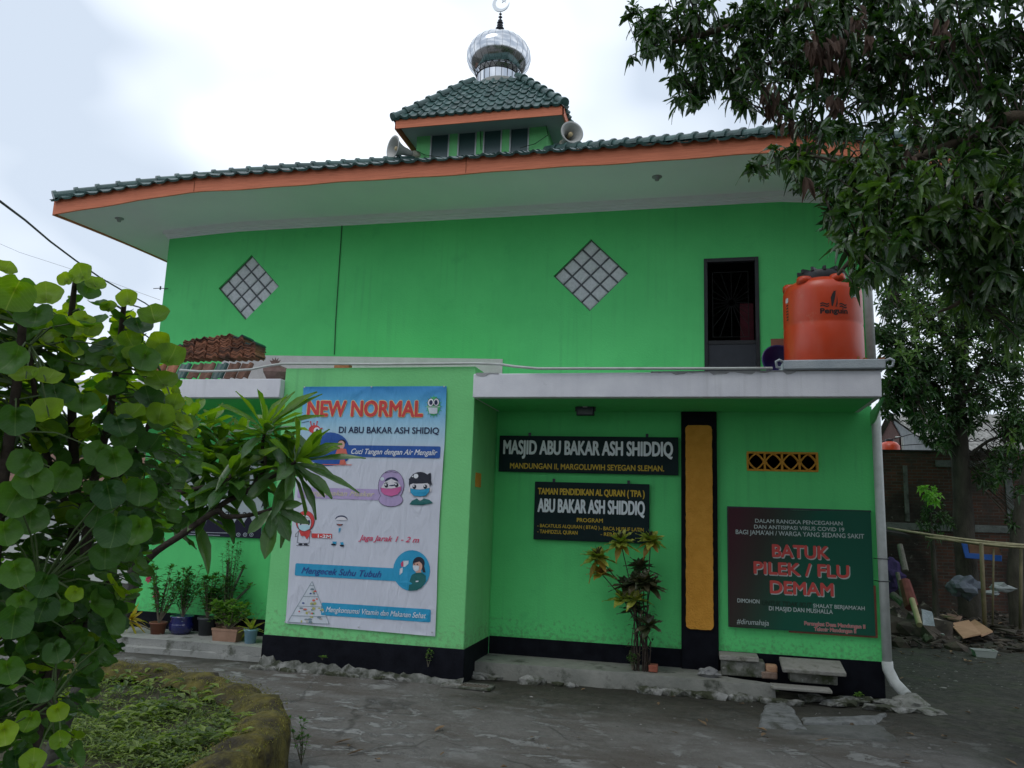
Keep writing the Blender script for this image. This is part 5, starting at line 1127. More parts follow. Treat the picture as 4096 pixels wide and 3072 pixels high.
wbox(2594, 2630, 2660, 2688, -.60, .16, mat('red_brick', (.26, .075, .045), (.34, .11, .07), scale=8, rough=.9, bump=.6), 'brick', 'red brick on the step at the foot of the tall leafy plant', 'brick', bev=.01)
p = ay(2835, 2690, -.6); f = MB(); f.blob((p.x, -.55, .25), .13, 3, .5, 4, (1.1, .8, .55)); tag(f.build('stone', mat('grey_stone', (.17, .17, .17), (.25, .25, .25), scale=6, rough=.9, bump=.6), origin=(p.x, -.55, .2)), 'smooth grey stone at the foot of the black pilaster', 'stone')

# ------------------------------------------------------------------ planter bed with mossy stone kerb
MOSS = mat('mossy_stone', (.045, .038, .012), (.13, .11, .022), scale=6, rough=1.0, bump=1.0, bscale=11, bdist=.07, detail=9, spots=[(3.5, (.035, .028, .016), .50, .62), (10, (.20, .19, .045), .62, .76)])
rim = [(-60, 2660), (120, 2636), (300, 2630), (480, 2640), (640, 2652), (800, 2680), (940, 2712), (1050, 2748), (1122, 2788), (1142, 2850), (1112, 2925), (1040, 2990), (960, 3060), (880, 3160), (780, 3330), (700, 3520)]
RZm = .60; RP = [az(*p, RZm) for p in rim]
def cat_(P, k):
    out_ = []
    for i in range(len(P)-1):
        p0, p1, p2, p3 = P[max(0, i-1)], P[i], P[i+1], P[min(len(P)-1, i+2)]
        for j in range(k):
            t = j/k; out_.append(.5*((2*p1)+(p2-p0)*t+(2*p0-5*p1+4*p2-p3)*t*t+(-p0+3*p1-3*p2+p3)*t**3))
    out_.append(P[-1]); return out_
RC = cat_(RP, 9)
f = MB(); prs = [(.42, -.10), (.30, -.03), (.18, .005), (.08, .0), (.0, -.03), (-.04, -.12), (-.05, -.3), (-.05, -.45), (-.04, -.62)]
prs = [(-a, b_) for a, b_ in prs]
vs = []
for i, p in enumerate(RC):
    d = (RC[min(i+1, len(RC)-1)]-RC[max(0, i-1)]).normalized(); nn = Vector((-d.y, d.x, 0))   # left-hand normal: outwards
    for k, (o_, dz_) in enumerate(prs):
        q3 = p+nn*o_+Vector((0, 0, dz_)); w = noise.noise(q3*4)*.022+noise.noise(q3*11)*.022+noise.noise(q3*27)*.012; 
        blk = -.035*max(0, math.sin(i*.9))**6*(1 if k > 2 else .5)
        vs.append(q3+nn*(w+blk)*(1 if k > 2 else .3)+Vector((0, 0, w*.8+(.02*math.sin(i*.55) if k < 6 else 0))))
m_ = len(prs); f.add(vs, [(i*m_+k, i*m_+k+1, (i+1)*m_+k+1, (i+1)*m_+k) for i in range(len(RC)-1) for k in range(m_-1)])
tag(f.build('planter_kerb', MOSS, smooth=True, origin=RC[40]), 'thick mossy stone kerb curving round the grassy bed at lower left', 'kerb')
s_ = MB(); inner = [p+Vector((0, 0, -.10)) for p in RC[::3]]; 
pc = Vector((-7.5, -8.5, .48)); vs = [pc]; R_ = []
for p in inner+[Vector((-3.5, -12.5, .48)), Vector((-13, -13, .48)), Vector((-13, -5, .48))]:
    R_.append(p)
nR = len(R_); rings = 14
for j in range(1, rings+1):
    for p in R_:
        d = (pc-p); d.z = 0; q3 = pc.lerp(p+d.normalized()*.2, j/rings); q3.z = .47+.05*noise.noise(q3*1.3); vs.append(q3)
fs = [(0, 1+i, 1+(i+1) % nR) for i in range(nR)]
for j in range(rings-1):
    for i in range(nR): fs.append((1+j*nR+i, 1+(j+1)*nR+i, 1+(j+1)*nR+(i+1) % nR, 1+j*nR+(i+1) % nR))
s_.add(vs, fs); tag(s_.build('soil', mat('dark_soil', (.030, .026, .016), (.060, .055, .028), scale=6, rough=1, bump=1, bscale=20), smooth=True), kind='structure')
GR = leafmat('bed_grass', (.030, .065, .014), (.19, .25, .05), rough=.6, transl=.3)
f = MB(); q = random.Random(21)
def inbed(x, y):
    # inside the kerb curve (the bed lies left of it)
    best = min(range(len(RC)), key=lambda i: (RC[i].x-x)**2+(RC[i].y-y)**2); d = (RC[min(best+1, len(RC)-1)]-RC[max(0, best-1)]); nn = Vector((-d.y, d.x, 0)).normalized()
    s__ = (Vector((x, y, 0))-RC[best]); s__.z = 0; return -s__.dot(nn)
cnt = 0
while cnt < 9000:
    p = az(q.uniform(180, 1120), 2610+480*q.random(), .5)
    dd = inbed(p.x, p.y)
    if dd < .12 or p.x < -11: continue
    cl_ = noise.noise(Vector((p.x*1.6, p.y*1.6, 4)))
    if cl_+.5*noise.noise(Vector((p.x*5, p.y*5, 7))) < -.08 and q.random() < .85: cnt += .4; continue
    a = q.uniform(0, 6.28); k = q.random(); cnt += 1
    if k < .62: f.leaf((p.x, p.y, .47), Vector((math.cos(a)*.7, math.sin(a)*.7, q.uniform(.3, 1.1))), Vector((0, 0, 1)), q.uniform(.06, .17)*(1+max(0, cl_)), q.uniform(.006, .012), .5, 2, 'lance', .2)
    else: f.leaf((p.x, p.y, .48+q.random()*.06), Vector((math.cos(a), math.sin(a), q.uniform(-.1, .6))), Vector((0, 0, 1)), q.uniform(.03, .085), q.uniform(.018, .04), .3, 2, 'ovate', .25)
for k in range(1500):
    p = az(q.uniform(420, 1110), 2640+430*q.random(), .5)
    if inbed(p.x, p.y) < .1 or noise.noise(Vector((p.x*1.9, p.y*1.9, 9))) < .05: continue
    a = q.uniform(0, 6.28); f.leaf((p.x, p.y, .49+q.random()*.09), Vector((math.cos(a), math.sin(a), q.uniform(0, .7))), Vector((0, 0, 1)), q.uniform(.08, .16), q.uniform(.035, .06), .3, 3, 'ovate', .25)
tag(f.build('grass', GR), 'low grass and ground weeds growing in the kerbed bed', 'grass', kind='stuff')
# kerb moss tufts
f = MB()
for k in range(2600):
    i = q.randrange(2, len(RC)-1); p = RC[i]; d = (RC[min(i+1, len(RC)-1)]-RC[max(0, i-1)]).normalized(); nn = Vector((-d.y, d.x, 0)); pp = p-nn*q.uniform(-.04, .36)+d*q.uniform(-.1, .1)
    a = q.uniform(0, 6.28); f.leaf(pp+Vector((0, 0, -.01)), Vector((math.cos(a)*.6, math.sin(a)*.6, .8)), Vector((0, 0, 1)), q.uniform(.015, .04), .008, .3, 2)
tag(f.build('moss', leafmat('moss_tuft', (.07, .06, .012), (.20, .19, .04), rough=.9, transl=.2)), 'short yellow green moss growing on the stone kerb', 'moss', kind='stuff')

# ------------------------------------------------------------------ plants
def rosette(mb, c, axis, n_, L_, W, spread=(30, 95), droop=.3, shape='lance', seg=4, q=rnd, cup=.15):
    axis = axis.normalized(); a1 = axis.orthogonal().normalized(); a2 = axis.cross(a1)
    for k in range(n_):
        th = k*2.4+q.uniform(-.3, .3); t = (k+.5)/n_; el = R(spread[0]+(spread[1]-spread[0])*t+q.uniform(-8, 8))
        d = axis*math.cos(el)+(a1*math.cos(th)+a2*math.sin(th))*math.sin(el)
        Lk = L_*q.uniform(.75, 1.1)*(.65+.35*t)
        mb.leaf(Vector(c)-axis*(.25*L_*t*.4), d, axis if el < 1.3 else axis+Vector((0, 0, .5)), Lk, W*q.uniform(.8, 1.15), droop*q.uniform(.5, 1.4)*(.4+t*.8), seg, shape, cup)
LG = leafmat('pot_leaf_green', (.030, .085, .022), (.075, .17, .035), vein=(.14, .24, .07), rough=.45)
LG2 = leafmat('pot_leaf_light', (.07, .16, .03), (.15, .25, .05), vein=(.2, .3, .1), rough=.45)
LY = leafmat('croton_yellow', (.40, .24, .015), (.26, .26, .04), vein=(.5, .4, .05), rough=.45)
STEM = mat('plant_stem', (.10, .09, .06), (.16, .14, .10), scale=20, rough=.9)
STEMD = mat('dark_stem', (.030, .022, .018), (.06, .045, .035), scale=20, rough=.9, bump=.5)
PZ = .20
def pot(px_, pyb, w_px, h_px, m, label, y=-.55, style='round', plant=None, name='potted_plant', seed=1):
    base = az(px_, pyb, PZ); base.y = max(min(base.y, -.25), -.80); sc__ = (base-CAM).length/FPX; w = w_px*sc__; h = h_px*sc__
    q = random.Random(seed); T_ = thing(name, tuple(base), label, 'potted plant'); f = MB(); c = base
    if style == 'round': f.lathe([(w*.34, 0), (w*.48, h*.25), (w*.5, h*.55), (w*.43, h*.85), (w*.47, h*.93), (w*.47, h), (w*.42, h), (w*.38, h*.85), (0, h*.84)], c, 28)
    elif style == 'taper': f.lathe([(w*.36, 0), (w*.44, h*.85), (w*.5, h*.86), (w*.5, h), (w*.45, h), (w*.42, h*.88), (0, h*.87)], c, 28)
    else:
        d = .26; prs_ = ((.44, 0), (.485, h*.8), (.5, h*.81), (.5, h), (.46, h), (.45, h*.85))
        vs = [c+Vector((sx_*w*k, sy_*d*k, z)) for k, z in prs_ for sx_, sy_ in ((-1, -1), (1, -1), (1, 1), (-1, 1))]
        f.add(vs, [(j*4+i, j*4+(i+1) % 4, (j+1)*4+(i+1) % 4, (j+1)*4+i) for j in range(len(prs_)-1) for i in range(4)]+[(0, 3, 2, 1), tuple(range(len(vs)-4, len(vs)))])
    f.build('pot', m, T_, smooth=style != 'box', bevel=0 if style != 'box' else .008)
    plant(T_, c+Vector((0, 0, h*.85)), q, w, h); return T_
def shrub(T_, c, q, hgt, rad, n_stem, mleaf, Lf, Wf, n_lf=16, shape='lance', lean=.3, rs=.008, droop=.3):
    st_ = MB(); lf = MB()
    for k in range(n_stem):
        a = q.uniform(0, 6.28); top = c+Vector((math.cos(a)*rad*q.uniform(.1, 1), math.sin(a)*rad*q.uniform(.1, 1)*.7, hgt*q.uniform(.55, 1)))
        mid = c.lerp(top, .5)+Vector((q.uniform(-.03, .03), q.uniform(-.03, .03), .03)); st_.tube([c, mid, top], [rs*1.3, rs, rs*.5], 5)
        for j in range(n_lf):
            t = .25+.75*(j+q.random())/n_lf; p = c.lerp(mid, t*2) if t < .5 else mid.lerp(top, t*2-1); th = j*2.4+k; el = q.uniform(-.1, .9)
            lf.leaf(p, Vector((math.cos(th), math.sin(th), el)), Vector((0, 0, 1)), Lf*q.uniform(.6, 1.15), Wf*q.uniform(.7, 1.2), droop, 3, shape, .2)
        rosette(lf, top, Vector((q.uniform(-.2, .2), q.uniform(-.2, .2), 1)), 6, Lf*.9, Wf, (15, 70), droop, shape, 3, q)
    st_.build('stem', STEM, T_); lf.build('foliage', mleaf, T_)
def pl_flower(T_, c, q, w, h):
    shrub(T_, c, q, .92, .36, 15, LG, .13, .05, 16); fl = MB()
    for (px_, py_) in ((597, 2315), (630, 2380)):
        p = ay(px_, py_, c.y)
        for k in range(9):
            a = 2*math.pi*k/5+k*.1; fl.leaf(p+Vector((q.uniform(-.01, .01), 0, q.uniform(-.02, .02))), Vector((math.cos(a), -.3, math.sin(a))), Vector((0, -1, 0)), .07, .06, .0, 3, 'ovate')
    fl.build('flower', leafmat('pink_petal', (.60, .05, .12), (.70, .10, .2), rough=.6, transl=.3, tcol=(1.2, .8, .9)), T_)
pot(630, 2535, 62, 40, mat('brown_pot', (.13, .045, .025), (.18, .07, .04), scale=6, rough=.6), 'low brown pot with a pink flowering plant leftmost on the porch step', style='taper', plant=pl_flower, seed=2)
pot(722, 2535, 84, 62, mat('navy_glaze', (.010, .014, .085), (.015, .02, .12), scale=6, rough=.15, spec=.7, coat=.5, spots=[(9, (.10, .14, .22), .62, .66)]), 'round glazed navy blue pot with a feathery green plant', plant=lambda T_, c, q, w, h: shrub(T_, c, q, .82, .38, 20, LG, .12, .036, 20, rs=.005), seed=3)
pot(822, 2540, 66, 62, mat('charcoal_pot', (.035, .04, .045), (.05, .055, .06), scale=6, rough=.6), 'dark grey tapered pot with a leafy green plant', style='taper', plant=lambda T_, c, q, w, h: shrub(T_, c, q, .72, .34, 15, LG, .12, .055, 17), seed=4)
pot(912, 2562, 104, 44, mat('tan_trough', (.26, .15, .10), (.32, .19, .13), scale=6, rough=.75, bump=.3), 'tan rectangular trough planted with light green leaves', style='box', plant=lambda T_, c, q, w, h: shrub(T_, c, q, .42, .34, 20, LG2, .14, .065, 12), seed=5)
def pl_bird(T_, c, q, w, h):
    f = MB(); rosette(f, c+Vector((0, 0, .02)), Vector((0, 0, 1)), 15, .36, .065, (15, 85), .55, 'lance', 6, q); f.build('foliage', leafmat('yellowish_leaf', (.16, .20, .03), (.32, .26, .05), vein=(.4, .35, .1), rough=.5), T_)
    f = MB(); f.tube([c+Vector((0, 0, -.06)), c+Vector((0, 0, .06))], .04, 8); f.build('stem', STEM, T_)
pot(1000, 2572, 52, 50, mat('pale_blue_bucket', (.22, .40, .52), (.28, .46, .58), scale=6, rough=.5), 'small pale blue bucket with a yellow green strap leaved plant beside the block', style='taper', plant=pl_bird, seed=6)
# tall thorny plant behind the trough
def pl_euph(T_, c, q, w, h):
    st_ = MB(); lf = MB()
    for (px_, py_, n_) in ((912, 2250, 9), (972, 2275, 9), (1000, 2345, 8), (850, 2360, 9), (880, 2400, 7)):
        top = ay(px_, py_, c.y+q.uniform(-.05, .05)); mid = c.lerp(top, .55)+Vector(((c.x-top.x)*.2, 0, 0)); st_.tube([c, mid, top], [.028, .024, .018], 7)
        for k in range(26):
            p = c.lerp(mid, k/13) if k < 13 else mid.lerp(top, (k-13)/13); a = q.uniform(0, 6.28); st_.tube([p, p+Vector((math.cos(a), math.sin(a), .3))*.04], [.004, .001], 3)
        rosette(lf, top, Vector((0, -.1, 1)), n_, .13, .05, (30, 85), .15, 'spat', 3, q)
    for k in range(190):
        a = q.uniform(0, 6.28); lf.leaf(c+Vector((q.uniform(-.30, .30), q.uniform(-.14, .14), q.uniform(0, .75))), Vector((math.cos(a), math.sin(a), .4)), Vector((0, 0, 1)), .12, .055, .2, 3, 'spat')
    st_.build('stem', mat('grey_thorny_stem', (.06, .075, .05), (.10, .11, .08), scale=20, rough=.9), T_); lf.build('foliage', LG, T_)
pot(925, 2535, 60, 50, mat('dark_clay_pot', (.05, .025, .018), (.08, .04, .03), scale=6, rough=.7), 'tall plant with bare thorny stems and leaf tufts behind the tan trough', style='taper', plant=pl_euph, seed=7, y=-.3)
pot(1010, 2520, 40, 40, mat('dark_pot', (.03, .03, .032), rough=.6), 'tall wispy thin leaved bush against the left side of the block', style='taper', plant=lambda T_, c, q, w, h: shrub(T_, c, q, 1.35, .28, 15, LG, .08, .02, 38, rs=.004), seed=8)
p = az(560, 2520, PZ)
C2 = thing('croton_plant', (-8.35, -.55, PZ), 'yellow leaved croton spilling over the left end of the porch step', 'plant')
f = MB(); q = random.Random(5); rosette(f, ay(520, 2480, -.6), Vector((.5, -.3, .6)), 34, .42, .04, (10, 100), .5, 'lance', 5, q); f.build('foliage', LY, C2)
f = MB(); f.tube([Vector((-8.35, -.55, PZ)), ay(520, 2480, -.6)], .015, 6); f.build('stem', STEM, C2)

# ti plant on the recess step
TB_ = az(2565, 2690, .2); TB_.y = -.52; TB_.x = ay(2565, 2690, -.52).x
TI = thing('ti_plant', (TB_.x, TB_.y, .2), 'tall many stemmed plant with yellow green and dark leaves left of the black pilaster', 'plant')
q = random.Random(17); st_ = MB(); la = MB(); lb = MB(); lc = MB()
ros = [(2391, 2225, 13, 'y'), (2482, 2165, 12, 'y'), (2603, 2160, 15, 'y'), (2560, 2268, 12, 'd'), (2575, 2325, 14, 'd'), (2600, 2345, 10, 'd'), (2505, 2340, 8, 'd'), (2492, 2395, 8, 'g'), (2540, 2395, 7, 'g'), (2545, 2330, 10, 'd'), (2402, 2290, 7, 'o'), (2595, 2500, 6, 'd'), (2540, 2440, 5, 'd')]
for i, (px_, py_, n_, k) in enumerate(ros):
    top = ay(px_, py_, TB_.y+q.uniform(-.15, .12)); b0 = TB_+Vector((q.uniform(-.11, .11), q.uniform(-.06, .06), 0)); h = top.z-b0.z
    m1 = b0+Vector(((top.x-b0.x)*.10+q.uniform(-.03, .03), 0, h*.35)); m2 = b0+Vector(((top.x-b0.x)*.4+q.uniform(-.02, .02), 0, h*.68))
    st_.tube([b0, m1, m2, top], [.013, .009, .008, .007], 6)
    tgt = {'y': la, 'g': la, 'd': lb, 'o': lc}[k]
    rosette(tgt, top, Vector((q.uniform(-.25, .25), -.25, 1)), n_+7, .30 if k != 'g' else .28, .125, (35, 105), .16, 'ovate', 5, q)
    if k == 'y':
        rosette(lb, top+Vector((0, 0, .02)), Vector((0, -.1, 1)), 5, .22, .05, (5, 40), .1, 'lance', 4, q)
        rosette(lc, top-Vector((0, 0, .03)), Vector((0, -.3, 1)), 5, .30, .11, (90, 135), .3, 'ovate', 5, q)
for k in range(9):
    b0 = TB_+Vector((q.uniform(-.12, .12), q.uniform(-.06, .06), 0)); st_.tube([b0, b0+Vector((q.uniform(-.05, .05), 0, .4)), b0+Vector((q.uniform(-.12, .12), 0, q.uniform(.6, 1.1)))], [.010, .007, .004], 5)
for k in range(60): 
    a = q.uniform(0, 6.28); lb.leaf(TB_+Vector((q.uniform(-.16, .16), q.uniform(-.1, .1), q.uniform(.15, 1.1))), Vector((math.cos(a), math.sin(a), q.uniform(-.5, .5))), Vector((0, 0, 1)), q.uniform(.06, .14), .03, .6, 3)
st_.build('stem', STEMD, TI); la.build('foliage', leafmat('ti_yellow_green', (.14, .22, .03), (.38, .36, .07), vein=(.3, .3, .1), rough=.4, transl=.25), TI)
lb.build('dark_foliage', leafmat('ti_dark', (.028, .045, .018), (.06, .05, .026), vein=(.06, .04, .04), rough=.4, transl=.15), TI); lc.build('ochre_foliage', leafmat('ti_ochre', (.34, .22, .03), (.24, .10, .04), vein=(.3, .2, .05), rough=.5, transl=.25), TI)
# weeds
def weed(px_, py_, z, h, n_, label, m=LG2, Lf=.05, y=None, rad=.08):
    p = az(px_, py_, z) if y is None else ay(px_, py_, y); T_ = thing('weed', tuple(p), label, 'weed'); shrub(T_, p, random.Random(px_), h, rad, n_, m, Lf, Lf*.45, 7, 'ovate', rs=.003)
weed(1205, 3060, 0, .40, 7, 'tall fine green weed at the outer foot of the mossy kerb', LG, .06, rad=.16)
weed(1712, 2668, .05, .24, 3, 'small bright green weed at the foot of the block under the white banner', y=-1.40)
weed(1290, 2640, .05, .06, 2, 'tiny green sprout at the left foot of the banner block', y=-1.40)
weed(2455, 2740, .0, .18, 5, 'dark green fern tuft on the face of the recess step', LG, .05)
weed(2530, 2680, .2, .22, 6, 'bright green weed at the foot of the ti plant', LG, .05, y=-.62)
weed(3430, 2800, .02, .10, 3, 'small light green weed near the drainpipe foot', Lf=.07)
for k, (x_, y_) in enumerate(((3080, 2780), (3300, 2770))): weed(x_, y_, 0, .06, 8, 'low moss green weed patch in front of the slabs'+(' under the notice' if k else ' beside the pilaster'), LG, .03, rad=.25)

# ------------------------------------------------------------------ left foreground shrub with round leaves
SL = leafmat('round_leaf', (.014, .062, .012), (.062, .16, .020), vein=(.13, .21, .08), rough=.40, transl=.30, tcol=(3.2, 3.0, .6), nvein=9, spec=.35)
SLY = leafmat('round_leaf_young', (.09, .20, .010), (.20, .33, .018), vein=(.32, .40, .12), rough=.42, transl=.45, tcol=(2.6, 2.3, .5), nvein=9, spec=.35)
q = random.Random(31)
SB = az(60, 3250, .48)
base_s = ad(120, 3350, 3.3); base_s.z = .46
SH = thing('round_leaf_shrub', (base_s.x, base_s.y, .46), 'big foreground shrub of large round glossy leaves at the left edge', 'shrub')
stems = [[(60, 3300, 3.3), (150, 2900, 3.3), (240, 2600, 3.3), (330, 2300, 3.25), (360, 2000, 3.2), (430, 1700, 3.15), (475, 1400, 3.1), (500, 1190, 3.05)],
         [(150, 2900, 3.3), (230, 2450, 3.4), (300, 2100, 3.4), (290, 1700, 3.2), (275, 1400, 3.1), (300, 1130, 3.0)],
         [(-100, 3300, 3.2), (-60, 2600, 3.2), (0, 2000, 3.1), (60, 1600, 3.0), (90, 1250, 2.9), (60, 1120, 2.9)],
         [(300, 2100, 3.4), (180, 1800, 3.2), (130, 1500, 3.0), (120, 1380, 2.9)],
         [(360, 2000, 3.2), (520, 1850, 3.3), (610, 1650, 3.3), (640, 1480, 3.2)],
         [(240, 2600, 3.3), (380, 2450, 3.4), (480, 2200, 3.4), (560, 2000, 3.4)],
         [(60, 2900, 3.1), (200, 2800, 3.0), (230, 2860, 2.9)], [(-60, 2600, 3.2), (80, 2450, 3.0), (160, 2350, 2.95)]]
st_ = MB(); SP = []
for si, s__ in enumerate(stems):
    P = [ad(*p) for p in s__]; P[0].z = max(P[0].z, .40); C__ = cat_(P, 6); r0 = .026 if si in (0, 1, 2) else .014
    st_.tube(C__, [r0*(1-.72*i/len(C__)) for i in range(len(C__))], 8, seed=si); SP += C__[6:]
lf = MB(); ly = MB(); pt_ = MB()
def rleaf(c, size, tgt, nrm=None, dirn=None, pet=True, cup=None):
    near = min(SP, key=lambda s__: (s__-c).length+.1*abs(s__.z-c.z+.05))
    out_ = (c-near); out_.z *= .5
    if out_.length < .02: out_ = Vector((q.uniform(-1, 1), q.uniform(-1, 1), 0))
    out_.normalize(); toc = (CAM-c).normalized()
    nrm = nrm or (out_*.55+Vector((0, 0, .75))+toc*.35+Vector((q.uniform(-.5, .5), q.uniform(-.5, .5), q.uniform(-.4, .4)))).normalized()
    d = dirn or (out_*.7+Vector((q.uniform(-.5, .5), q.uniform(-.5, .5), q.uniform(-.6, .3))))
    d = (d-nrm*d.dot(nrm)).normalized()
    b0 = c-d*size*.42
    tgt.disc(b0-d*size*.12, d, nrm, size, cup if cup is not None else q.uniform(.12, .45), 20, q.uniform(-.05, .2), q.uniform(0, 9))
    if pet and (near-b0).length < .5: pt_.tube([near, near.lerp(b0, .5)+Vector((0, 0, .02)), b0+d*size*.12], [.0042, .003, .0022], 4)
V = Vector
UPP = Vector((0, 0, 1))
# the leaves one can pick out: pixel, size in pixels, distance, tilt (how far the blade faces the camera), young?
tc_ = lambda p, k, rx=0: ((CAM-p).normalized()*k+UPP*(1-k)+RGT*rx).normalized()
big = [(325, 1085, 105, 2.95, .75, 1, 1), (262, 1110, 70, 2.95, .8, 1, 1), (375, 1130, 90, 2.98, .55, 1, 1), (345, 1170, 110, 3.0, .6, -1, 0), (510, 1185, 95, 3.0, .75, 1, 1), (440, 1225, 75, 3.05, .6, 1, 1), (612, 1262, 140, 2.95, .55, 1, 1),
       (25, 1070, 90, 2.8, .5, 1, 1), (40, 1200, 175, 2.7, .8, -1, 1), (185, 1170, 140, 2.8, .6, 1, 1), (90, 1180, 120, 3.0, .6, -1, 0), (140, 1290, 160, 2.8, .6, -1, 0), (380, 1300, 130, 2.9, .4, -1, 0), (400, 1225, 95, 3.05, .3, -1, 0), (560, 1320, 130, 3.0, .5, -1, 0), (635, 1360, 110, 3.0, .8, 1, 1),
       (690, 1420, 150, 2.95, .6, 1, 1), (570, 1450, 140, 2.9, .75, -1, 0), (400, 1400, 130, 2.9, .45, -1, 0), (500, 1420, 120, 2.95, .5, 1, 0), (640, 1520, 150, 2.95, .5, 1, 1), (30, 1460, 170, 2.7, .7, -1, 0), (100, 1500, 120, 2.75, .5, 1, 1), (200, 1510, 130, 2.75, .45, 1, 1), (230, 1600, 150, 2.75, .5, -1, 0), (190, 1640, 150, 2.7, .6, 1, 1),
       (60, 1700, 150, 2.65, .85, -1, 0), (90, 1870, 140, 2.7, .8, -1, 0), (130, 1950, 160, 2.7, .85, -1, 0), (240, 1930, 150, 2.8, .8, -1, 0), (465, 1865, 155, 2.75, .9, -1, 0), (385, 1830, 130, 2.8, .8, -1, 0), (440, 1995, 150, 2.72, .9, -1, 0), (560, 1985, 145, 2.78, .88, -1, 0), (455, 2145, 170, 2.66, .92, -1, 0), (550, 2140, 150, 2.72, .88, -1, 0),
       (385, 2080, 130, 2.9, .85, -1, 0), (420, 2240, 140, 2.75, .92, -1, 0), (510, 2220, 110, 2.85, .8, -1, 0), (70, 2310, 140, 2.65, .9, -1, 0), (165, 2355, 120, 2.7, .9, -1, 0), (290, 2385, 75, 2.7, .9, -1, 1), (90, 2430, 120, 2.7, .75, -1, 0), (165, 2450, 130, 2.72, .9, -1, 0), (255, 2440, 80, 2.8, .9, -1, 0), (50, 2510, 150, 2.62, .92, -1, 0),
       (35, 2700, 120, 2.7, .9, -1, 0), (230, 2620, 110, 2.9, .9, -1, 0), (160, 2780, 110, 2.8, .9, -1, 0), (40, 2020, 170, 2.7, .85, -1, 0), (20, 2150, 130, 2.7, .8, -1, 0), (120, 2100, 150, 2.85, .8, -1, 0), (235, 2860, 85, 2.7, .9, -1, 1), (110, 2900, 95, 2.7, .85, -1, 1), (135, 3030, 100, 2.6, .8, 1, 1), (240, 2950, 80, 2.65, .92, 1, 1), (20, 2950, 110, 2.6, .92, -1, 1), (350, 2670, 90, 3.0, .8, -1, 0), (340, 2590, 80, 3.1, .8, -1, 0),
       (540, 1650, 130, 2.9, .5, 1, 1), (640, 1650, 130, 2.95, .7, 1, 1), (480, 1720, 140, 2.85, .6, -1, 0), (330, 1640, 140, 2.85, .6, -1, 0), (620, 1770, 140, 2.95, .55, 1, 0), (500, 1780, 120, 2.9, .6, -1, 0), (330, 1480, 120, 2.95, .5, -1, 0), (450, 1570, 130, 2.95, .5, -1, 0), (590, 1580, 130, 3.0, .6, 1, 0), (700, 1600, 90, 3.05, .7, 1, 1)]
for (px_, py_, sz, d_, face, tip, yg) in big:
    c = ad(px_, py_, d_); rx = q.uniform(-.35, .35); nr_ = tc_(c, face, rx)
    rleaf(c, sz*d_/FPX*.74, ly if yg else lf, nrm=nr_, dirn=UPP*tip+RGT*q.uniform(-.6, .6), cup=q.uniform(.12, .42))
from mathutils.geometry import intersect_point_tri_2d
def inpoly(x, y, P):
    c = False; j = len(P)-1
    for i in range(len(P)):
        if (P[i][1] > y) != (P[j][1] > y) and x < (P[j][0]-P[i][0])*(y-P[i][1])/(P[j][1]-P[i][1])+P[i][0]: c = not c
        j = i
    return c
POLY = [(-500, 1100), (0, 1180), (90, 1260), (180, 1260), (250, 1300), (300, 1190), (350, 1290), (400, 1370), (490, 1260), (560, 1380), (640, 1450), (720, 1620), (770, 1720), (790, 1850), (740, 2000), (660, 2150), (560, 2330), (510, 2480), (450, 2650), (400, 2760), (350, 2900), (300, 3072), (-500, 3072)]
k = 0
while k < 2300:
    x, y = q.uniform(-500, 800), q.uniform(1050, 3072)
    if not inpoly(x, y, POLY): continue
    if y > 2700 and q.random() < .3: continue
    k += 1; d_ = q.uniform(3.0, 4.3) if y > 1500 else q.uniform(2.9, 3.5)
    rleaf(ad(x, y, d_), q.uniform(.045, .095), ly if q.random() < (.50 if y < 1750 else .16 if y < 2100 else .04) else lf, pet=q.random() < .5)
st_.build('stem', STEMD, SH, smooth=True); pt_.build('leaf_stalks', mat('leaf_stalk', (.06, .10, .03), rough=.6), SH); lf.build('foliage', SL, SH, smooth=True); ly.build('young_foliage', SLY, SH, smooth=True)

# ------------------------------------------------------------------ long-leaved small tree behind it
PLM = leafmat('long_leaf', (.026, .092, .016), (.065, .16, .028), vein=(.16, .22, .09), rough=.30, transl=.25, spec=.7, tcol=(3.0, 2.8, .6), nvein=14)
PLY = leafmat('long_leaf_young', (.08, .19, .012), (.15, .27, .02), vein=(.26, .32, .12), rough=.34, transl=.40, tcol=(2.2, 2.2, .5), nvein=14)
q = random.Random(44); dT = 5.0
base_p = ad(120, 3120, 5.1); base_p.z = .47
PT = thing('long_leaf_tree', (base_p.x, base_p.y, .47), 'small bent tree with whorls of long leaves reaching over the white banner', 'tree')
st_ = MB(); lf = MB(); ly = MB()
def path(P, r0, r1, tgt=None, k=6, seed=1):
    C__ = cat_([ad(*p) for p in P], k); (tgt or st_).tube(C__, [r0+(r1-r0)*i/(len(C__)-1) for i in range(len(C__))], 8, seed=seed); return C__
tr = cat_([base_p, ad(250, 2900, 5.1), ad(370, 2660, 5.05), ad(470, 2500, 5.0), ad(520, 2400, 5.0), ad(535, 2300, 5.0), ad(500, 2180, 5.0), ad(480, 2050, 5.0)], 6)
BARK = mat('pale_bark', (.035, .034, .027), (.085, .085, .07), scale=12, rough=.95, bump=.9, bscale=40, spots=[(14, (.20, .20, .17), .64, .72)])
tm = MB(); tm.tube(tr, [.042-.018*i/len(tr) for i in range(len(tr))], 10, seed=3); tm.build('trunk', BARK, PT, smooth=True)
path([(530, 2300, 5.0), (620, 2210, 4.95), (722, 2142, 4.9), (808, 2081, 4.85), (870, 2045, 4.8), (905, 2066, 4.8), (990, 2062, 4.8), (1060, 2045, 4.8), (1095, 2030, 4.8)], .022, .009)
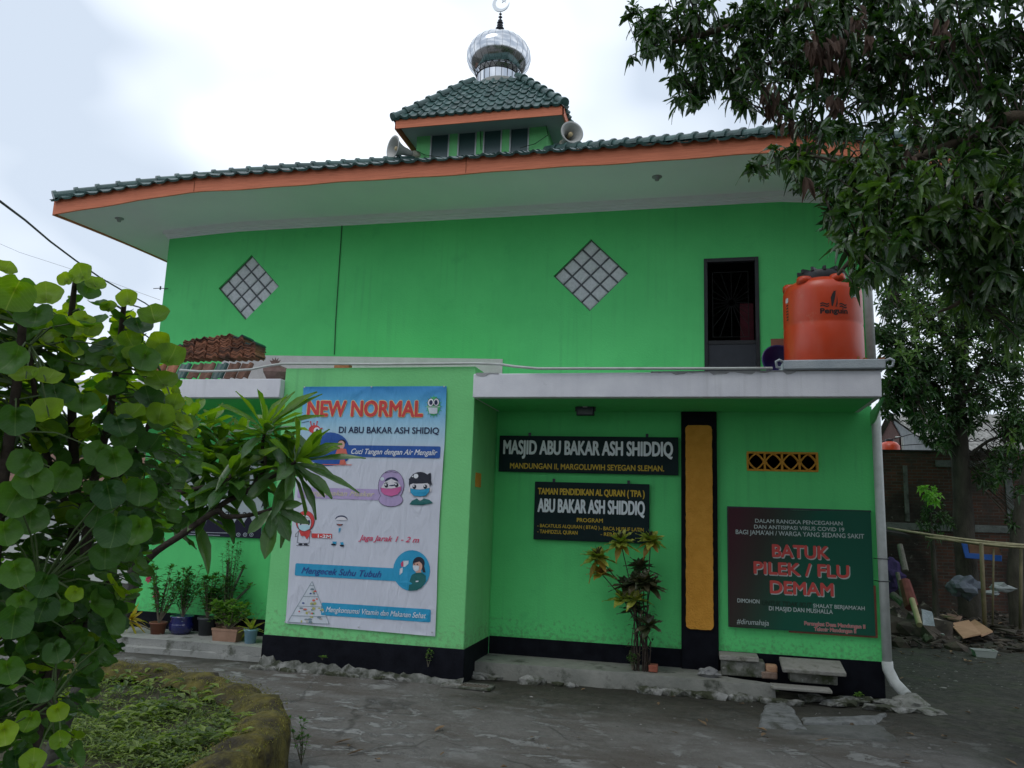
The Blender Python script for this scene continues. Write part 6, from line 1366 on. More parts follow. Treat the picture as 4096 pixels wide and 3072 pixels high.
path([(808, 2081, 4.85), (900, 2010, 4.9), (1000, 1960, 4.9), (1085, 1912, 4.9), (1150, 1870, 4.9), (1185, 1845, 4.9)], .018, .010)
path([(480, 2050, 5.0), (600, 2000, 5.0), (760, 1960, 4.95), (880, 1935, 4.9), (928, 1900, 4.9)], .018, .010)
path([(1000, 1960, 4.9), (1060, 1860, 4.95), (1050, 1780, 5.0), (1065, 1700, 5.0)], .013, .009)
path([(600, 2000, 5.0), (720, 1880, 5.1), (780, 1760, 5.1), (770, 1680, 5.1)], .013, .008)
path([(720, 1880, 5.1), (860, 1820, 5.2), (880, 1770, 5.2)], .010, .008)
def whorl(px_, py_, d_, L_, W, n_up, n_dn, ax_=(0, 0, 1), seedy=1):
    c = ad(px_, py_, d_); qa = Vector(ax_)
    rosette(ly, c, qa, n_up, L_, W, (18, 75), .18, 'spat', 6, q, .25); rosette(lf, c-qa*.03, qa, n_dn, L_*1.08, W*1.05, (70, 125), .35, 'spat', 6, q, .25)
whorl(1062, 1712, 5.0, .36, .075, 9, 14, (.1, 0, 1)); whorl(928, 1905, 4.9, .33, .08, 7, 13, (0, -.2, 1)); whorl(1188, 1842, 4.9, .38, .075, 9, 16, (.75, -.25, .6)); whorl(770, 1672, 5.1, .26, .07, 8, 10); whorl(880, 1765, 5.2, .26, .07, 6, 10)
whorl(830, 1850, 5.1, .30, .08, 5, 10, (.3, -.3, 1)); whorl(1000, 1830, 5.1, .3, .075, 5, 12); whorl(720, 1800, 5.1, .28, .07, 6, 10); whorl(840, 1700, 5.25, .24, .065, 8, 8); whorl(960, 1750, 5.2, .26, .065, 8, 8); whorl(1120, 1790, 5.05, .26, .07, 6, 10, (.4, -.2, 1)); whorl(700, 1920, 5.2, .28, .07, 5, 10); whorl(760, 2010, 5.0, .28, .07, 5, 11, (.2, -.4, 1)); whorl(860, 1980, 5.0, .28, .07, 5, 11, (.2, -.3, 1)); whorl(640, 2060, 5.1, .28, .07, 4, 10)
c = ad(1095, 2030, 4.8); 
for (tx_, ty_, L_, W) in ((1060, 2230, .26, .10), (1160, 2160, .38, .09), (1240, 2090, .30, .07), (1210, 2010, .26, .06), (990, 2130, .22, .07), (1140, 1960, .2, .06), (1080, 2150, .22, .08)):
    d = ad(tx_, ty_, 4.75)-c; lf.leaf(c, d, (CAM-c).normalized()+Vector((0, 0, .2)), d.length, W*.9, .06, 6, 'spat', .2)
for (cx_, cy_, tx_, ty_, W) in ((1185, 1845, 1465, 1825, .06), (1185, 1850, 1440, 1965, .055), (1180, 1855, 1330, 1990, .08), (1180, 1850, 1300, 1985, .06), (1062, 1712, 1270, 1560, .08), (1062, 1712, 1290, 1568, .05), (1062, 1712, 1180, 1560, .05), (1062, 1715, 1300, 1655, .055), (1062, 1715, 870, 1610, .06), (1062, 1712, 1030, 1550, .06), (928, 1905, 700, 1840, .08), (928, 1905, 1120, 1780, .08), (928, 1905, 975, 1800, .075), (928, 1910, 960, 2000, .10), (1185, 1845, 1320, 1710, .05), (1185, 1845, 1370, 1770, .08), (928, 1905, 780, 2030, .12)):
    c = ad(cx_, cy_, 4.92); d = ad(tx_, ty_, 4.8)-c; (ly if ty_ < cy_-40 else lf).leaf(c, d, (CAM-c).normalized()*.6+Vector((0, 0, .8)), d.length, W, .04, 6, 'spat', .3)
st_.build('branch', STEMD, PT, smooth=True); lf.build('foliage', PLM, PT, smooth=True); ly.build('young_foliage', PLY, PT, smooth=True)

# ------------------------------------------------------------------ mango tree overhanging from the right
MG = leafmat('mango_leaf', (.012, .040, .012), (.048, .105, .024), vein=(.10, .15, .06), rough=.27, transl=.18, spec=.8, tcol=(2.2, 2.6, .7), nvein=10)
MGL = leafmat('mango_leaf_light', (.045, .10, .02), (.085, .16, .035), vein=(.16, .22, .09), rough=.32, transl=.25, spec=.65, tcol=(2.2, 2.4, .6), nvein=10)
DEADL = leafmat('brown_dead_leaf', (.06, .035, .025), (.16, .10, .075), rough=.8, transl=.1, tcol=(1.2, .9, .6))
q = random.Random(55); mb0 = ad(5250, 2600, 7.5); mb0.z = 0
MT = thing('mango_tree', (mb0.x, mb0.y, 0), 'large dark leafy tree overhanging the scene from the upper right', 'tree')
tm = MB(); lf = MB(); ll = MB(); dl = MB(); br_ = MB()
tp = cat_([mb0, ad(5200, 1900, 7.4), ad(5150, 1000, 7.2), ad(5100, 300, 7.2), ad(5000, -500, 7.5)], 5); tm.tube(tp, [.28-.13*i/len(tp) for i in range(len(tp))], 14, seed=2)
tm.build('trunk', mat('mango_bark', (.05, .04, .03), (.10, .085, .065), scale=8, rough=.95, bump=.9), MT, smooth=True)
hubs = []
for si, P in enumerate(([(5120, 700, 7.2), (4700, 560, 7.0), (4300, 520, 6.8), (4050, 470, 6.7), (3850, 560, 6.6), (3650, 640, 6.5), (3480, 740, 6.3), (3300, 790, 6.2)],
          [(5120, 500, 7.2), (4600, 250, 7.4), (4100, 150, 7.6), (3700, 200, 7.8), (3400, 300, 7.9), (3150, 400, 8.0), (3050, 500, 8.0)],
          [(4600, 250, 7.4), (4000, -60, 7.9), (3500, -40, 8.2), (3100, 60, 8.3), (2800, 140, 8.4), (2600, 200, 8.4), (2560, 230, 8.4)],
          [(3400, 300, 7.9), (3150, 250, 8.1), (2900, 290, 8.3), (2760, 350, 8.3)],
          [(5140, 1000, 7.2), (4600, 900, 6.4), (4200, 850, 6.0), (3900, 800, 5.8), (3650, 880, 5.7), (3450, 1000, 5.6), (3350, 1100, 5.6)],
          [(4200, 850, 6.0), (4000, 1050, 5.9), (3850, 1200, 5.9), (3750, 1250, 5.9)],
          [(3480, 740, 6.3), (3380, 660, 6.2), (3220, 620, 6.2), (3120, 640, 6.2), (3020, 680, 6.2)],
          [(3150, 400, 8.0), (3160, 480, 7.6), (3280, 560, 7.2), (3230, 600, 7.0)],
          [(3500, -40, 8.2), (3300, 100, 8.2), (3050, 150, 8.3)])):
    C__ = cat_([ad(*p) for p in P], 6); r0 = (.07, .07, .06, .025, .06, .03, .016, .014, .02)[si]
    br_.tube(C__, [r0*(1-.85*i/len(C__)) for i in range(len(C__))], 7, seed=si); hubs += C__[3:]
br_.build('branch', mat('mango_twig', (.06, .045, .03), (.11, .085, .06), scale=10, rough=.9, bump=.6), MT, smooth=True)
tw_ = MB()
blobs = [(2560, 70, 60, 8.4, 14, 0), (2560, 230, 50, 8.4, 7, 0), (2680, 130, 120, 8.5, 44, 0), (2720, 30, 110, 8.5, 30, 0), (2790, 280, 120, 8.4, 42, 0), (2760, 370, 70, 8.3, 14, 0), (2900, 120, 160, 8.4, 60, 0), (2930, 290, 130, 8.2, 44, 0), (3080, 60, 150, 8.4, 50, 0), (3110, 230, 130, 8.2, 42, 0), (2990, 390, 45, 8.0, 7, 0),
         (3280, 80, 170, 8.2, 55, 0), (3300, 260, 140, 8.0, 40, 0), (3120, 380, 70, 7.8, 9, 0), (3270, 430, 90, 7.6, 13, 0), (3480, 90, 180, 8.0, 60, 0), (3500, 300, 160, 7.8, 42, 0), (3480, 470, 110, 7.4, 16, 0), (3180, 500, 60, 7.4, 6, 0), (3340, 540, 80, 6.9, 12, 0),
         (3720, 120, 200, 7.8, 60, 0), (3740, 330, 180, 7.6, 50, 0), (3950, 80, 220, 7.6, 60, 0), (4000, 300, 200, 7.4, 60, 0), (4200, 200, 250, 7.6, 50, 0), (3680, 520, 140, 7.0, 34, .3), (3880, 520, 170, 6.8, 46, .3), (4080, 560, 170, 6.8, 46, .2),
         (3020, 690, 40, 6.2, 4, .2), (3100, 640, 70, 6.2, 14, .1), (3180, 620, 70, 6.2, 14, .1), (3210, 690, 70, 6.2, 13, .1), (3280, 740, 80, 6.2, 14, .2), (3430, 640, 120, 6.2, 28, .5), (3560, 700, 140, 6.1, 34, .5), (3400, 780, 110, 5.9, 26, .6), (3330, 720, 60, 6.0, 8, .4), (3560, 850, 150, 5.8, 40, .5), (3420, 920, 110, 5.7, 26, .6), (3740, 780, 170, 6.0, 44, .4), (3930, 780, 190, 6.0, 50, .3), (4090, 820, 180, 6.2, 46, .2),
         (3440, 1000, 60, 5.6, 8, .5), (3480, 1080, 50, 5.6, 7, .3), (3560, 1000, 120, 5.7, 26, .4), (3740, 960, 160, 6.0, 36, .2), (3920, 990, 180, 6.1, 44, .15), (4080, 1050, 160, 6.2, 40, .1), (3900, 1150, 120, 6.0, 20, .15), (4060, 1220, 120, 6.2, 22, .1), (3340, 860, 40, 5.7, 4, .6), (3440, 1130, 30, 5.6, 3, .2), (4040, 1350, 70, 6.1, 8, .1)]
for (bx, by, br0, bd_, nc, lt_) in blobs:
    if by > 600 and bx < 3450: nc = int(nc*.62)
    nc = int(nc*((.75 if by < 700 else 1.05) if bx > 3600 else .8 if bx < 3350 else 1.0))
    for k in range(nc):
        a = q.uniform(0, 6.28); rr = math.sqrt(q.random())*br0; px_, py_ = bx+math.cos(a)*rr, by+math.sin(a)*rr*.9; c = ad(px_, py_, bd_+q.gauss(0, .45))
        near = min(hubs, key=lambda h: (h-c).length); d = (c-near); Lt = min(d.length, .42); d.normalize()
        s0 = c-d*Lt; md_ = c-d*Lt*.5+Vector((q.uniform(-.03, .03), q.uniform(-.03, .03), .04)); tw_.tube([s0, md_, c], [.007, .0055, .0035], 4)
        tgt = ll if q.random() < lt_ else lf; ax_ = (d*.7+Vector((q.uniform(-.7, .7), q.uniform(-.7, .7), q.uniform(-.9, .5)))).normalized()
        rosette(tgt, c, ax_, q.randint(6, 11), q.uniform(.11, .18) if bd_ > 7 else q.uniform(.10, .16), q.uniform(.032, .052), (8, q.uniform(60, 110)), q.uniform(.3, 1.1), q.choice(['lance', 'ovate', 'spat']), 5, q, .2)
        for _ in range(3):
            dd = Vector((q.uniform(-1, 1), q.uniform(-1, 1), q.uniform(-1.2, .2))); tgt.leaf(s0.lerp(c, q.uniform(.3, .9)), dd, Vector((0, 0, 1)), q.uniform(.10, .16), .034, q.uniform(.2, .9), 4, 'lance', .3)
for (bx, by, r_, bd_, nc) in ((3270, 180, 50, 7.2, 30), (3350, 170, 40, 7.2, 24), (3310, 240, 40, 7.2, 14), (3080, 360, 32, 7.4, 18), (3085, 420, 22, 7.4, 9), (3430, 60, 30, 7.0, 14), (3480, 140, 20, 7.0, 8), (3340, 400, 26, 7.0, 12), (3770, 110, 30, 6.8, 10), (3630, 620, 22, 6.2, 8), (3215, 705, 10, 6.0, 3), (3840, 860, 22, 5.9, 5), (3150, 480, 20, 7.0, 8)):
    for k in range(nc):
        c = ad(bx+q.gauss(0, r_*.5), by+q.gauss(0, r_*.6), bd_+q.uniform(-.1, .1)); dl.leaf(c, Vector((q.uniform(-.5, .5), q.uniform(-.5, .5), -1)), Vector((q.uniform(-1, 1), -1, .2)), q.uniform(.10, .17), q.uniform(.03, .05), .25, 4, 'lance', .5)
# unseen foliage added above and behind the camera to shade yard and lower walls
k = 0
while k < 1000:
    c = Vector((q.uniform(-4, 12), q.uniform(-19, -3.5), q.uniform(5.5, 10.5))); d = c-CAM; dz_ = d.dot(_f)
    if dz_ > .1 and abs(FPX*d.dot(RGT)/dz_) < 2500 and abs(FPX*d.dot(UPV)/dz_) < 2000: continue
    k += 1; rosette(lf, c, Vector((q.uniform(-.6, .6), q.uniform(-.6, .6), q.uniform(-.3, .6))), 9, .42, .13, (30, 115), .6, 'lance', 2, q, .3)
k = 0
while k < 800:  # more added out-of-frame leaves, darkening the block side and right yard
    c = Vector((q.uniform(4.5, 12), q.uniform(-11, -1), q.uniform(1.5, 9))); d = c-CAM; dz_ = d.dot(_f)
    if dz_ > .1 and abs(FPX*d.dot(RGT)/dz_) < 2300 and abs(FPX*d.dot(UPV)/dz_) < 2000: continue
    k += 1; rosette(lf, c, Vector((q.uniform(-.6, .6), q.uniform(-.6, .6), q.uniform(-.3, .6))), 9, .42, .14, (30, 115), .6, 'lance', 2, q, .3)
for P in ([tp[12], Vector((4, -9, 7.5)), Vector((0, -10, 8.5)), Vector((-3, -11, 9))], [tp[14], Vector((5, -13, 8)), Vector((2, -16, 9.5))]): tw_.tube(cat_(P, 5), [.1-.005*i for i in range(16 if len(P) == 4 else 11)], 7)
tw_.build('twigs', mat('twig', (.045, .035, .025), rough=.9), MT); lf.build('foliage', MG, MT); ll.build('light_foliage', MGL, MT); dl.build('dead_leaves', DEADL, MT)

# ------------------------------------------------------------------ tree standing in the yard behind, right
def clumps(tgt, hubs_, bl, q, Lf, Wf, nr_=(6, 9), twm=None, droop=.5, dj=.7, shape='lance', spread=(20, 105), dens=1):
    for (bx, by, br0, Y_, nc) in bl:
        nc = int(nc*dens)
        for k in range(nc):
            a = q.uniform(0, 6.28); rr = math.sqrt(q.random())*br0; c = ay(bx+math.cos(a)*rr, by+math.sin(a)*rr*.85, Y_+q.gauss(0, dj))
            near = min(hubs_, key=lambda h: (h-c).length); d = (c-near); Lt = min(d.length, .9); d.normalize()
            if twm: twm.tube([c-d*Lt, c-d*Lt*.5+Vector((0, 0, .05)), c], [.012, .008, .004], 4)
            rosette(tgt, c, (d*.5+Vector((q.uniform(-.5, .5), q.uniform(-.5, .5), q.uniform(-.2, .6)))), q.randint(*nr_), Lf, Wf, spread, droop, shape, 2, q, .3)
YM = leafmat('yard_tree_leaf', (.014, .042, .014), (.045, .095, .025), rough=.45, transl=.18, spec=.4)
YML = leafmat('yard_tree_leaf_light', (.06, .12, .03), (.11, .18, .045), rough=.45, transl=.25, spec=.4)
q = random.Random(66); yb = ay(3885, 2450, 9.6)
Y1 = thing('yard_tree', (yb.x, 9.6, 0), 'tall leafy tree with a straight dark trunk standing in front of the brick wall', 'tree')
def ypath(P, r0, r1, tgt, seed=1):
    C__ = cat_([ay(*p) for p in P], 6); tgt.tube(C__, [r0+(r1-r0)*i/(len(C__)-1) for i in range(len(C__))], 10, seed=seed); return C__
tm = MB(); c0 = ay(3885, 2450, 9.6); c0.z = 0
P = [c0]+[ay(*p) for p in ((3868, 2300, 9.6), (3855, 2100, 9.6), (3845, 1900, 9.6), (3835, 1700, 9.6), (3835, 1500, 9.6), (3850, 1300, 9.6), (3840, 1100, 9.7), (3820, 900, 9.7))]
C__ = cat_(P, 6); tm.tube(C__, [.27-.17*i/len(C__) for i in range(len(C__))], 12, seed=4); h1 = C__[24:]
tm.build('trunk', mat('dark_trunk', (.030, .027, .020), (.065, .058, .045), scale=6, rough=.95, bump=.9, stretch=(1, 1, .4)), Y1, smooth=True)
br_ = MB(); h1 += ypath([(3840, 1750, 9.6), (3780, 1600, 9.4), (3700, 1520, 9.2), (3620, 1480, 9.0)], .09, .03, br_, 2); h1 += ypath([(3835, 1650, 9.6), (3900, 1500, 9.8), (3980, 1400, 9.9), (4080, 1350, 10)], .08, .03, br_, 3); h1 += ypath([(3840, 1450, 9.6), (3740, 1300, 9.3), (3640, 1200, 9.0), (3560, 1180, 8.9)], .08, .02, br_, 5); h1 += ypath([(3845, 1250, 9.6), (3760, 1100, 9.6), (3700, 1000, 9.5)], .06, .02, br_, 6); h1 += ypath([(3845, 1850, 9.6), (3960, 1760, 9.6), (4060, 1740, 9.6)], .05, .02, br_, 7)
br_.build('branch', MATS['dark_trunk'], Y1, smooth=True)
lf = MB(); ll = MB(); tw_ = MB()
clumps(lf, h1, [(3560, 1330, 60, 8.8, 36), (3600, 1200, 90, 9.0, 50), (3680, 1060, 120, 9.2, 60), (3650, 1450, 100, 9.0, 70), (3590, 1560, 75, 9.0, 46), (3560, 1640, 35, 9.0, 12), (3690, 1600, 90, 9.2, 60), (3780, 1500, 110, 9.4, 70), (3780, 1300, 130, 9.5, 80), (3900, 1200, 140, 9.8, 80), (3950, 1400, 130, 9.8, 70), (3850, 1650, 90, 9.5, 50), (3760, 1740, 70, 9.2, 28), (4010, 1550, 120, 9.8, 66), (4080, 1250, 120, 10, 50), (3950, 1000, 150, 9.8, 60), (4060, 1700, 80, 9.8, 30), (4030, 1850, 80, 9.6, 30), (3950, 1900, 60, 9.6, 16), (3700, 1680, 60, 9.2, 20), (4080, 2080, 50, 9.5, 10), (3820, 880, 150, 9.7, 34), (3820, 760, 110, 9.7, 20), (3560, 1430, 60, 9.0, 24), (3520, 1350, 30, 8.9, 10)], q, .24, .075, twm=tw_, dens=1.8)
clumps(ll, h1, [(3640, 1150, 90, 8.3, 22), (3660, 1360, 80, 8.2, 20), (3640, 1430, 60, 8.2, 14), (3760, 1250, 90, 8.5, 18), (3860, 1270, 70, 8.8, 12), (3700, 1020, 80, 8.6, 14), (3840, 1400, 70, 8.6, 12), (4040, 1750, 40, 9.0, 8), (3680, 1240, 50, 8.4, 10)], q, .26, .07, twm=tw_)
# loose branch tips against the sky
clumps(lf, h1, [(3590, 1590, 50, 8.9, 16), (3550, 1600, 20, 8.9, 4), (3530, 1240, 12, 8.8, 2)], q, .20, .05)
tw_.build('twigs', MATS['twig'], Y1); lf.build('foliage', YM, Y1); ll.build('light_foliage', YML, Y1)
# second dark trunk at the frame edge
c0 = ay(4070, 2440, 8.6); c0.z = 0
Y2 = thing('leaning_tree', (c0.x, 8.6, 0), 'dark leaning tree trunk at the right edge beside the bamboo rack', 'tree')
tm = MB(); P = [c0]+[ay(*p) for p in ((4060, 2300, 8.6), (4075, 2100, 8.6), (4110, 1900, 8.6), (4160, 1700, 8.7), (4200, 1400, 8.8))]; C__ = cat_(P, 5); tm.tube(C__, [.17-.06*i/len(C__) for i in range(len(C__))], 10, seed=8); tm.build('trunk', MATS['dark_trunk'], Y2, smooth=True)
lf = MB(); clumps(lf, C__[12:], [(4130, 1650, 90, 8.8, 40), (4180, 1450, 120, 8.8, 40), (4085, 1960, 30, 8.5, 8)], q, .24, .07); lf.build('foliage', YM, Y2)
# sapling in front of the brick wall
c0 = ay(3742, 2440, 8.2); c0.z = .1
Y3 = thing('sapling', (c0.x, 8.2, .1), 'thin sapling with bright green leaf tips in front of the brick wall', 'tree')
tm = MB(); P = [c0]+[ay(*p) for p in ((3738, 2300, 8.2), (3728, 2150, 8.2), (3715, 2020, 8.2), (3708, 1950, 8.2))]; C__ = cat_(P, 4); tm.tube(C__, [.075-.055*i/len(C__) for i in range(len(C__))], 8, seed=8); tm.build('trunk', MATS['dark_trunk'], Y3, smooth=True)
lf = MB(); clumps(lf, C__[8:], [(3735, 2040, 50, 8.2, 16), (3765, 2090, 45, 8.2, 14), (3700, 2080, 35, 8.2, 10), (3725, 2130, 45, 8.2, 10)], q, .17, .05, dj=.2); lf.build('foliage', YM, Y3)
lf = MB(); clumps(lf, C__[12:], [(3715, 1965, 40, 8.0, 12), (3740, 1990, 25, 8.0, 6), (3695, 1955, 15, 8.0, 4)], q, .16, .06, dj=.15); lf.build('young_foliage', leafmat('fresh_leaf', (.10, .26, .03), (.16, .34, .05), rough=.5, transl=.3), Y3)
# ------------------------------------------------------------------ right yard: brick wall, neighbour house, rack, scrap
def brickmat():
    m = bpy.data.materials.new('stained_brickwork'); m.use_nodes = True; n = m.node_tree.nodes; l = m.node_tree.links; b = n['Principled BSDF']; b.inputs['Roughness'].default_value = .95
    g = n.new('ShaderNodeNewGeometry'); sx_ = n.new('ShaderNodeSeparateXYZ'); cb_ = n.new('ShaderNodeCombineXYZ'); l.new(g.outputs['Position'], sx_.inputs[0]); l.new(sx_.outputs[0], cb_.inputs[0]); l.new(sx_.outputs[2], cb_.inputs[1])
    br = n.new('ShaderNodeTexBrick'); br.inputs['Scale'].default_value = 1; br.inputs['Brick Width'].default_value = .26; br.inputs['Row Height'].default_value = .085; br.inputs['Mortar Size'].default_value = .010
    br.inputs['Color1'].default_value = (.12, .048, .032, 1); br.inputs['Color2'].default_value = (.065, .034, .024, 1); br.inputs['Mortar'].default_value = (.085, .08, .068, 1); l.new(cb_.outputs[0], br.inputs['Vector'])
    last = br.outputs['Color']
    for sc__, c, lo, hi in ((.45, (.012, .011, .009), .42, .54), (3, (.05, .042, .034), .5, .68), (7, (.16, .15, .13), .66, .74)):
        no = n.new('ShaderNodeTexNoise'); no.inputs['Scale'].default_value = sc__; no.inputs['Detail'].default_value = 7; l.new(g.outputs['Position'], no.inputs['Vector'])
        mr = n.new('ShaderNodeMapRange'); mr.inputs[1].default_value = lo; mr.inputs[2].default_value = hi; mr.inputs[4].default_value = .88; l.new(no.outputs[0], mr.inputs[0])
        mx = n.new('ShaderNodeMixRGB'); mx.inputs[2].default_value = (*c, 1); l.new(mr.outputs[0], mx.inputs[0]); l.new(last, mx.inputs[1]); last = mx.outputs[0]
    l.new(last, b.inputs['Base Color']); bn = n.new('ShaderNodeBump'); bn.inputs['Strength'].default_value = .7; bn.inputs['Distance'].default_value = .02; l.new(br.outputs['Fac'], bn.inputs['Height']); bn.invert = True; l.new(bn.outputs[0], b.inputs['Normal']); return m
BRK = brickmat(); YW = 11.5
zt1 = ay(3560, 1806, YW).z
BWt = thing('brick_wall', (7, YW, 0), 'tall stained red brick boundary wall with concrete posts behind the yard', 'wall')
f = MB(); f.box(2.0, 16, YW, YW+.14, -.1, zt1); f.build('brickwork', BRK, BWt)
GCON = mat('grey_green_concrete', (.11, .12, .11), (.20, .21, .20), scale=4, rough=.95, bump=.7, spots=[(2, (.05, .052, .045), .5, .62)])
def bandp(px0, px1, pyt, pyb, nme):
    A, B, C_ = ay(px0, pyt, YW), ay(px1, pyt, YW), ay(px0, pyb, YW); f = MB(); f.box(A.x, B.x, YW-.035, YW-.001, C_.z, A.z); f.build(nme, GCON, BWt, bevel=.01)
bandp(3610, 3628, 1862, 2085, 'concrete_post'); bandp(3520, 4200, 2088, 2116, 'concrete_band'); bandp(4015, 4045, 1880, 2088, 'concrete_post'); bandp(3740, 4200, 1842, 1868, 'concrete_band'); bandp(4040, 4060, 2118, 2330, 'concrete_post')
f = MB(); f.box(2.0, ay(3810, 1806, YW).x, YW-.02, YW+.16, zt1, zt1+.05); f.build('coping', mat('dark_coping', (.02, .02, .018), rough=.9), BWt)
# neighbour house behind the wall
YE = 15.0; E0 = ay(3735, 1800, YE); RG_ = ax(3548, 1657, E0.x); 
E_L, R_L = E0, RG_
NH = thing('neighbour_house', (E0.x+4, 18, 0), 'neighbour house with grey corrugated roof rising over the brick wall', 'house')
wid = 16
CORR = mat('weathered_fibre_cement', (.20, .20, .18), (.36, .35, .33), scale=2.5, rough=.9, bump=.3, stretch=(3, 1, 1), spots=[(4, (.09, .09, .08), .52, .66), (9, (.42, .42, .40), .64, .74)])
vd = (R_L-E_L); 
f = MB(); cw_ = .19; nc_ = int(wid/cw_); vs = []; fs = []
for r in range(4):
    a = E_L+vd*(r/4-.012); b_ = E_L+vd*((r+1)/4)
    o = len(f.v)
    for p, dz_ in ((a, .05), (b_, .0)):
        for i in range(nc_*6+1): x = i*cw_/6; f.v.append(p+Vector((x, 0, dz_+.04*math.cos(i/6*2*math.pi)))); f.uv.append((0, 0, 0))
    n_ = nc_*6+1; f.f += [(o+i, o+i+1, o+n_+i+1, o+n_+i) for i in range(n_-1)]
f.build('roof', CORR, NH)
f = MB(); back = R_L+Vector((0, (R_L.y-E_L.y), -(R_L.z-E_L.z))); f.add([R_L, R_L+Vector((wid, 0, 0)), back+Vector((wid, 0, 0)), back], [(0, 1, 2, 3)]); f.build('rear_roof', CORR, NH)
gx = E_L.x+.25; f = MB()
f.add([(gx, E_L.y+.5, 0), (gx, E_L.y+.5, E_L.z+.02), (gx, R_L.y, R_L.z-.25), (gx, back.y-.5, back.z), (gx, back.y-.5, 0)], [(0, 1, 2, 3, 4)]); f.box(gx+.01, gx+wid, E_L.y+.5, E_L.y+.6, 0, E_L.z+.0)
f.build('wall', mat('grey_render', (.22, .235, .24), (.30, .31, .315), scale=3, rough=.9), NH)
f = MB(); f.prism([(gx-.05, R_L.y-1.0, R_L.z-.95), (gx-.05, R_L.y+.2, R_L.z-.22), (gx-.05, back.y, back.z), (gx-.05, back.y, back.z-2.5), (gx-.05, R_L.y-1.0, R_L.z-2.8)], (-.04, 0, 0)); f.build('brick_gable', mat('brown_gable', (.075, .035, .028), (.11, .055, .045), scale=7, rough=.9, bump=.6), NH)
# distant tank
c = ay(3560, 1800, 13.2); r_ = (ay(3602, 1800, 13.2).x-ay(3520, 1800, 13.2).x)/2
W2 = thing('water_tank', (c.x, 13.2, 0), 'small orange water tank showing above the far brick wall', 'water tank'); f = MB(); tz0 = ay(3560, 1768, 13.2).z
f.lathe([(r_, tz0-2.2), (r_, tz0-.35), (r_*.97, tz0-.12), (r_*.7, tz0-.02), (r_*.3, tz0+.02), (0, tz0+.02)], (c.x, 13.2, 0), 32); f.build('body', OR, W2, smooth=True)
f = MB(); f.lathe([(r_*.42, tz0-.02), (r_*.42, tz0+.08), (0, tz0+.10)], (c.x, 13.2, 0), 20); f.build('lid', BL, W2)
f = MB(); f.tube([(c.x+r_*.45, 13.0, tz0+.12), (c.x+r_*.98, 12.9, tz0+.12), (c.x+r_*.98, 12.85, tz0-.6)], .03, 6); f.build('inlet_pipe', PVC, W2)
f = MB(); f.lathe([(r_, tz0-2.2), (r_, tz0-.05), (0, tz0+.0)], (c.x, 13.2, 0), 8); f.lathe([(.2, 0), (.2, tz0-2.2)], (c.x, 13.2, 0), 8); f = MB(); f.box(c.x-.5, c.x+.5, 12.8, 13.7, 0, tz0-2.2); f.build('stand', INSIDE, W2)
f = MB(); f.tube([ay(3520, 1770, 12.5), ay(3700, 1722, 13), ay(3900, 1690, 13.5)], .012, 5); tag(f.build('power_wire', mat('black_cable2', (.01, .01, .012), rough=.6), origin=ay(3520, 1770, 12.5)), 'upper dark wire crossing before the corrugated roof', 'wire')
f = MB(); f.tube([ay(3600, 1782, 12.5), ay(3750, 1772, 13), ay(3960, 1762, 13.5)], .012, 5); tag(f.build('power_wire', MATS['black_cable2'], origin=ay(3600, 1782, 12.5)), 'lower dark wire crossing before the corrugated roof', 'wire')
# bamboo rack
BAM = mat('dry_bamboo', (.20, .175, .10), (.30, .27, .16), scale=4, rough=.6, stretch=(3, 1, 1)); BAMD = mat('old_bamboo', (.10, .085, .045), (.16, .13, .07), scale=5, rough=.8)
for i, (a, b_, r_) in enumerate((((3550, 2112, 7.6), (4200, 2188, 7.2), .026), ((3700, 2148, 7.5), (4200, 2183, 7.1), .022), ((3720, 2144, 7.5), (4200, 2196, 7.0), .020), ((3780, 2158, 7.4), (4200, 2192, 7.3), .024))):
    A, B = ay(*a), ay(*b_); f = MB(); P = [A.lerp(B, k/16)+Vector((0, 0, -.05*math.sin(math.pi*k/16))) for k in range(17)]; f.tube(P, [r_*(1+(.12 if k % 3 == 0 else 0)) for k in range(17)], 8)
    tag(f.build('bamboo_pole', BAM, smooth=True, origin=A), ('highest and longest pale bamboo pole across the rack', 'second bamboo pole of the rack starting behind the sapling', 'thin lowest bamboo pole of the rack', 'short bamboo pole at the middle of the rack')[i], 'bamboo pole')
for i, (pt, pb, y, r_) in enumerate((((3925, 2178), (3938, 2490), 7.0, .045), ((3975, 2200), (3965, 2450), 7.3, .022), ((4085, 2200), (4075, 2440), 7.3, .035))):
    A = ay(*pt, y); B = ay(*pb, y); B.z = max(0.0, gz(B.x, y)); f = MB(); f.tube([B, A.lerp(B, .5), A+Vector((0, 0, .03))], [r_, r_, r_*.95], 8, seed=i)
    tag(f.build('rack_post', BAMD, smooth=True, origin=B), ('thick bamboo post holding up the pole rack', 'thin stick post just right of the thick bamboo post', 'brown post of the pole rack at the right edge')[i], 'post')
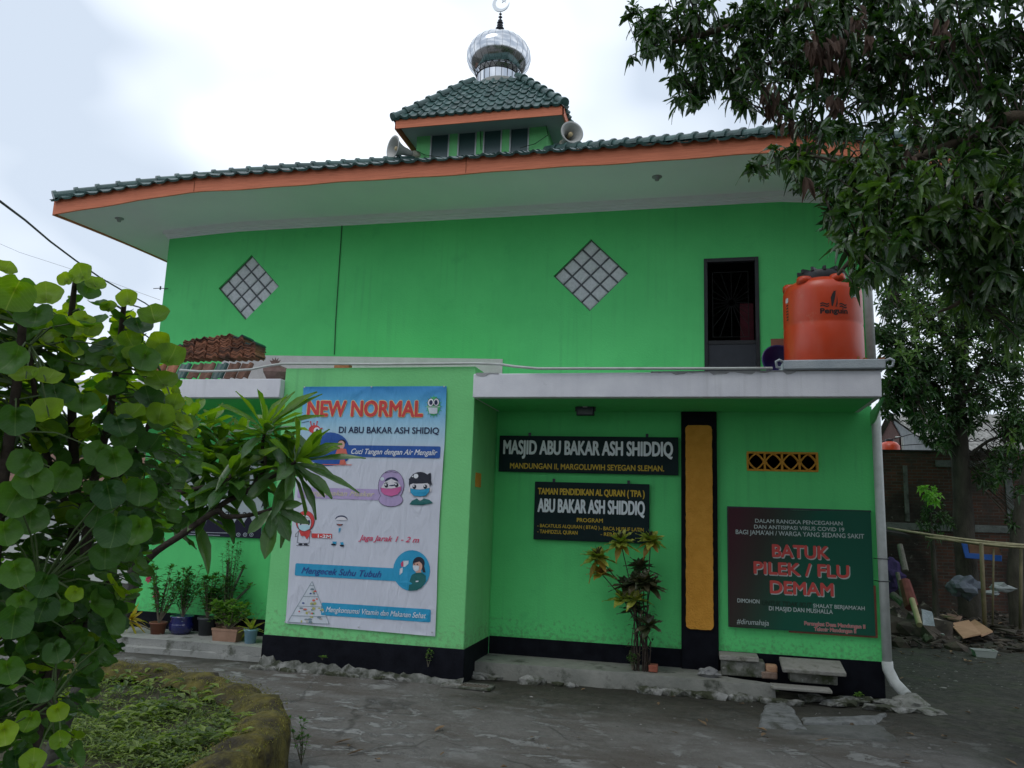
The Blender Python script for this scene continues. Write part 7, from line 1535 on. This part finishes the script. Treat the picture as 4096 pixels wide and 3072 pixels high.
# blue plastic crate panel on the wall
f = MB(); Yb = 9.0; BLU = mat('blue_plastic', (.015, .075, .30), (.02, .10, .38), scale=6, rough=.4)
A, B, C_ = ay(3845, 2165, Yb), ay(3868, 2165, Yb), ay(3855, 2232, Yb); D_ = ay(4010, 2228, Yb); E_ = ay(4005, 2248, Yb); F2 = ay(3868, 2238, Yb)
f.prism([A, B, ay(3876, 2212, Yb), ay(4008, 2222, Yb), ay(4008, 2246, Yb), ay(3862, 2232, Yb)], (0, .05, 0)); tag(f.build('crate_panel', BLU, origin=C_, bevel=.008), 'bright blue L shaped plastic crate panel propped under the bamboo poles', 'crate')
f = MB(); f.prism([ay(3872, 2170, 9.05), ay(3990, 2180, 9.05), ay(4008, 2222, 9.05), ay(3880, 2212, 9.05)], (0, .03, 0)); tag(f.build('brown_board', mat('brown_board', (.11, .055, .03), (.17, .09, .05), scale=8, rough=.8), origin=ay(3880, 2212, 9.05)), 'brown board inside the blue crate panel', 'board')
# scrap pile
def ob(name, label, cat, m, fn, org, bev=0): f = MB(); fn(f); return tag(f.build(name, m, origin=org, bevel=bev), label, cat)
def gpt(px_, py_, z=.05):
    p = az(px_, py_, .1)
    for _ in range(12): p = az(px_, py_, gz(p.x, p.y)+z)
    return p
p = ay(3857, 2350, 8.0); ob('grey_sack', 'blue grey lumpy sack lying before the brick wall', 'sack', mat('blue_grey_sack', (.085, .10, .13), (.13, .145, .175), scale=8, rough=.8), lambda f: f.blob(p, .30, 3, .6, 2, (1, .7, .85)), p)
RED = mat('faded_red_cloth', (.13, .035, .03), (.18, .055, .045), scale=8, rough=.9)
A, B = ay(3618, 2325, 6.4), ay(3648, 2430, 6.0); ob('rolled_mat', 'dull red rolled mat leaning in the scrap behind the drainpipe', 'rolled mat', RED, lambda f: f.tube([B, A.lerp(B, .5), A], [.13, .125, .11], 12, seed=3), B)
A, B = ay(3648, 2398, 5.9), ay(3678, 2500, 5.2); ob('bamboo_log', 'short cream bamboo log leaning against the red rolled mat', 'log', mat('cream_bamboo', (.28, .24, .12), (.36, .31, .16), scale=5, rough=.6), lambda f: f.tube([B, A], [.055, .055], 12), B)
ob('purple_cloth', 'dark purple cloth hanging in the scrap behind the drainpipe', 'cloth', mat('purple_cloth', (.030, .018, .07), (.045, .03, .10), scale=8, rough=.9), lambda f: f.blob(ay(3560, 2300, 7.0), .30, 3, .5, 4, (.9, .4, 1.1)), ay(3560, 2300, 7.0))
WOOD = mat('raw_plywood', (.34, .20, .11), (.44, .27, .16), scale=3, rough=.8, stretch=(1, 6, 1), spots=[(6, (.22, .12, .07), .6, .72)])
def plank(pts, th, z=None):
    P = [gpt(x, y, .13) for x, y in pts]; return lambda f: f.prism([p+Vector((0, 0, (.0 if i in (0, 3) else .05))) for i, p in enumerate(P)], (0, 0, th))
ob('plywood_board', 'large tan plywood board lying on the dirt', 'board', WOOD, plank([(3852, 2555), (3925, 2550), (3876, 2494), (3800, 2498)], .025), gpt(3850, 2555))
ob('plywood_board', 'narrow tan plywood board beside the large one', 'board', WOOD, plank([(3926, 2548), (3972, 2540), (3900, 2492), (3880, 2494)], .03), gpt(3926, 2548))
ob('bent_sheet', 'shiny grey crumpled panel leaning in the scrap', 'panel', mat('grey_foil', (.20, .23, .24), (.30, .33, .34), scale=8, rough=.35, metal=.4, bump=.8), lambda f: f.prism([ay(3688, 2440, 5.6), ay(3730, 2452, 5.6), ay(3740, 2505, 5.2), ay(3693, 2500, 5.2)], (0, .05, .02)), ay(3693, 2500, 5.2))
ob('pale_plank', 'pale plank lying across the scrap above the plywood', 'plank', mat('pale_plank', (.33, .26, .17), (.42, .34, .23), scale=8, rough=.8), plank([(3728, 2462), (3800, 2478), (3840, 2492), (3735, 2450)], .03), gpt(3730, 2460))
ob('brown_plank', 'reddish plank lying behind the pale plank', 'plank', mat('red_plank', (.22, .13, .09), (.28, .18, .13), scale=8, rough=.8), plank([(3790, 2478), (3838, 2495), (3850, 2480), (3790, 2458)], .03), gpt(3800, 2478))
ob('dark_plank', 'dark plank with an orange end lying at the right of the plywood', 'plank', mat('dark_plank', (.035, .028, .02), (.06, .05, .035), scale=8, rough=.8), plank([(3958, 2512), (4060, 2548), (4070, 2535), (3962, 2502)], .03), gpt(3960, 2510))
ob('white_shard', 'pale curved plastic shard in front of the scrap', 'shard', mat('white_plastic', (.42, .45, .43), rough=.5), plank([(3702, 2534), (3780, 2552), (3770, 2546), (3710, 2530)], .02), gpt(3705, 2534))
p = az(3937, 2630, 0)
def tub(f):
    w, d, h = .19, .12, .13
    pr_ = ((.80, 0), (1, h), (1.06, h), (1.06, h+.01), (.96, h+.01), (.78, .01)); vs = [p+Vector((sx_*w*k, sy_*d*k, z)) for k, z in pr_ for sx_, sy_ in ((-1, -1), (1, -1), (1, 1), (-1, 1))]
    f.add(vs, [(j*4+i, j*4+(i+1) % 4, (j+1)*4+(i+1) % 4, (j+1)*4+i) for j in range(5) for i in range(4)]+[(0, 3, 2, 1), (20, 21, 22, 23)])
ob('plastic_tub', 'small white rectangular plastic tub alone on the dirt', 'tub', mat('white_tub', (.38, .40, .38), rough=.5), tub, p)
ob('striped_bag', 'white crumpled plastic bag behind the bamboo post', 'bag', mat('white_bag', (.25, .28, .28), (.34, .37, .37), scale=20, rough=.6), lambda f: (f.blob(ay(4003, 2352, 7.6), .16, 2, .9, 3, (1.3, .5, .6)), f.blob(ay(3965, 2372, 7.6), .12, 2, .9, 5, (1.5, .5, .5))), ay(4003, 2352, 7.6))
ob('grey_stick', 'thin grey branch leaning among the scrap', 'branch', STEM, lambda f: f.tube([gpt(3850, 2480, .1), gpt(3810, 2440, .4)], .015, 6), gpt(3850, 2480, .1))
for i, (a, b_, r_) in enumerate((((3600, 2180, 7.4), (3622, 2285, 7.0), .07), ((3572, 2380, 6.8), (3620, 2420, 6.4), .09), ((3590, 2290, 6.8), (3612, 2400, 6.6), .05))):
    A, B = ay(*a), ay(*b_); ob('old_log', ('grey log standing upright in the scrap at the brick wall', 'grey log lying low behind the drainpipe', 'thin log leaning left of the red rolled mat')[i], 'log', mat('grey_log', (.10, .09, .075), (.18, .165, .14), scale=8, rough=.95, bump=.8), lambda f: f.tube([B, A.lerp(B, .5), A], [r_, r_*.9, r_*.85], 9, seed=i), B)
q = random.Random(9); f = MB()
for k in range(900):
    x, y = q.uniform(3.0, 8.5), q.uniform(5.0, 11.2)
    zz_ = gz(x, y)+max(0, (5.2-x))*.12*q.random(); a = q.uniform(0, 6.28); d = Vector((math.cos(a), math.sin(a), q.uniform(-.2, .35))); L_ = q.uniform(.05, .35)
    if k % 3: f.obox((x, y, zz_+.03), d*L_*.5, Vector((-d.y, d.x, 0))*q.uniform(.01, .05), Vector((0, 0, .012)))
    else: f.blob((x, y, zz_), q.uniform(.05, .16), 1, .9, k, (1.2, 1, .7))
for k in range(26): 
    x, y = q.uniform(3.0, 5.2), q.uniform(6, 10); f.blob((x, y, .2), q.uniform(.2, .45), 2, .8, k+400, (1.2, 1, .9))
tag(f.build('debris', mat('scrap_debris', (.022, .018, .014), (.075, .06, .045), scale=3, rough=.95, island=.5, spots=[(2.2, (.26, .23, .19), .60, .66)])), 'heap of dark scrap wood, soil and litter behind the drainpipe', 'debris', kind='stuff')
# lean-to shadow roof over the scrap, dark boards
f = MB(); f.prism([ay(3500, 2118, 9.6), ay(3640, 2140, 9.6), ay(3640, 2152, 9.6), ay(3500, 2132, 9.6)], (0, 1.3, .1)); tag(f.build('lean_to_roof', mat('dark_sheet', (.015, .015, .013), (.03, .028, .024), scale=5, rough=.9), origin=ay(3500, 2118, 9.6)), 'low dark lean-to roof against the brick wall beside the drainpipe', 'shelter')
# far left: pale neighbour wall and trees behind the foreground shrub
FH = thing('far_house', (-20, 8, 0), 'pale low house far behind the left shrub', 'house')
f = MB(); f.box(-26, -13.5, 8, 14, 0, 2.6); f.build('wall', mat('pale_render', (.45, .46, .44), (.52, .53, .50), scale=3, rough=.9), FH)
f = MB(); f.prism([(-26.5, 7.4, 2.55), (-26.5, 11, 3.9), (-26.5, 14.6, 2.55), (-26.5, 14.6, 2.45), (-26.5, 7.4, 2.45)], (13.6, 0, 0)); f.build('roof', mat('brown_tiles', (.10, .05, .035), (.16, .08, .05), scale=8, rough=.9), FH)
q = random.Random(77)
def far_tree(x, y, h, r_, label, n_=150, m=None):
    T_ = thing('far_tree', (x, y, 0), label, 'tree'); f = MB(); f.tube([(x, y, 0), (x+.1, y, h*.4), (x, y, h*.8)], [.22, .16, .06], 8, seed=2)
    for k in range(5): a = k*1.3; f.tube([(x, y, h*.4+k*.3), (x+math.cos(a)*r_*.6, y+math.sin(a)*r_*.6, h*.75)], [.08, .03], 6)
    f.build('trunk', MATS['dark_trunk'], T_, smooth=True); f = MB()
    for k in range(n_):
        a, el = q.uniform(0, 6.28), q.uniform(-.7, 1.57); rr = r_*(.45+.55*q.random()); c = Vector((x+math.cos(a)*math.cos(el)*rr, y+math.sin(a)*math.cos(el)*rr, h*.68+math.sin(el)*rr*.75))
        rosette(f, c, c-Vector((x, y, h*.5)), 7, .5, .2, (20, 110), .4, 'lance', 2, q)
    f.build('crown', m or YM, T_)
far_tree(-24, 20, 6.5, 2.4, 'dark tree standing behind the pale far house')
far_tree(-30, 13, 5.5, 2.2, 'rounded tree at the far left beyond the pale house')
far_tree(-16, -24, 12, 6, 'broad tree behind the photographer reflected in the dome', 520)  # unseen trees the dome mirrors; enlarged and moved in to shade lower walls
far_tree(-4, -26, 12, 6, 'second tree behind the photographer, mirrored in the dome', 520)
far_tree(9, -24, 13, 6, 'tall tree behind the photographer on the right, mirrored in the dome', 520)
